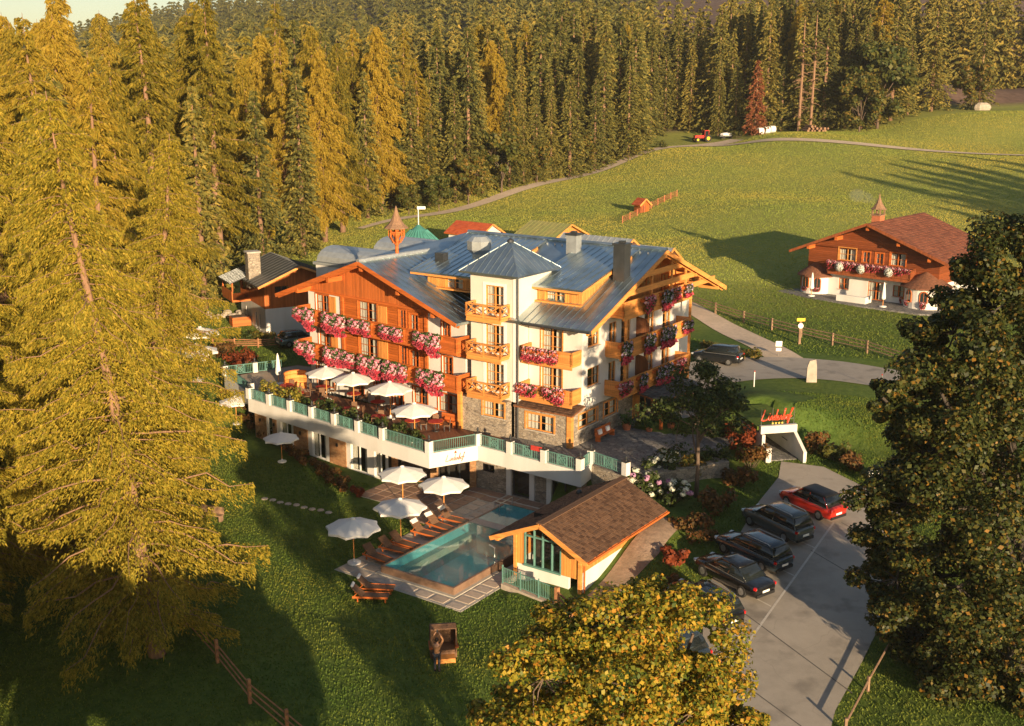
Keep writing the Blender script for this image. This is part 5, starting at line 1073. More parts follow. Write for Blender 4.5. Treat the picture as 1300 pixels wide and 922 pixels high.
for (x, y, lab, s_) in ((-23.7,94.2,'small white parasol half hidden behind the terrace end wall',.85),(-30.6,109.5,'white parasol behind the larch by the garden fence',1.15),(-29.2,102.8,'white parasol in the lower garden behind the larch branches',1.2)):
    o = dup(par, (x,y,gz(x,y)+.02), .3, lab, None, s_)
def closed_parasol(loc, lab):
    t = thing('closed_parasol', lab, 'parasol', loc)
    MB().lathe([(.02,2.75),(.1,2.5),(.17,1.9),(.26,1.0),(.2,.85)], (0,0,0), 10).build('canopy', M['canvas'], t); MB().tube([(0,0,.05),(0,0,1)], .035, 6).build('pole', M['timber_lt'], t); MB().lathe([(.4,0),(.4,.08),(.08,.14)], (0,0,0), 14).build('base', M['white'], t)
closed_parasol(HW(-30.3,.6,3.33), 'closed white parasol on the side terrace beside the railing')
closed_parasol(CW(11.6,-3.2,4.63), 'closed white parasol beside the large chalet turret'); closed_parasol(CW(2.6,-2.6,4.63), 'closed white parasol beside the small chalet turret')
# ---- loungers
def lounger():
    t = thing('sun_lounger', '', 'sun lounger'); z = .34
    MB().box(-.35,1.15,-.33,.33,z-.07,z).build('seat', M['wicker'], t)
    b = MB(); b.obox((-.62,0,z+.27), (.82,.66,.07), 0, R(42)); b.build('backrest', M['wicker'], t)
    for (x, y) in ((-.6,-.29),(-.6,.29),(1.0,-.29),(1.0,.29)): MB().box(x-.035,x+.035,y-.035,y+.035,0,z-.07).build('leg', M['timber'], t)
    b = MB(); b.box(-.9,1.15,-.36,-.33,z-.09,z+.03).box(-.9,1.15,.33,.36,z-.09,z+.03); b.bar((-.85,-.3,.3),(-.55,-.3,.62),.04); b.bar((-.85,.3,.3),(-.55,.3,.62),.04); b.build('frame', M['timber'], t)
    return t
lg = lounger(); labs = ['brown wicker lounger at the lawn end of the poolside row','second brown wicker lounger from the deck corner parasol','brown lounger beside the parasol base in the poolside row','brown lounger just past the parasol base in the poolside row','brown wicker lounger with white towel, second from the patio end','brown wicker lounger with white towel at the patio end of the row']
for i, y in enumerate((-17.3,-15.75,-14.75,-12.6,-11.1,-9.7)):
    o = lg if i == 0 else copy_tree(lg); o.location = HW(-3.2,y,.09); o.rotation_euler.z = HYAW+R(rng.uniform(-6,4)); o['label'] = labs[i]
    if i in (3,4,5): 
        x_, y_, z_ = HW(-4.1, y, .09+.93); tw = MB().obox((0,0,0),(.3,.6,.06),0,R(42)).build('towel', M['white'], None, loc=(x_,y_,z_-.05), rz=o.rotation_euler.z); tag(tw, f'folded white towel on headrest of {["the lounger after the parasol base","the next to last poolside lounger","the last poolside lounger"][i-3]}', 'towel')
for (x, y, rz, lab) in ((-8.0,61.4,R(-6),'dark lounger with white headrest alone on the lawn, pool side'),(-8.2,60.3,R(-4),'dark lounger with white headrest alone on the lawn, fence side')):
    o = dup(lg, (x,y,gz(x,y)+.01), rz, lab); c = MB().obox((0,0,0),(.16,.5,.1),0,R(42)).build('head_cushion', M['white'], None, loc=(x-.92*math.cos(rz),y-.92*math.sin(rz),.98), rz=rz)
    tag(c, lab.replace('dark lounger with white headrest','white head cushion on lounger'), 'cushion')
# ---- hooded wicker beach chair
bc = thing('beach_chair', 'hooded brown wicker beach chair standing on the lawn', 'beach chair', (-3.55,53.6,gz(-3.5,53.6)), R(8))
s_ = []
for k in range(9):
    a = R(-8+k*12); s_.append((-.05-.0*k, .35-.62*(1-math.cos(a))*.0, 0))
prof = [(.42,.35),(.46,.9),(.42,1.35),(.25,1.62),(-.05,1.7),(-.35,1.6)]       # y (back +), z
b = MB(); 
for (p, q) in zip(prof, prof[1:]):
    b.add([(-.66,p[0],p[1]),(.66,p[0],p[1]),(.66,q[0],q[1]),(-.66,q[0],q[1]),(-.66,p[0]+.05,p[1]+.04),(.66,p[0]+.05,p[1]+.04),(.66,q[0]+.04,q[1]+.05),(-.66,q[0]+.04,q[1]+.05)], [(0,1,2,3),(4,7,6,5),(0,3,7,4),(1,5,6,2),(0,4,5,1),(3,2,6,7)])
b.build('hood', M['wicker'], bc)
for sx_ in (-1,1):
    b = MB(); b.extr([(sx_*.62,-.42,.05),(sx_*.62,.44,.05)]+[(sx_*.62,p[0],p[1]) for p in prof[1:]]+[(sx_*.62,-.4,.9)], (sx_*.06,0,0)); b.build('side_panel', M['wicker'], bc)
    MB().box(sx_*.66-.09,sx_*.66+.09,-.6,.25,.66,.74).build('armrest', M['timber'], bc)
MB().box(-.6,.6,-.5,.4,.08,.42).build('base', M['wicker'], bc); MB().box(-.58,.58,-.48,.36,.421,.52).build('seat_cushion', M['red'] if False else M['wicker'], bc)
MB().box(-.55,.55,-1.0,-.52,.05,.3).build('footrest', M['timber_lt'], bc)
# ---- person taking a picture with raised arms
def skin(name, pts, edges, radii, m, parent, sub=2):
    me = bpy.data.meshes.new(name); me.from_pydata(pts, edges, []); o = bpy.data.objects.new(name, me); C.objects.link(o); o.parent = parent
    md = o.modifiers.new('skin', 'SKIN'); md.use_smooth_shade = True; sv = me.skin_vertices[0] if me.skin_vertices else None
    if sv is None:
        me.attributes; bpy.context.view_layer.update(); sv = me.skin_vertices[0]
    for i, r_ in enumerate(radii): sv.data[i].radius = (r_, r_) if not isinstance(r_, tuple) else r_
    sv.data[0].use_root = True; o.modifiers.new('sub', 'SUBSURF').levels = sub; o.modifiers['sub'].render_levels = sub; me.materials.append(m); return o
M['skin'] = mat('skin', (.5,.27,.17), .5, .05); M['denim'] = mat('dark_denim', (.03,.035,.05), .8, .2, 12); M['jacket'] = mat('tan_jacket', (.30,.15,.07), .8, .15, 8); M['hair'] = mat('dark_hair', (.03,.018,.012), .5, .3, 20)
pe = thing('person', 'person in tan jacket and dark trousers raising both arms by the beach chair', 'person', (-3.75,51.9,gz(-3.75,51.9)), R(-6))
P_ = [(0,0,.95),(0,0,1.15),(0,.01,1.36),(0,.02,1.5),(0,.03,1.58),(0,.03,1.68),(-.1,0,.9),(-.11,.02,.5),(-.11,-.02,.09),(-.11,.12,.05),(.1,0,.9),(.11,-.03,.5),(.12,-.1,.09),(.12,.05,.05),
      (-.2,.0,1.43),(-.3,.06,1.68),(-.14,.14,1.92),(-.07,.17,2.02),(.2,.0,1.43),(.3,.06,1.68),(.14,.14,1.92),(.07,.17,2.02)]
Ed = [(0,1),(1,2),(2,3),(3,4),(4,5),(0,6),(6,7),(7,8),(8,9),(0,10),(10,11),(11,12),(12,13),(2,14),(14,15),(15,16),(16,17),(2,18),(18,19),(19,20),(20,21)]
Rr = [.14,.13,.15,.055,.085,.09,.09,.06,.04,.035,.09,.06,.04,.035,.06,.042,.032,.03,.06,.042,.032,.03]
def try_skin(*a):
    try: return skin(*a)
    except Exception as e:
        print('skin fallback', e); return None
body = try_skin('body', P_, Ed, Rr, M['skin'], pe)
ji = [0,1,2,14,15,16,18,19,20]; try_skin('jacket', [P_[i] for i in ji], [(0,1),(1,2),(2,3),(3,4),(4,5),(2,6),(6,7),(7,8)], [.165,.155,.175,.075,.055,.042,.075,.055,.042], M['jacket'], pe)
ti = [0,6,7,8,10,11,12]; try_skin('trousers', [P_[i] for i in ti], [(0,1),(1,2),(2,3),(0,4),(4,5),(5,6)], [.155,.105,.075,.055,.105,.075,.055], M['denim'], pe)
MB().ball((0,.0,1.7),(.1,.115,.115),12,8).build('hair', M['hair'], pe, True)
for (x,y) in ((-.11,.05),(.12,-.02)): MB().obox((x,y,.045),(.1,.27,.09)).build('shoe', M['black'], pe)
ph_ = MB().obox((0,0,0),(.08,.012,.16),0,0,R(-20)).build('phone', M['black'], None, loc=(-3.75+.02,51.9+.18,gz(-3.75,51.9)+2.08)); tag(ph_, 'dark mobile phone held up in the raised hands of the person', 'phone')
# ---- terrace tables and chairs
def table():
    t = thing('terrace_table', '', 'table'); MB().lathe([(.62,.72),(.62,.76)], (0,0,0), 8, R(22.5)).build('tabletop', M['timber'], t); MB().lathe([(.58,.762),(.6,.77),(.3,.775)], (0,0,0), 8, R(22.5)).build('cloth', M['red'], t)
    MB().tube([(0,0,.03),(0,0,.72)], .05, 8).build('leg', M['metal_dark'], t); MB().lathe([(.3,0),(.28,.04)], (0,0,0), 10).build('foot', M['metal_dark'], t); return t
def chair():
    t = thing('terrace_chair', '', 'chair'); MB().box(-.24,.24,-.24,.24,.42,.47).build('seat', M['wicker'], t); MB().obox((0,.25,.72),(.46,.04,.5),0,0,R(-8)).build('backrest', M['wicker'], t)
    for (x,y) in ((-.2,-.2),(.2,-.2),(-.2,.2),(.2,.2)): MB().box(x-.025,x+.025,y-.025,y+.025,0,.42).build('leg', M['metal_dark'], t)
    return t
tb, cha = table(), chair(); nT = nC = 0
gt = 'round tables with red cloth on the terrace'; gc = 'brown chairs at the terrace tables'
for i, (x, y, full) in enumerate(((-25.0,-2.4,1),(-21.8,-3.0,1),(-18.3,-3.3,1),(-15.0,-3.7,1),(-24.6,.2,1),(-21.0,.1,0),(-17.8,-.6,0),(-14.2,-1.0,1),(-12.2,-3.0,0),(-10.6,-2.2,0),(-27.4,-1.2,0))):
    o = tb if nT == 0 else copy_tree(tb); nT += 1; o.location = HW(x,y,3.31); o.rotation_euler.z = HYAW+rng.uniform(0,1); o['label'] = 'round table with red cloth on the raised terrace'; o['group'] = gt
    for k in range(4 if full else 2):
        a = rng.uniform(-.2,.2)+k*math.pi/2+.6; o = cha if nC == 0 else copy_tree(cha); nC += 1
        o.location = HW(x+.85*math.cos(a), y+.85*math.sin(a), 3.31); o.rotation_euler.z = HYAW+a-math.pi/2; o['label'] = 'brown wicker chair at a red clothed terrace table'; o['group'] = gc
ws = thing('wicker_screen', 'curved wicker windbreak screen at the end of the terrace', 'screen', HW(-27.2,-.2,3.31), HYAW); b = MB()
for k in range(9):
    a0, a1 = R(90+k*18), R(90+(k+1)*18); b.add([(1.1*math.cos(a0),1.1*math.sin(a0),0),(1.1*math.cos(a1),1.1*math.sin(a1),0),(1.1*math.cos(a1),1.1*math.sin(a1),1.6),(1.1*math.cos(a0),1.1*math.sin(a0),1.6)], [(0,1,2,3)])
b.build('panel', M['timber_lt'], ws); b = MB()
for z in (.1,.5,.9,1.3,1.6): b.tube([(1.12*math.cos(R(90+k*18)),1.12*math.sin(R(90+k*18)),z) for k in range(10)], .04, 5)
b.build('hoop', M['timber'], ws)
# corner bench set, red cushions, under the gable
def bench(label, loc, rz, cush='red', l=1.8, wm='timber'):
    t = thing('bench', label, 'bench', loc, rz); MB().box(-l/2,l/2,-.22,.22,.4,.46).build('seat', M[wm], t); MB().box(-l/2,l/2,.2,.25,.46,.95).build('backrest', M[wm], t)
    for x in (-l/2+.1,l/2-.1): MB().box(x-.05,x+.05,-.2,.2,0,.4).build('leg', M[wm], t)
    if cush:
        for x in (-l/4,l/4): MB().obox((x,.1,.62),(.42,.12,.36),0,0,R(-15)).build('cushion', M[cush], t)
bench('red timber bench with white cushions beside the hotel entrance', HW(.75,3.6,3.3), HYAW+R(90), 'white', 2.2)
bench('wooden bench with red cushions against the wall below the geranium balcony', HW(-13.2,-.1,3.31), HYAW, 'red'); bench('plain wooden bench at the stone corner of the terrace', HW(-10.6,-.7,3.31), HYAW, None, 1.5)
bench('weathered garden bench under the big larch', (-20.4,72.6,gz(-20.4,72.6)), R(-20), None, 1.8, 'fence_wood')
# pots by the entrance
for i, (x, y, s_, lab) in enumerate(((1.0,6.4,1.0,'straw coloured plant bundle in a pot by the entrance'),(3.6,8.6,.9,'terracotta pot by the left porch post'),(3.6,13.2,.9,'terracotta pot by the right porch post'),(2.6,7.0,.8,'small pot of autumn plants before the porch'))):
    t = thing('flower_pot', lab, 'flower pot', HW(x,y,3.3)); MB().lathe([(.25*s_,0),(.38*s_,.5*s_),(.42*s_,.55*s_)], (0,0,0), 12).build('pot', M['terracotta'], t)
    r_ = np.random.default_rng(i+5); n = 160; c = r_.normal(0,.3*s_,(n,3)); c[:,2] = .55*s_+np.abs(c[:,2])*1.3; a = r_.normal(0,.1,(n,3)); b_ = r_.normal(0,.1,(n,3))
    np_mesh('foliage', np.stack([c-a,c+b_,c+a],1).reshape(-1,3), np.arange(3*n).reshape(-1,3), M['hedge_red'] if 'hedge_red' in M else M['geranium_leaf'], t)
# ================================================================== cars
def loft(mb, rings):
    n = len(rings[0]); vs = [p for r_ in rings for p in r_]; fs = [(i*n+k, i*n+(k+1)%n, (i+1)*n+(k+1)%n, (i+1)*n+k) for i in range(len(rings)-1) for k in range(n)]
    return mb.add(vs, fs + [tuple(range(n-1,-1,-1)), tuple(range((len(rings)-1)*n, len(rings)*n))])
def paint(name, col, rough=.25):
    m, nt, p = base_mat(name); p.inputs['Base Color'].default_value = (*col,1); p.inputs['Roughness'].default_value = rough; p.inputs['Coat Weight'].default_value = .8; p.inputs['Coat Roughness'].default_value = .06; p.inputs['Metallic'].default_value = .25; return m
M['tyre'] = mat('tyre', (.02,.02,.02), .85, .2); M['rim'] = mat('alloy', (.4,.4,.4), .3, .1, metallic=.8); M['tail'] = mat('tail_lamp', (.45,.01,.01), .2, .05); M['lamp'] = mat('head_lamp', (.6,.62,.62), .1, .05); M['carglass'] = glass('car_glass', (.012,.016,.018), .04)
def car(label, col, loc, rz, L=4.5, W=1.82, Ht=1.5, kind='hatch', roof=None, rails=False, plate=True):
    t = thing('parked_car' , label, 'car', loc, rz); hw = W/2; k = L/4.5; bz = Ht*.62
    sed = kind == 'sedan'
    S_ = [(-2.25,.42,.62*bz+.3,.92*bz if not sed else .9*bz,.78*hw),(-2.18,.3,.9*bz,.985*bz if not sed else .95*bz,.9*hw),(-1.9,.25,.95*bz,bz if not sed else .98*bz,.97*hw),(-1.2,.22,.96*bz,1.0*bz,hw),(0,.2,.96*bz,1.0*bz,hw),(.9,.2,.95*bz,.99*bz,hw),(1.5,.22,.86*bz,.92*bz,.98*hw),(1.95,.26,.76*bz,.83*bz,.92*hw),(2.18,.32,.66*bz,.72*bz,.82*hw),(2.25,.42,.55*bz,.6*bz,.7*hw)]
    rings = []
    for (x, zl, zs, zt, w_) in S_:
        h_ = [(w_*.88,zl),(w_,zl+.2*(zs-zl)+.05),(w_*1.0,zl+.6*(zs-zl)),(w_*.95,zs),(w_*.8,zt),(w_*.4,zt+.015)]
        rings.append([(x*k,y,z) for y,z in h_] + [(x*k,-y,z) for y,z in reversed(h_)])
    pm = paint('car_paint_'+kind, col); b = loft(MB(), rings).build('body', pm, t, True)
    rr = {'hatch':(-2.0,-1.5),'suv':(-2.12,-1.75),'wagon':(-2.15,-1.75),'sedan':(-1.55,-.85)}[kind]; ff = (1.15,.35)
    G = []
    for (q, w_, z) in ((0,.93,bz*.97),(.5,.86,bz+.5*(Ht-bz)),(.88,.76,Ht-.07),(1.0,.64,Ht)):
        x0, x1 = (rr[0]+(rr[1]-rr[0])*q)*k, (ff[0]+(ff[1]-ff[0])*q)*k; y_ = hw*w_
        G.append([(x0,-y_*.9,z),(x0+.06,-y_,z),((x0+x1)/2,-y_*1.01,z),(x1-.1,-y_*.98,z),(x1,-y_*.8,z),(x1+.03,0,z),(x1,y_*.8,z),(x1-.1,y_*.98,z),((x0+x1)/2,y_*1.01,z),(x0+.06,y_,z),(x0,y_*.9,z),(x0-.03,0,z)])
    loft(MB(), G).build('cabin', M['carglass'] if roof is None else M['carglass'], t, True)
    rm = pm if roof is None else roof
    top = G[2]; tp = G[3]; up = Vector((0,0,.012)); rf = MB(); rg = [[Vector(p)*1.0+Vector((0,0,-.0)) for p in top],[Vector(p)+up for p in tp]]
    cx_ = sum(p[0] for p in tp)/12; rg = [[(p[0]+(.02 if p[0]>cx_ else -.02), p[1]*1.025, p[2]) for p in top],[(p[0],p[1]*1.02,p[2]+.015) for p in tp],[(cx_+(p[0]-cx_)*.5,p[1]*.5,Ht+.035) for p in tp]]
    loft(rf, rg).build('roof', rm, t, True)
    for sy in (-1,1):
        for (xb, xt) in ((rr[0]+.05,rr[1]+.03),(ff[0]-.06,ff[1]-.04)): MB().bar((xb*k,sy*hw*.9,bz*.97),(xt*k,sy*hw*.745,Ht-.06),.07,.05).build('pillar', pm, t)
        MB().bar((-.35*k,sy*hw*.945,bz*.97),(-.38*k,sy*hw*.76,Ht-.06),.07,.03).build('pillar', pm, t)
    for sy in (-1,1): MB().bar(((rr[0]+.1)*k,sy*hw*.955,bz*.985),((ff[0]-.05)*k,sy*hw*.955,bz*.985),.02,.03).build('trim', M['steel'], t)
    if rails:
        for sy in (-1,1): MB().tube([((rr[1]+.15)*k,sy*hw*.68,Ht+.02),((rr[1]+.3)*k,sy*hw*.68,Ht+.075),((ff[1]-.2)*k,sy*hw*.68,Ht+.075),((ff[1]-.05)*k,sy*hw*.68,Ht+.0)], .022, 5).build('roof_rail', M['steel'], t)
    for sy in (-1,1):
        MB().obox((ff[0]*k-.15,sy*(hw+.1),bz+.08),(.12,.2,.14)).build('mirror', pm, t)
        for x in (-1.35*k,1.38*k):
            w_ = MB(); pr = [(.19,-.1),(.31,-.1),(.335,-.06),(.335,.06),(.31,.1),(.19,.1)]; n = 18
            vs = [(x+r_*math.cos(2*math.pi*j/n), sy*(hw-.1)+yy, .335+r_*math.sin(2*math.pi*j/n)) for (r_,yy) in pr for j in range(n)]
            w_.add(vs, [(i*n+j,(i+1)*n+j,(i+1)*n+(j+1)%n,i*n+(j+1)%n) for i in range(5) for j in range(n)]); w_ = w_.build('wheel', M['tyre'], t)
            rmb = MB(); rmb.tube([(x,sy*(hw-.09),.335),(x,sy*(hw+.0),.335)], .2, 14)
            for q in range(5): a = q*2*math.pi/5; rmb.bar((x,sy*(hw+.003),.335),(x+.19*math.cos(a),sy*(hw+.003),.335+.19*math.sin(a)),.02,.05)
            rmb.build('rim', M['rim'], w_)
        MB().obox((-2.14*k,sy*hw*.74,bz*.86),(.16,hw*.34,.14),sy*.25).build('tail_light', M['tail'], t); MB().obox((2.08*k,sy*hw*.68,bz*.7),(.2,hw*.34,.12),-sy*.3).build('headlight', M['lamp'], t)
    MB().obox((-2.262*k,0,bz*.6),(.02,.52,.12)).build('number_plate', M['white'], t); MB().obox((-2.2*k,0,.36),(.16,W*.78,.16)).build('rear_bumper', M['black'], t)
    MB().obox((2.2*k,0,.42),(.12,W*.55,.16)).build('grille', M['black'], t)
    return t
def park(px, py, ang, **kw): return (px, py, gz(px, py)+.06)
ang = math.atan2(4,-3)
CARS = [(19.5,70.0,'bright red hatchback with black roof parked by the underpass',(.55,.03,.015),dict(kind='hatch',L=4.3,Ht=1.5,roof=M['black'])),
        (16.55,67.0,'dark grey estate with silver roof rails parked beside the red hatchback',(.06,.075,.075),dict(kind='suv',L=4.6,Ht=1.62,rails=True)),
        (14.3,63.3,'dark blue estate car with long side windows in the parking row',(.02,.035,.05),dict(kind='wagon',L=4.75,Ht=1.5,rails=True)),
        (12.6,60.4,'glossy black saloon car with chrome window trim in the parking row',(.008,.008,.009),dict(kind='sedan',L=4.85,Ht=1.45,rails=False)),
        (10.3,57.2,'black car partly hidden behind the golden maple',(.01,.01,.011),dict(kind='wagon',L=4.8,Ht=1.47,rails=True)),
        (8.0,53.2,'dark car under the branches of the golden maple',(.03,.045,.06),dict(kind='hatch',L=4.4,Ht=1.5))]
for (x, y, lab, col, kw) in CARS: c_ = car(lab, col, (x,y,gz(x,y)+.055), ang + R(rng.uniform(-2,2)), **kw); c_.rotation_euler.y = -.056; c_.scale = (1.02,1.02,1.1)
car('black off-road car parked on the forecourt beside the grass verge', (.012,.014,.016), (18.9,102.2,gz(18.9,102.2)+.07), R(150), kind='suv', L=4.6, Ht=1.68)
car('dark car parked on the shaded drive behind the green pavilion', (.02,.022,.03), (-21,150,gz(-21,150)+.05), R(20), kind='wagon', L=4.6); car('teal grey car beside the annex wall', (.1,.16,.16), (-21.6,112.0,gz(-21.6,112)+.05), R(35), kind='hatch', L=4.2)
# painted bay lines
def line(name, a, b, wd=.12, par=None):
    n = max(2, int(math.dist(a,b))); V_ = []; d = Vector((b[0]-a[0],b[1]-a[1])).normalized(); nn_ = Vector((-d.y,d.x))*wd/2
    for i in range(n+1):
        x, y = a[0]+(b[0]-a[0])*i/n, a[1]+(b[1]-a[1])*i/n
        for s_ in (-1,1): V_.append((x+nn_.x*s_, y+nn_.y*s_, gz(x,y)+.058))
    F0 = [(2*i,2*i+1,2*i+3,2*i+2) for i in range(n)]; o = MB().add(V_, F0).build(name, M['linepaint'], par); return o
pk = bpy.data.objects['parking_apron']
line('bay_line', (20.5,68.2), (9.4,49.2), .13, pk)
for i in range(6):
    f = i/5.0; ex_, ey_ = 20.5-f*10.4, 68.2-f*17.4; line('bay_line', (ex_,ey_), (ex_-2.6,ey_+3.4), .1, pk)
M['seam'] = mat('tar_seam', (.10,.09,.08), .7, .2, 4)
for a_, b_ in (((12.3,57.7),(16.4,49.6)),((18.1,64.4),(21.2,58.6)),((21.0,68.2),(23.6,63.4)),((10.4,51.9),(13.6,46.5))):
    o = line('tar_seam', a_, b_, .07, pk); o.data.materials[0] = M['seam']
mh = MB().lathe([(.36,0),(.36,.012)], (22.6,71.3,gz(22.6,71.3)+.056), 20).build('manhole_cover', M['metal_dark'], pk); 
mh = MB().lathe([(.46,0),(.46,.008)], (22.6,71.3,gz(22.6,71.3)+.054), 20).build('manhole_ring', M['concrete'], pk)
# ================================================================== underpass with the lettered sign
ua = R(12); up0 = (19.9,79.4); un = thing('underpass', 'white walled pedestrian underpass below the grass mound with cobbled floor', 'underpass', (up0[0]-.5,up0[1],.28), ua); un.scale = (.82,.9,.87)
zf = 2.3
M['uplaster'] = mat('underpass_plaster', (.62,.6,.56), .9, .08, .8, bump=.2, bscale=12, mix2=((.45,.42,.37), .5, .5))
MB().box(-1.7,1.75,0,.35,4.35,5.0).build('lintel', M['uplaster'], un)
b = MB(); b.extr([(1.45,-1.9,zf-.5),(1.45,6,zf-.5),(1.45,6,4.34),(1.45,0,4.34),(1.45,-1.9,3.2)], (.3,0,0)); b.build('right_wall', M['uplaster'], un)
b = MB(); b.extr([(-1.7,-.3,zf-.5),(-1.7,6,zf-.5),(-1.7,6,4.34),(-1.7,-.3,4.34)], (.3,0,0)); b.build('left_wall', M['uplaster'], un)
MB().box(-1.4,1.45,0.36,6,4.36,4.6).build('ceiling', M['uplaster'], un); MB().box(-1.9,1.9,.36,6.3,4.601,4.93).build('turf_cover', M['grass'], un); MB().box(-1.6,1.6,6,6.2,zf-.5,4.7).build('end_wall', M['uplaster'], un)
MB().box(-1.4,1.45,-1.0,6,zf-.4,zf+.06).build('floor', M['cobble'], un)
MB().box(-1.75,-1.25,-1.3,-.85,zf-.4,3.5).build('gate_pillar', M['uplaster'], un); MB().tube([(1.38,1.0,3.3),(1.38,2.0,3.3)], .03, 6).build('handrail', M['metal_dark'], un)
sg = thing('lettering_sign', 'red handwritten lettering with small stars standing above the underpass lintel', 'sign', (up0[0]-.5,up0[1],.28), ua); sg.scale = (.82,.9,.87); Fq = Face((-1.55,.17),(1,0),(0,-1))
script(MB(), Fq, -.02, 5.42, 1.02, .0, .062, .2).build('lettering', M['sign_red'], sg); b = MB()
for a in (-.05,1.0,2.1,3.05): b.tube([Fq.p(a,4.98,-.06),Fq.p(a,6.5,-.06)], .025, 5)
b.tube([Fq.p(-.05,5.5,-.06),Fq.p(3.05,5.5,-.06)], .02, 5); b.build('stand', M['steel'], sg)
M['star'] = mat('star_yellow', (.75,.5,.1), .5, .05)
for k in range(4):
    c = (1.0+.3*k, 5.18); P = [Fq.p(c[0]+(.12 if q%2==0 else .05)*math.sin(q*math.pi/5), c[1]+(.12 if q%2==0 else .05)*math.cos(q*math.pi/5), .0) for q in range(10)]; MB().extr(P, (0.006,-.03,0)).build('star', M['star'], sg)
# ================================================================== fences
def fence(name, label, pts, hp=1.25, rails=(.45,.8,1.1), wp=.16, m='fence_wood', rr=.05):
    x0, y0 = pts[0]; z0 = gz(x0,y0); t = thing(name, label, 'fence', (x0,y0,z0)); Q = [(x-x0,y-y0,gz(x,y)-z0) for x,y in pts]
    for (x,y,z) in Q: MB().obox((x,y,z+hp/2-.1),(wp,wp,hp+.2),rng.uniform(0,1)).build('post', M[m], t)
    for a, b in zip(Q, Q[1:]):
        for h in rails: MB().tube([(a[0],a[1],a[2]+h+rng.uniform(-.05,.05)),(b[0],b[1],b[2]+h+rng.uniform(-.05,.05))], rr, 5).build('rail', M[m], t)
M['fence_warm'] = mat('warm_fence', (.36,.17,.08), .85, .25, 3)
fence('meadow_fence','weathered post and rail fence between gravel track and chalet meadow',[(20.1,126.0),(22.2,122.2),(24.5,118.3),(26.6,114.4),(28.8,111.1),(31.1,108.1),(33.4,104.6),(35.6,100.7),(38.5,97.0),(42,93)])
fence('lawn_fence','slanting rail fence with warm brown posts under the larches on the lawn',[(-22.5,63.5),(-20.2,60.2),(-17.8,57.0),(-15.0,52.8),(-12.5,49.0),(-10.2,46.3),(-7.5,43.0)],1.3,(.35,.75,1.1),.15,'fence_warm',.04)
fence('garden_fence','pale wooden garden fence below the annex lawn',[(-30.5,113.5),(-28,112.4),(-25.5,111.8),(-23.4,111.8)],.95,(.2,.4,.6,.8),.12,'fence_warm',.05)
fence('bank_fence','low pole fence along the grassy bank beside the parking',[(15.2,46.5),(17.2,49.8),(19.6,53.6),(22.2,58.6)],.8,(.6,),.12,'fence_wood',.05)
fence('gate_posts','brown gate posts with slanting rails beside the pool house',[(HW(9.7,-16.7)[0],HW(9.7,-16.7)[1]),(HW(11.2,-17.6)[0],HW(11.2,-17.6)[1])],1.3,(.35,.7,1.05),.22,'fence_warm',.07)
# ================================================================== roadside and meadow items
gx, gy = 28.1,108.9; t = thing('guidepost', 'wooden hiking guidepost with yellow top panel and white disc beside the meadow fence', 'signpost', (gx,gy,gz(gx,gy))); MB().box(-.11,.11,-.11,.11,-.2,2.3).build('post', M['fence_wood'], t)
M['yellow'] = mat('sign_yellow', (.75,.48,.02), .5, .05); MB().box(-.4,.4,-.16,-.115,2.3,2.6).build('panel', M['yellow'], t); MB().lathe([(.26,0),(.26,.04)], (0,0,0), 16).build('disc', M['white'], t); KIDS[t.name][-1].rotation_euler.x = R(90); KIDS[t.name][-1].location = (0,-.14,1.85)
gx, gy = 25,104.3; t = thing('road_sign', 'small white two panel road sign on the verge beside the gravel track', 'sign', (gx,gy,gz(gx,gy))); MB().tube([(0,0,-.1),(0,0,1.3)], .035, 6).build('pole', M['steel'], t); MB().box(-.3,.3,-.07,-.04,.95,1.45).build('panel', M['white'], t); MB().box(-.25,.25,-.07,-.04,.5,.8).build('lower_panel', M['white'], t)
gx, gy = 25.7,94.9; t = tag(MB().add([(-.45,-.2,-.2),(.45,-.22,-.2),(.5,.2,-.2),(-.42,.22,-.2),(-.42,-.16,1.3),(.38,-.18,1.45),(.42,.16,1.5),(-.36,.17,1.25),(-.25,-.12,1.85),(.3,-.12,2.0),(.3,.1,2.0),(-.22,.12,1.9)],[(0,3,2,1),(0,1,5,4),(1,2,6,5),(2,3,7,6),(3,0,4,7),(4,5,9,8),(5,6,10,9),(6,7,11,10),(7,4,8,11),(8,9,10,11)]).build('standing_stone', mat('pale_rock', (.36,.31,.26), .9, .2, 2, bump=.8), None, loc=(gx,gy,gz(gx,gy))), 'upright pale standing stone at the edge of the grass mound', 'stone')
for (gx, gy, lab) in ((20.4,93.0,'thin white marker pole on the mound edge by the forecourt'),(31.0,92.6,'thin grey marker pole between the mound and the upper road')): 
    t = thing('marker_pole', lab, 'pole', (gx,gy,gz(gx,gy))); MB().tube([(0,0,-.1),(0,0,1.3)], .045, 6).build('pole', M['steel'] if 'grey' in lab else M['white'], t); MB().tube([(0,0,1.301),(0,0,1.4)], .048, 6).build('cap', M['red'], t)
gx, gy = 24.6,73.2; t = thing('notice_board', 'small white notice board on a post where the hedge meets the parking', 'sign', (gx,gy,gz(gx,gy))); MB().box(-.05,.05,-.05,.05,-.1,1.5).build('post', M['fence_wood'], t); MB().box(-.5,.5,-.09,-.05,1.05,1.5).build('panel', M['white'], t)
for i, (gx, gy) in enumerate(((57.6,270.2),(59.4,271.6),(61.0,273.2))):
    z = gz(gx,gy); tag(MB().tube([(gx-.6,gy-.2,z+.75),(gx-.58,gy-.19,z+.75),(gx+.6,gy+.2,z+.75)], [.72,.8,.8], 14).build('wrapped_bale', M['white']), 'white plastic wrapped hay bale at the wood edge beside the path', 'bale', 'wrapped bales at the wood edge')
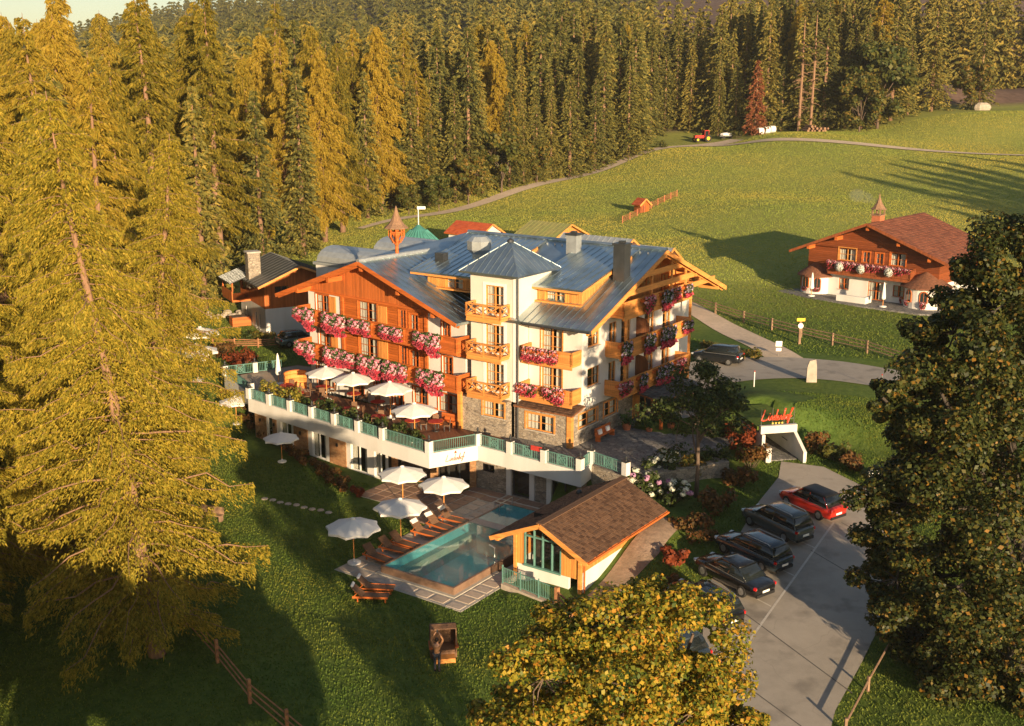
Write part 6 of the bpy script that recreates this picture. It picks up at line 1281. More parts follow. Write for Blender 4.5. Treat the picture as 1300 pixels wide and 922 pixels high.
gx, gy = 44.5, 272; z = gz(gx,gy); t = thing('tractor', 'red tractor parked where the paths meet at the forest edge', 'tractor', (gx,gy,z), R(200))
M['tred'] = paint('tractor_red', (.5,.03,.02), .4); MB().add(*(lambda q: (q.v, q.f))(MB().box(-.2,2.1,-.45,.45,.9,1.55))).build('hood', M['tred'], t); MB().box(-1.5,-.2,-.75,.75,.8,1.4).build('chassis', M['tred'], t); b = MB(); b.box(-1.4,-.25,-.7,.7,2.55,2.7)
for x in (-1.35,-.3):
    for y in (-.65,.65): b.box(x-.05,x+.05,y-.05,y+.05,1.4,2.55)
b.build('cab', M['tred'], t); MB().box(-1.32,-.33,-.62,.62,1.42,2.54).build('cab_glass', M['carglass'], t)
for (x, y, r_) in ((-1.0,-.95,.85),(-1.0,.95,.85),(1.6,-.75,.55),(1.6,.75,.55)): w_ = MB().tube([(x,y-.2,r_),(x,y+.2,r_)], r_, 16).build('wheel', M['tyre'], t); MB().tube([(x,y-.22,r_),(x,y+.22,r_)], r_*.5, 12).build('rim', M['yellow'], w_)
lp = thing('log_pile', 'pile of cut pale logs at the foot of the bare trunks', 'log pile', (70,268.5,gz(70,268.5)), R(15))
for k in range(14): rr_ = rng.uniform(.2,.32); row = k//6; MB().tube([(-2.6+(k%6)*.9+row*.4,-1.4+rng.uniform(-.4,.4),.25+row*.5),(-2.6+(k%6)*.9+row*.4,1.4+rng.uniform(-.3,.3),.25+row*.5)], rr_, 8).build('log', M['bark_warm'], lp)
lp2 = thing('machinery_trailer', 'low farm trailer with pale load beside the red tractor', 'trailer', (50.5,273,gz(50.5,273)), R(5)); MB().box(-2,2,-1,1,.6,.75).build('bed', M['metal_dark'], lp2); MB().ball((0,0,1.0),(1.7,.8,.45)).build('load', M['white'], lp2)
for x in (-1,1):
    for y in (-.9,.9): MB().tube([(x,y-.12,.35),(x,y+.12,.35)], .35, 12).build('wheel', M['tyre'], lp2)
for k in range(9):
    x, y = -17.6+k*.62, 76.6-.33*k+.1*math.sin(k*2); tag(MB().lathe([(.26,0),(.24,.05),(.1,.06)], (0,0,0), 7, k).build('stepping_stone', M['slab_lt'], None, loc=(x,y,gz(x,y)+.01)), 'pale round stepping stone set in the shaded lawn', 'stone', 'stepping stones across the lawn')
gl = thing('garden_lamp', 'tall garden lamp whose shadow falls across the lawn by the fence', 'lamp', (-6.4,38.2,gz(-6.4,38.2))); MB().tube([(0,0,0),(0,0,4.2)], .05, 8).build('pole', M['metal_dark'], gl); MB().lathe([(.06,4.2),(.3,4.35),(.34,4.6),(.1,4.75)], (0,0,0), 12).build('lamp_head', M['metal_lt'], gl)
bl = thing('stone_terrace', 'pile of pale garden rocks beside the annex planter', 'rocks', (-31.8,124.5,gz(-31.8,124.5)))
for k in range(12): MB().ball((rng.uniform(-2,2),rng.uniform(-1,1),rng.uniform(.1,.5)),(rng.uniform(.3,.6),rng.uniform(.3,.5),rng.uniform(.2,.4)),7,5).build('rock', bpy.data.materials['pale_rock'], bl)
pt = thing('timber_planter', 'orange timber planter box on the lawn beside the annex', 'planter', (-29.4,121.0,gz(-29.4,121)), R(28)); MB().box(-1,1,-.7,.7,0,.95).build('box', M['timber'], pt); MB().box(-.9,.9,-.6,.6,.951,1.0).build('soil', M['bark'], pt)
# ================================================================== trees
def unit(a): return a / np.maximum(np.linalg.norm(a, axis=-1, keepdims=True), 1e-9)
def tris(c, a, b, s_a, s_b):
    """triangles: tip c+a, base c-a*.3 +- b"""
    V_ = np.stack([c + a*s_a, c - a*s_a*.35 + b*s_b, c - a*s_a*.35 - b*s_b], 1).reshape(-1, 3); return V_, np.arange(len(V_)).reshape(-1, 3)
def kites(c, a, b, s_a, s_b):
    V_ = np.stack([c + a*s_a, c + b*s_b, c - a*s_a, c - b*s_b], 1).reshape(-1, 3); return V_, np.arange(len(V_)).reshape(-1, 4)
M['larch'] = leaf('larch_needles', [(.10,.10,.014),(.21,.175,.018),(.36,.265,.026),(.46,.31,.036),(.30,.235,.022)], .7, .45, objvar=.5)
M['larch_near'] = leaf('larch_needles_near', [(.15,.145,.015),(.28,.235,.022),(.40,.315,.032),(.50,.355,.042),(.22,.195,.02)], .7, .45)
M['spruce'] = leaf('spruce_needles', [(.022,.032,.01),(.08,.085,.02),(.18,.158,.031),(.33,.235,.044)], .75, .15, objvar=.35)
M['spruce_dead'] = leaf('dead_spruce', [(.16,.05,.02),(.24,.08,.03),(.12,.045,.02)], .8, .2)
M['bark_dark'] = mat('dark_bark', (.05,.04,.032), .9, .3, 4)
M['maple'] = leaf('golden_maple', [(.05,.085,.012),(.14,.16,.018),(.30,.25,.025),(.42,.29,.03),(.50,.22,.028)], .5, .35, pos=[0,.25,.5,.8,1])
M['linden'] = leaf('linden_leaves', [(.018,.027,.008),(.036,.05,.012),(.065,.078,.017),(.115,.10,.02),(.27,.135,.022)], .5, .3, pos=[0,.35,.65,.87,1])
M['green_leaf'] = leaf('green_leaves', [(.02,.035,.01),(.045,.07,.018),(.09,.11,.025)], .5, .3)
M['broad_mix'] = leaf('autumn_broadleaf', [(.03,.05,.012),(.07,.085,.018),(.13,.12,.022),(.24,.13,.025)], .5, .3, objvar=.3)
M['yellow_leaf'] = leaf('yellow_shrub', [(.10,.12,.02),(.24,.22,.03),(.36,.26,.04)], .6, .3)
M['hedge_red'] = leaf('autumn_hedge', [(.05,.035,.012),(.12,.06,.018),(.2,.08,.022),(.09,.08,.02)], .6, .25)
M['scarlet'] = leaf('scarlet_leaves', [(.17,.035,.014),(.26,.06,.018),(.12,.028,.014)], .6, .3)
M['hydr_white'] = leaf('hydrangea_white', [(.6,.62,.5),(.7,.7,.62),(.5,.55,.4)], .7, .2); M['hydr_pink'] = leaf('hydrangea_pink', [(.42,.2,.36),(.55,.3,.45),(.35,.18,.36)], .7, .2)
def larch_data(seed, h, r0, nb, dens, tuft, low=.12, lean=(0,0), droop=.5):
    r = np.random.default_rng(seed); V_, F_l = [], []; br = MB(); off = 0
    tx = lambda z: np.array([lean[0]*z/h + .18*np.sin(z*.25+seed), lean[1]*z/h + .18*np.cos(z*.21+seed*2), z])
    br.tube([tx(h*t) for t in np.linspace(0,1,14)], [max(.02, .017*h*(1-t)**.85) for t in np.linspace(0,1,14)], 8)
    cs, as_2, bs_2, sa, sb = [], [], [], [], []
    for i in range(nb):
        f = low + (1-low)*(i+r.uniform(0,1))/nb; z0 = h*min(f,.985); az = i*2.4 + r.normal(0,.4)
        L = r0*(1-f)**.62*r.uniform(.5,1.2)*(1+.18*np.sin(az*2+f*9+seed))*(.72+.28*min(1,(f-low)/.1)) + .35
        d = np.array([np.cos(az), np.sin(az), 0]); t = np.linspace(0,1,6); up = r.uniform(-.1,.22)
        P = tx(z0)[None,:] + d[None,:]*(L*t)[:,None] + np.array([0,0,1])[None,:]*(up*L*t - (droop*.55)*L*t**2 + .12*L*np.maximum(t-.75,0))[:,None]
        P[1:-1] += r.normal(0,.03*L,(4,3)); br.tube(P, [max(.012,.014*L*(1-.85*q)) for q in t], 4, False)
        n = max(6, int(dens*L*(1+.5*L/r0))); q = r.uniform(.12,1.02,n)**.85
        c = np.stack([np.interp(q,t,P[:,k]) for k in range(3)],1)
        side = np.array([-d[1],d[0],0]); w_ = r.normal(0,.16,n)*L*(1.1-q)*1.2+r.normal(0,.12,n); c += side[None,:]*w_[:,None]
        hang = np.abs(r.normal(0,.55,n))*(.45+.1*L)*droop*1.6; c[:,2] -= hang
        a = d[None,:]*r.uniform(.1,.9,(n,1)) + side[None,:]*r.normal(0,.5,(n,1)); a[:,2] -= (.4+.9*droop)*r.uniform(.3,1.3,n); a = unit(a)
        b = unit(np.cross(a, r.normal(size=(n,3)))); cs.append(c); as_2.append(a); bs_2.append(b); sa.append(tuft*r.uniform(.6,1.4,(n,1))); sb.append(tuft*.24*r.uniform(.7,1.3,(n,1)))
    return tris(np.concatenate(cs), np.concatenate(as_2), np.concatenate(bs_2), np.concatenate(sa), np.concatenate(sb)), br
def larch(name, seed, h, r0, nb, dens, tuft, m='larch', **k):
    t = thing(name, '', 'larch tree'); (V_, F0), br = larch_data(seed, h, r0, nb, dens, tuft, **k); br.build('trunk', M['bark_warm'], t, True); np_mesh('crown', V_, F0, M[m], t); return t
def spruce_data(seed, h, r0, whorls, per, ntw, tw):
    r = np.random.default_rng(seed); cs, aa, bb, sa, sb = [], [], [], [], []
    for i in range(whorls):
        f = .06 + .94*(i/whorls); z0 = h*f
        for j in range(per):
            az = r.uniform(0,6.283); L = r0*(1-f)**.8*r.uniform(.7,1.2)+.25; d = np.array([np.cos(az),np.sin(az),0]); side = np.array([-d[1],d[0],0]); n = max(4,int(ntw*(.35+.65*(1-f))))
            q = r.uniform(.15,1.05,n); c = np.stack([d[0]*L*q, d[1]*L*q, z0 + .1*L*q - .42*L*q**1.6],1) + side[None,:]*(r.normal(0,.22,n)*L*(1.15-q))[:,None]; c[:,2] += r.normal(0,.08,n) - np.abs(r.normal(0,.16,n))
            a = d[None,:]*r.uniform(.5,1.1,(n,1)) + side[None,:]*r.normal(0,.45,(n,1)); a[:,2] -= r.uniform(.1,.9,n); a = unit(a); b = unit(np.cross(a, r.normal(size=(n,3))))
            cs.append(c); aa.append(a); bb.append(b); sa.append(tw*r.uniform(.6,1.3,(n,1))); sb.append(tw*.4*r.uniform(.7,1.2,(n,1)))
    return tris(np.concatenate(cs), np.concatenate(aa), np.concatenate(bb), np.concatenate(sa), np.concatenate(sb))
def spruce(name, seed, h, r0, whorls=30, per=7, ntw=22, tw=.55, m='spruce', cat='spruce tree'):
    t = thing(name, '', cat); V_, F0 = spruce_data(seed, h, r0, whorls, per, ntw, tw); MB().tube([(0,0,-.5),(.05,.05,h*.5),(0,0,h*.97)], [.017*h,.011*h,.03], 7).build('trunk', M['bark_warm'], t, True); np_mesh('crown', V_, F0, M[m], t); return t
def broad(name, cat, seed, h, trunk_h, rx, rz, nclump, nleaf, ls, m, bark='bark', cz=None, taper=0.0, lobes=None, nlimb=None):
    """broadleaf tree: trunk, forked limbs that end in leaf clumps spread over an uneven crown"""
    r = np.random.default_rng(seed); t = thing(name, '', cat); br = MB(); cz = cz if cz else h - rz
    br.tube([(0,0,-.4),(.05,0,trunk_h*.5),(0,.08,trunk_h),(.0,.1,cz)], [.035*h*.55,.028*h*.5,.024*h*.5,.012*h*.5], 8)
    cl, cr2 = [], []
    for i in range(nclump):
        if lobes:
            lx_, ly_, lz_, lr_ = lobes[i % len(lobes)]; v = unit(r.normal(size=3)); p = np.array([lx_,ly_,lz_]) + v*lr_*r.uniform(.25,1.0)**.45*np.array([1,1,.85]); cl.append(p); cr2.append(lr_*r.uniform(.18,.42)); continue
        v = unit(r.normal(size=3)); v[2] = abs(v[2])*1.0 if r.random() < .72 else v[2]; rad = r.uniform(.5,1.0)**.5
        p = np.array([v[0]*rx*rad, v[1]*rx*rad, cz + v[2]*rz*rad]) + r.normal(0,.25,3)
        p[:2] *= 1 - taper*(p[2]-cz)/rz
        cl.append(p); cr2.append(rx*r.uniform(.14,.32))
    cl = np.array(cl); hubs = [np.array(q[:3]) for q in lobes] if lobes else [np.array([np.cos(a_)*rx*.45, np.sin(a_)*rx*.45, cz+rz*.25*np.sin(a_*2)]) for a_ in np.arange(7)*.9]
    for q in hubs:      # main limbs leave the trunk at different heights and taper out
        s0 = np.array([0,.08,trunk_h*r.uniform(.55,1.3)]); s0[2] = min(s0[2], max(q[2]-.8, trunk_h*.5)); mid = s0*.5 + q*.5 + np.array([0,0,.06*rz]) + r.normal(0,.15,3); br.tube([s0, s0*.6+mid*.4+r.normal(0,.06,3), mid, q], [.016*h*.5,.013*h*.5,.01*h*.5,.006*h*.5], 6, False)
    for p in cl[::2]:
        q = min(hubs, key=lambda w_: float(((w_-p)**2).sum())); br.tube([q, q*.5+p*.5+r.normal(0,.12,3), p], [.005*h*.5,.0035*h*.5,.012], 4, False)
    cs, ns = [], []
    for p, q in zip(cl, cr2):
        n = max(6,int(nleaf/nclump*r.uniform(.6,1.4))); d = unit(r.normal(size=(n,3))); rad = q*r.uniform(.25,1.05,(n,1))**.6; c = p + d*rad*np.array([1.25,1.25,.8]); cs.append(c); ns.append(unit(d*.7 + np.array([0,0,.5]) + r.normal(0,.45,(n,3))))
    c = np.concatenate(cs); nrm = np.concatenate(ns); a = unit(np.cross(nrm, r.normal(size=c.shape))); b = np.cross(nrm, a); s_ = ls*r.uniform(.6,1.35,(len(c),1))
    s_ = ls*np.clip(np.exp(r.normal(0,.3,(len(c),1))), .5, 1.45); V_, F0 = kites(c, a, b, s_, s_*.72); V_[1::4] += nrm*s_*r.uniform(-.1,.5,(len(c),1)); V_[3::4] += nrm*s_*r.uniform(-.1,.5,(len(c),1)); br.build('trunk', M[bark], t, True); np_mesh('crown', V_, F0, M[m], t); return t
def shrub(name, label, x, y, rx, ry, h, n, m, ls=.11, rz=0.0, cat='shrub', group=None, seed=None, z=None, blooms=None):
    r = np.random.default_rng(seed if seed is not None else int(x*31+y*17) % 9999); z = gz(x,y) if z is None else z; t = thing(name, label, cat, (x,y,z), rz, group)
    k = max(4, int(n/70)); cc_ = np.stack([r.uniform(-.8,.8,k)*rx, r.uniform(-.8,.8,k)*ry, r.uniform(.25,.8,k)*h],1); w_ = r.integers(0,k,n); d = unit(r.normal(size=(n,3))); sz = np.array([max(.2,rx*.38), max(.2,ry*.38), h*.33])
    c = cc_[w_] + d*sz*r.uniform(.3,1,(n,1))**.5; c[:,2] = np.maximum(c[:,2], .03); nrm = unit(d + np.array([0,0,.4]) + r.normal(0,.5,(n,3))); a = unit(np.cross(nrm, r.normal(size=c.shape))); b = np.cross(nrm,a); s_ = ls*r.uniform(.6,1.4,(n,1)); V_, F0 = kites(c,a,b,s_,s_*.65)
    st = MB()
    for q in cc_[:10]: st.tube([(q[0]*.3,q[1]*.3,-.05),(q[0]*.7,q[1]*.7,q[2]*.5),tuple(q)], [.03,.02,.01], 4, False)
    st.build('stem', M['bark'], t); np_mesh('foliage', V_, F0, M[m], t)
    if blooms:
        for (bm, nb, br_) in blooms:
            for _ in range(nb):
                q = cc_[r.integers(0,k)] + unit(r.normal(size=3)+np.array([0,-.3,.6]))*sz*1.02; nn2 = 40; d2 = unit(r.normal(size=(nn2,3))); c2 = q + d2*br_*np.array([1,1,.75]); a2 = unit(np.cross(d2, r.normal(size=d2.shape))); b2 = np.cross(d2,a2); V2, F2 = kites(c2,a2,b2,np.full((nn2,1),br_*.42),np.full((nn2,1),br_*.42)); np_mesh('bloom', V2, F2, M[bm], t)
    return t
def place(o, x, y, s_=1.0, rz=None, label=None, group=None, z=None, first=set()):
    if o.name in first: o = copy_tree(o)
    else: first.add(o.name)
    o.location = (x, y, (gz(x,y) if z is None else z) - .15); o.rotation_euler.z = rng.uniform(0,6.28) if rz is None else rz; o.scale = (s_*rng.uniform(.93,1.07), s_*rng.uniform(.93,1.07), s_) if not isinstance(s_, tuple) else s_
    if label: o['label'] = label
    if group: o['group'] = group
    return o
# ---- the near larches
L1 = larch('larch_tree', 11, 28.5, 6.3, 175, 110, .165, 'larch_near', low=.08, lean=(-3.0,.5), droop=.5)
place(L1, -18.2, 53.8, 1.0, .4, 'very large golden larch with drooping boughs standing over the lawn fence')
L2 = larch('larch_tree', 12, 30, 6.6, 150, 95, .2, 'larch_near', low=.07, droop=.55)
place(L2, -27.0, 66.5, .95, 1.2, 'tall larch just behind the very large larch at the lawn edge')
gn_ = 'large larches crowding the lawn edge'; ln_ = 'large bright larch crowding behind the lawn edge'
for (o, x, y, s_, q) in ((L2,-23.5,60.5,.82,2.2),(L1,-30.5,57.5,.95,2.6),(L2,-33.5,74,.98,4.0),(L1,-25.5,76.0,.9,3.6),(L2,-28.5,48.5,.8,5.2)): place(o, x, y, s_, q, ln_, gn_)
LA = larch('larch_tree', 13, 33, 6.6, 150, 62, .38, low=.14, droop=.75); LB = larch('larch_tree', 14, 32, 5.8, 120, 60, .38, low=.2, droop=.85); LC = larch('larch_tree', 15, 35, 6.2, 100, 48, .38, low=.22, droop=.5)
gl_ = 'tall golden larches at the forest edge'; ll_ = 'tall golden larch standing at the forest edge left of the hotel'
for (o, x, y, s_) in ((LA,-38.5,181,.98),(LA,-41,150,1.02),(LB,-46,135,.92),(LC,-37,118,.98),(LB,-52,160,1.0),(LA,-50,112,.95),(LB,-44,96,.85),(LC,-47,178,1.05),(LA,-60,140,1.0),(LB,-60,108,.9),(LC,-33.5,93,.86),(LB,-40,83,.8),(LA,-52,82,.9),(LC,-57,180,1.0),(LA,-66,165,1.0),(LC,-47,150,1.05),(LB,-54,128,1.0),(LC,-36,140,1.0),(LA,-43,165,1.05),(LB,-50,190,1.05),(LA,-58,152,1.1),(LC,-42.5,104,.95),(LB,-36,105,.9),(LA,-47,122,1.0),(LC,-55,95,.95),(LA,-37,72,.85),(LB,-46,70,.9),(LA,-34,200,1.0),(LB,-36.5,160,.9),(LC,-33.5,171,.9),(LA,-29.5,179,.9),(LB,-27.5,187,.95),(LA,-44,141,1.0),(LC,-42,210,1.05),(LB,-66,190,1.1)):
    place(o, x, y, s_, None, ll_, gl_)
SPLACE = ((-39,112),(-46,118),(-35,128),(-52,146),(-42,156),(-48,170),(-56,120),(-38,92),(-50,100),(-40,173),(-33,150),(-58,168),(-45,88),(-30.5,166))
place(LA, -23.3, 203, .98, None, 'lone golden larch with bare side bough in front of the dark spruce wall')
place(LB, -31.0, 190, .93, None, 'slender golden larch between lone larch and dark spruces by the path')
# ---- spruce wood
SP = [spruce('spruce_tree', 20+i, 27, (4.2,3.6,4.6,3.9)[i], 34, 8, 30, .46) for i in range(4)]
for i, (x, y) in enumerate(SPLACE): place(SP[i % 4], x, y, rng.uniform(.85,1.1), None, 'dark spruce standing between the golden larches left of the hotel', 'spruces between the golden larches')
def spruce_line(p, q, depth, sp, jit=1.6):
    p, q = np.array(p,float), np.array(q,float); L = np.hypot(*(q-p)); d = (q-p)/L; n_ = np.array([-d[1],d[0]]); out = []
    k = 0
    while k*sp < depth:
        for i in range(int(L/sp)+1): out.append((k, p + d*(i*sp + (k%2)*sp/2 + rng.uniform(-jit,jit)) + n_*(k*sp*.9 + rng.uniform(-jit,jit))))
        k += 1
    return out
front = [((-30,194),(30,257)),((33,272),(30,300)),((46,281),(82,271)),((82,271),(100,281))]
pts = []
for (p, q) in front: pts += spruce_line(p, q, 40, 4.6)
pts = [(k, t_) for k, t_ in pts if not (t_[0] > 31 and t_[0] < 47 and t_[1] < 296 and t_[1] > 255) and not (t_[0] < -24 and t_[1] < 197)]
# keep individuals that show: the nearest rows
def clear_of(t_): return not (abs(t_[0]+23.3) < 3 and abs(t_[1]-203) < 4)
pts = [p for p in pts if clear_of(p[1])]
pts.sort(key=lambda e: e[0]*6 + e[1][1]*.02); sel = pts[:225]; rest = pts[225:]
gs = 'dark spruces forming the forest wall'; ls_ = 'dark green spruce in the dense forest wall behind the meadow path'
for i, (k, t_) in enumerate(sel):
    if rng.random() < (.22 if t_[0] < 5 else .07) and k > 0: place((LA,LB,LC)[i % 3], t_[0], t_[1], rng.uniform(.72,.95), None, 'golden larch growing among the dark spruces of the forest wall', 'larches among the forest wall'); continue
    hh_ = rng.uniform(.62,1.18) + .03*k; place(SP[i % 4], t_[0], t_[1], (hh_*rng.uniform(.75,1.2), hh_*rng.uniform(.75,1.2), hh_), None, ls_, gs)
for i in range(16): x, y = 31+1.25*i+rng.uniform(-1.5,1.5), 288+rng.uniform(0,22)-(0 if 36 < 31+1.25*i < 47 else 4); place(SP[i % 4], x, y, rng.uniform(.8,1.1), None, ls_, gs)
def wood(name, label, places, seed, hh=26, r0=3.2, m='spruce', det=(14,5,9,1.15)):
    """far part of the wood that reads as one mass: low-detail trees in one mesh"""
    pro = []
    for s_ in range(3): pro.append(spruce_data(seed+s_, hh, r0, *det))
    Vs, Fs, o_ = [], [], 0; r = np.random.default_rng(seed)
    zs = gz_np(np.array([p[0] for p in places]), np.array([p[1] for p in places]))
    for i, p in enumerate(places):
        V0, F0 = pro[i%3]; a = r.uniform(0,6.28); s_ = r.uniform(.75,1.15)*(p[2] if len(p) > 2 else 1); c_, n_ = math.cos(a), math.sin(a)
        Vr = np.stack([V0[:,0]*c_-V0[:,1]*n_, V0[:,0]*n_+V0[:,1]*c_, V0[:,2]],1)*s_ + np.array([p[0],p[1],zs[i]-.3]); Vs.append(Vr.astype(np.float32)); Fs.append(F0+o_); o_ += len(V0)
    o = np_mesh(name, np.concatenate(Vs), np.concatenate(Fs), M[m]); return tag(o, label, 'forest', kind='stuff')
back = [tuple(t_) for k, t_ in rest]
for _ in range(900):
    x, y = rng.uniform(-120,230), rng.uniform(225,430)
    if (x > -30 and y < 300 + .1*x and x < 110) or (x < -30 and y < 235-(x+30)*.3): continue
    if x > 84 and y < 322: continue
    back.append((x,y))
for _ in range(60): back.append((rng.uniform(84,175), rng.uniform(322,345)))
wood('spruce_forest', 'dense spruce forest rising behind the front rows of trees', back, 40)
lf = []
for _ in range(260):
    x, y = rng.uniform(-150,-60), rng.uniform(110,330)
    if x > -y*.62: lf.append((x,y))
wood('mixed_forest', 'sunlit larch forest filling the slope behind the tall larches', lf, 50, 27, 3.6, 'larch')
hill = []
for _ in range(2600):
    y = rng.uniform(430,1500); x = y*rng.uniform(-.62,.12); hill.append((x,y,1.15))
wood('hillside_forest', 'distant wooded hillside below the sky', hill, 60, 24, 3.4, det=(9,5,5,1.9))
# dead red spruce and the tall bare trunks
rd = spruce('dead_spruce', 31, 17.5, 2.6, 26, 7, 20, .5, 'spruce_dead', 'spruce tree'); place(rd, 56.5, 271, 1.0, None, 'rust brown dead spruce standing by the white bales')
def bare(x, y, h, lab):
    t = thing('bare_trunk', lab, 'tree', (x,y,gz(x,y)-.2)); r = random.Random(int(x)); MB().tube([(0,0,0),(.15,0,h*.5),(.1,.1,h)], [.34,.26,.1], 7).build('trunk', M['bark_warm'], t); b = MB()
    for i in range(46): z = r.uniform(.1,.8)*h; a = r.uniform(0,6.28); l = r.uniform(.8,2.4); b.tube([(0,0,z),(l*.6*math.cos(a),l*.6*math.sin(a),z-.15),(l*math.cos(a),l*math.sin(a),z-.5)], [.1,.07,.03], 4, False)
    b.build('dead_branch', M['bark_warm'], t, kind='stuff'); r2 = spruce_data(77, h*.55, 2.4, 14, 6, 16, .5); o = np_mesh('crown', r2[0]+np.array([0,0,h*.62]), r2[1], M['spruce'], t)
bare(66.5,270.5,26,'tall half bare spruce with pale trunk above the log pile'); bare(69.3,270.8,27,'taller bare trunk spruce with stubby dead branches beside the log pile')
# broadleaf trees along the wood edge
BR = broad('autumn_tree','broadleaf tree',71,11,3,4.2,5,46,5200,.34,'broad_mix'); BR2 = broad('autumn_tree','broadleaf tree',72,17,3.5,6,8,60,8000,.42,'broad_mix')
gbl = 'autumn broadleaf trees along the wood edge'
for (x, y, s_) in ((-8,211,.8),(-2,219,1.05),(5,228,.7),(14,240,.75),(-13,204,.6),(27,254,.65),(24,250,.5),(-18,200,.5)): place(BR, x, y, s_, None, 'small autumn broadleaf tree at the foot of the spruce wall', gbl)
place(BR2, 84, 268, 1.15, None, 'large round broadleaf tree with golden crown at the meadow corner'); place(BR2, 79, 265, .8, None, 'green broadleaf tree beside the golden crowned one at the meadow corner')
place(SP[2], 112, 281, .95, None, 'tall spruce standing alone on the meadow beside the boulder'); place(BR, 109.5, 279, 1.0, None, 'green bush tree at the foot of the lone meadow spruce')
tag(MB().ball((111.5,277.5,gz(111.5,277.5)+.6),(2.2,1.4,1.3),9,6).build('boulder', bpy.data.materials['pale_rock']), 'pale boulder at the foot of the lone meadow spruce', 'boulder')
# trees beyond the right edge whose shadows lie on the meadow
for i in range(36):
    x, y = 106+6*(i % 3)+rng.uniform(-2,2), 26+3.3*i+rng.uniform(-1.5,1.5); place(SP[i % 4], x, y, rng.uniform(.85,1.1), None, 'spruce standing beyond the meadow chalet whose shadow crosses the meadow', 'spruces beyond the chalet')
# ---- near broadleaf trees
LOB_L = [(-1.46, 1.0, 20.37, 2.74), (-3.48, -1.0, 18.54, 2.84), (-4.76, 0.0, 17.23, 1.82), (-5.9, -2.0, 14.95, 2.55), (-6.64, 0.0, 13.63, 1.55), (-1.03, 2.0, 13.25, 3.65), (-6.69, -1.0, 9.3, 2.22), (-4.44, -3.0, 10.44, 3.37), (-6.46, 0.0, 5.04, 1.92), (-4.31, -2.0, 5.56, 3.33), (-0.73, -1.0, 5.5, 3.58), (-4.77, 0.0, 1.88, 1.75), (-2.01, -3.0, 2.43, 2.76), (-1.93, 4.0, 10.79, 2.81), (-5.02, 1, 10.96, 2.28), (-6.21, 2, 6.05, 1.78), (-4.23, 1, 6.47, 2.72), (-2.78, 1, 15.28, 2.99), (-5.1, 2, 2.17, 1.81), (-2.59, 0, 1.46, 2.73), (-4.3, 2, 15.42, 1.9), (-3.19, 2, 19.65, 2.05), (-2.18, -2, 11.59, 3.24), (-8.21, -1, 14.49, 1.08), (-1.74, 0, 6.48, 3.43), (-3.4, -1, -0.13, 1.93), (-0.6, 1.0, 21.9, 2.0), (-0.2, 0.5, 19.6, 2.4), (2.2, 0, 12.6, 2.3), (3.8, 0, 13.4, 1.8), (4.8, 0.5, 17.2, 2.3), (4.9, 0, 14.8, 2.0), (-3.6, -2, 0.9, 1.7), (-1.6, -2, 1.0, 2.0)]
lin = broad('linden_tree','linden tree',81,23.5,6,6.9,9.4,430,225000,.1,'linden',bark='bark_dark',cz=13.6,lobes=LOB_L); place(lin, 25.2, 51.5, (1,1,1), 0, 'huge dark green linden tree with touches of orange beside the parking')
LOB_M = [(-0.38, 0, 13.55, 1.45), (2.15, 0.4, 12.96, 1.42), (-2.37, -0.6, 12.08, 1.39), (-3.54, 0, 10.56, 0.95), (2.64, -0.5, 11.77, 1.35), (-0.16, -1.6, 12.39, 1.57), (1.2, -1.8, 11.26, 1.58), (-2.13, -0.8, 10.39, 1.63), (3.54, -0.4, 10.4, 0.71), (1.04, 1.2, 13.74, 1.09), (-1.61, 1.0, 12.78, 1.09), (-0.17, 0, 9.08, 2.17), (2.18, -0.5, 8.6, 2.14), (-2.82, 0, 8.26, 1.94), (-0.06, 0.5, 5.95, 2.74), (0.45, 0, 3.74, 2.75)]
mp = broad('maple_tree','maple tree',82,14.0,5,3.4,5.0,260,92000,.066,'maple',cz=8.9,lobes=LOB_M); place(mp, 3.3, 31.0, (1,1,1), 0, 'golden yellow maple tree beside the parked black cars')
sm_ = broad('garden_tree','garden tree',83,9.2,4.2,2.9,3.2,40,7500,.10,'green_leaf',cz=6.0); place(sm_, 12.3, 72.0, 1.0, 0, 'slender dark garden tree with open crown beside the courtyard')
# trees below the frame whose shadows cross the lawn
fg = broad('foreground_tree','tree',84,8.6,2.6,3.6,3.6,40,5000,.3,'green_leaf')
for (x, y, s_) in ((-3.8,21.5,1.2),(-8,23,1.3),(-12.5,25,1.35),(-17.5,26,1.4),(-22,27,1.4),(-27,30,1.45),(-33,34,1.4)): place(fg, x, y, s_, None, 'tree in the lower garden whose shadow crosses the lawn', 'lower garden trees')
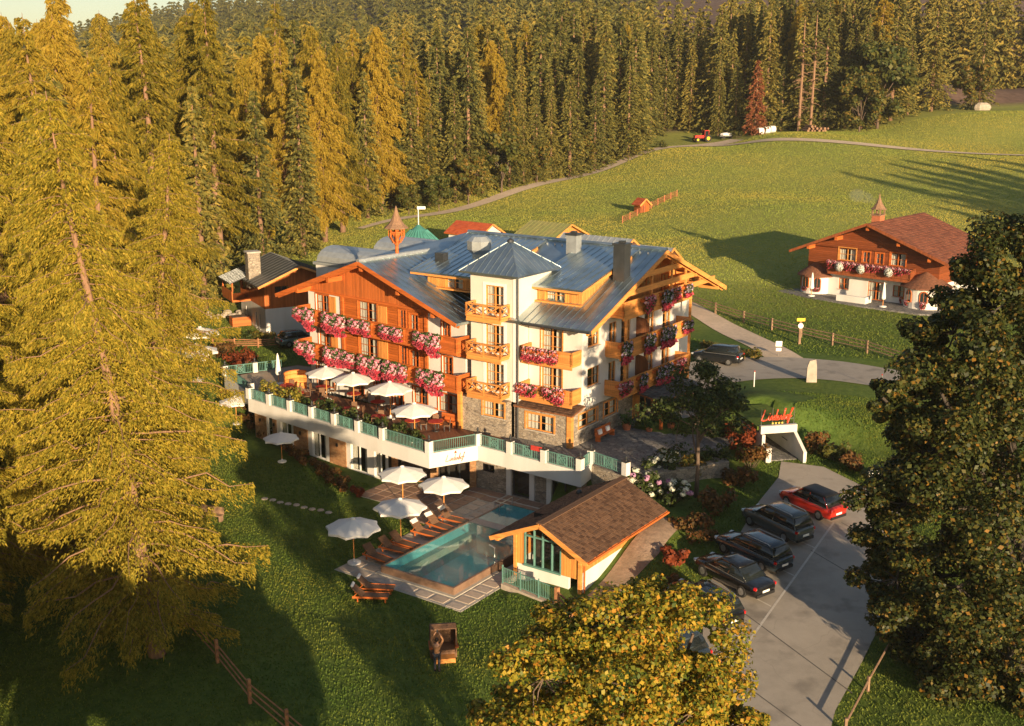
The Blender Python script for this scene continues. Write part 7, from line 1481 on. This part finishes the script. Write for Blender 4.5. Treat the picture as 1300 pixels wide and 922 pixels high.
# ---- hedges and shrubs
ghd = 'autumn hedge plants along the terrace foot'
for i in range(13):
    t_ = i/12; x, y = -25.2+13.2*t_+.6*math.sin(t_*3), 98.5-20.2*t_-1.2*math.sin(t_*3.1); shrub('hedge_shrub','low red brown autumn hedge plant along the foot of the terrace', x, y, .95, .7, .85, 420, 'hedge_red', .1, group=ghd, seed=i)
ghe = 'green planter shrubs along the terrace railing'
for i in range(11):
    t_ = i/10; x = -27.4+17*t_; y = -3.2-1.9*t_; w_ = HW(x,y,3.3); shrub('planter_shrub','leafy green planting inside the terrace railing', w_[0], w_[1], 1.0, .75, 1.15 if i > 2 else 1.6, 460, 'green_leaf' if i > 2 else 'yellow_leaf', .11, HYAW, group=ghe, seed=i+30, z=3.3)
for i, (x, y, rx, h, bl, lab) in enumerate(((8.6,72.2,1.1,1.5,[('hydr_white',9,.2),('hydr_pink',7,.2)],'hydrangea bush with white and violet blooms below the courtyard'),(10.4,71.0,1.2,1.5,[('hydr_white',16,.2),('hydr_pink',6,.2)],'hydrangea bush full of white blooms at the pool house corner'),(10.2,74.6,1.3,1.8,[('hydr_white',14,.17)],'tall bush with scattered white blooms beside the courtyard'))):
    shrub('hydrangea', lab, x, y, rx, rx, h, 900, 'green_leaf', .13, blooms=bl, seed=60+i)
SH = [(14.0,76.2,1.4,1.6,'green_leaf','dark shrub beside the garden tree near the courtyard'),(15.4,80.8,1.6,2.0,'green_leaf','dark shrub at the courtyard end'),(16.8,79.6,1.2,2.4,'scarlet','scarlet leaved shrub left of the underpass wall'),(17.0,77.4,1.2,1.7,'hedge_red','autumn shrub at the left foot of the underpass'),
      (15.3,74.2,1.4,1.5,'hedge_red','reddish shrub in front of the red hatchback'),(13.4,70.2,1.4,1.5,'hedge_red','reddish shrub in front of the grey estate'),(11.2,66.2,1.5,1.3,'hedge_red','dark autumn shrub in front of the blue estate'),(9.6,62.6,1.0,.9,'scarlet','small scarlet shrub in front of the black saloon'),
      (22.6,79.8,1.2,1.5,'hedge_red','autumn shrub on the slope right of the underpass'),(23.6,78.2,1.3,1.5,'broad_mix','shrub with yellow tips on the slope right of the underpass'),(24.4,76.6,1.2,1.2,'hedge_red','dark shrub on the slope above the parking'),(25.2,75.0,1.1,1.1,'broad_mix','low shrub near the small notice board'),
      (12.6,74.8,1.0,1.3,'broad_mix','golden grass shrub behind the garden tree'),(9.0,60.2,.9,.8,'hedge_red','low bush near the pool house corner'),(5.8,56.6,1.0,.9,'green_leaf','low green bush beside the brown gate posts'),(21.9,103.9,1.6,.8,'broad_mix','rough verge growth behind the parked off-road car'),
      (20.2,107,1.8,.7,'broad_mix','rough verge growth along the gravel track'),(-25.5,113.6,1.4,1.0,'broad_mix','garden shrub at the annex corner'),(-27.6,114.6,1.2,.9,'green_leaf','green shrub below the annex wall'),(-29.0,110.5,1.6,1.3,'hedge_red','autumn shrubs behind the garden fence'),(-26.3,107.4,1.5,1.6,'scarlet','scarlet creeper by the side terrace'),
      (-11.0,77.3,.6,.6,'scarlet','red flowering plants at the end of the hedge'),(52.5,271,1.6,1.6,'broad_mix','yellow bush at the forest path junction'),(33,259,1.8,1.6,'broad_mix','orange bush where the forest path bends'),(21.6,55.5,.9,.5,'broad_mix','low weeds on the bank beside the parking')]
for (x, y, rx, h, m, lab) in SH: shrub('shrub', lab, x, y, rx, rx*.9, h, int(520*rx), m, .13)
tag(sheet('pool_house_gravel', [HW(10.3,-14.9)[:2],HW(11.6,-14.4)[:2],HW(12.2,-9.5)[:2],HW(11.6,-5.2)[:2],HW(10.2,-5.2)[:2]], M['path_gravel'], .05, .8), kind='structure')
sheet('courtyard', [HW(2.9,-2.0)[:2],HW(6.3,-2.8)[:2],HW(9.6,4.2)[:2],HW(7.6,14)[:2],HW(5,19)[:2],HW(-.2,19)[:2],HW(-.2,-.2)[:2],HW(2.9,-.2)[:2]], M['cobble'], .0, .9, zf=lambda x, y: np.full(len(x), 3.3))
ribbon('garden_path', [(13.6,79.4),(14.3,77),(15.4,74.8)], [1.6,1.5,1.4], M['cobble'], .06)

# ---- grass blades that catch the low sun
def blades(name, label, n, region, hh, wd, m, seed, keep=None):
    r = np.random.default_rng(seed); x = r.uniform(region[0], region[1], n); y = r.uniform(region[2], region[3], n)
    k = np.ones(n, bool) if keep is None else keep(x, y); x, y = x[k], y[k]; n = len(x); z = gz_np(x, y)
    h = hh*r.uniform(.5,1.4,n); a = r.uniform(0,6.283,n); w_ = wd*r.uniform(.6,1.3,n); dx, dy = np.cos(a)*w_, np.sin(a)*w_; lx, ly = r.normal(0,.35,n)*h, r.normal(0,.35,n)*h
    V_ = np.stack([np.stack([x-dx,y-dy,z-.02],1), np.stack([x+dx,y+dy,z-.02],1), np.stack([x+lx,y+ly,z+h],1)],1).reshape(-1,3)
    o = np_mesh(name, V_, np.arange(3*n).reshape(-1,3), M[m]); return tag(o, label, 'grass', kind='stuff')
M['hay'] = leaf('meadow_blades', [(.33,.32,.064),(.38,.355,.076),(.43,.39,.09)], .8, .35, patch=[(.045,(.72,.9,.8),(1.15,1.05,.95)),(.3,(.85,.92,.85),(1.1,1.04,1.0))]); M['turf'] = leaf('lawn_blades', [(.08,.125,.02),(.13,.18,.03),(.19,.225,.045)], .8, .35, patch=[(.09,(.75,.9,.85),(1.25,1.1,.9)),(.6,(.8,.9,.85),(1.15,1.05,1.0))])
HARD = [asph, [(14,92),(36,90),(70,62),(72,72),(36,101),(26,106),(20,126),(16,132),(14,120),(22,105),(12,101)]]
def on_turf(x, y):
    lx, ly = (x-OX)*hc + (y-OY)*hs, -(x-OX)*hs + (y-OY)*hc
    k = ~((lx > -36.5) & (lx < 10.5) & (ly > -3.2) & (ly < 21)) & ~((lx > -4.6) & (lx < 5.4) & (ly > -19.9) & (ly < -3)) & ~((lx > -12.6) & (lx < -4.5) & (ly > -10.9) & (ly < -3)) & ~((lx > 5.0) & (lx < 12) & (ly > -16.6) & (ly < -3)) & ~((lx > -29) & (lx < -5) & (ly > -7.2) & (ly < 0)) & ~((lx > 0) & (lx < 9.9 - .22*np.maximum(ly-4,0)) & (ly > -3) & (ly < 20))
    for p in HARD: k &= ~inpoly(x, y, p)
    return k
def in_view(x, y, mrg=1.06): return (np.abs(x) < (y*.97+6)*.4483*mrg + 1)
def off_paths(x, y):
    k = np.ones(x.shape, bool)
    for nm in ('gravel_track','forest_path','meadow_path'):
        me = bpy.data.objects[nm].data; co = np.zeros(len(me.vertices)*3, np.float32); me.vertices.foreach_get('co', co); co = co.reshape(-1,5,3); mid = co[:,2,:2]; wv = np.hypot(*(co[:,0,:2]-co[:,4,:2]).T)/2
        for (cx, cy), w_ in zip(mid, wv): k &= (x-cx)**2 + (y-cy)**2 > (w_+.25)**2
    return k
blades('lawn_grass', 'short mown lawn grass around the pool and terrace', 300000, (-34,32,38,96), .085, .055, 'turf', 3, lambda x,y: in_view(x,y) & on_turf(x,y))
near_m = lambda x, y: (y < 132 - .25*np.maximum(x-30,0) + 8*np.sin(x*.08))
blades('meadow_grass', 'rough sunlit meadow grass behind the hotel', 640000, (-60,150,96,284), .10, .10, 'hay', 4, lambda x,y: in_view(x,y) & on_turf(x,y) & (y < 262+.1*x) & ~near_m(x,y) & ~((x < -20) & (y < 135)) & off_paths(x,y))
blades('verge_grass', 'shorter green grass around the chalet and along the track', 120000, (-40,75,92,140), .11, .07, 'turf', 5, lambda x,y: in_view(x,y) & on_turf(x,y) & near_m(x,y) & off_paths(x,y))
# ---- haze over the valley
def volume(name, box, dens, col, aniso=.3, noise=None, label=None):
    o = MB().box(*box).build(name, None); m = bpy.data.materials.new(name); m.use_nodes = True; nt = m.node_tree; nt.nodes.remove(nt.nodes['Principled BSDF'])
    v = _n(nt, 'ShaderNodeVolumePrincipled'); v.inputs['Color'].default_value = (*col,1); v.inputs['Density'].default_value = dens; v.inputs['Anisotropy'].default_value = aniso; nt.links.new(v.outputs[0], nt.nodes['Material Output'].inputs['Volume'])
    if noise:
        tc = _n(nt, 'ShaderNodeTexCoord'); nz = _n(nt, 'ShaderNodeTexNoise'); nz.inputs['Scale'].default_value = noise; nz.inputs['Detail'].default_value = 3; nt.links.new(tc.outputs['Object'], nz.inputs['Vector'])
        mr = _n(nt, 'ShaderNodeMapRange'); mr.inputs[1].default_value = .48; mr.inputs[2].default_value = .75; mr.inputs[3].default_value = 0; mr.inputs[4].default_value = dens; nt.links.new(nz.outputs['Fac'], mr.inputs[0]); nt.links.new(mr.outputs[0], v.inputs['Density'])
    o.data.materials.append(m); return tag(o, label, None, kind='stuff')
volume('haze', (-3060,3060,-260,3060,-12,330), .00013, (.95,.93,.9), .2)

ST = volume('pool_steam', (-1.5,3.4,-17.8,-8.5,.56,2.4), .11, (.95,.95,.95), .2, .55); ST.location = H0; ST.rotation_euler.z = HYAW
pf = MB()
for (x, z, r_) in ((0,0,.5),(-.8,.35,.8),(-1.9,.6,1.0)): pf.ball((x,0,z),(r_,r_,r_*.8),10,7)
sm2 = volume('chimney_smoke', (0,1,0,1,0,1), .12, (.95,.95,.95), .2); sm2.data.clear_geometry(); sm2.data.from_pydata(pf.v, [], pf.f); sm2.data.update(); sm2.location = CW(7.2,2.0,15.6)
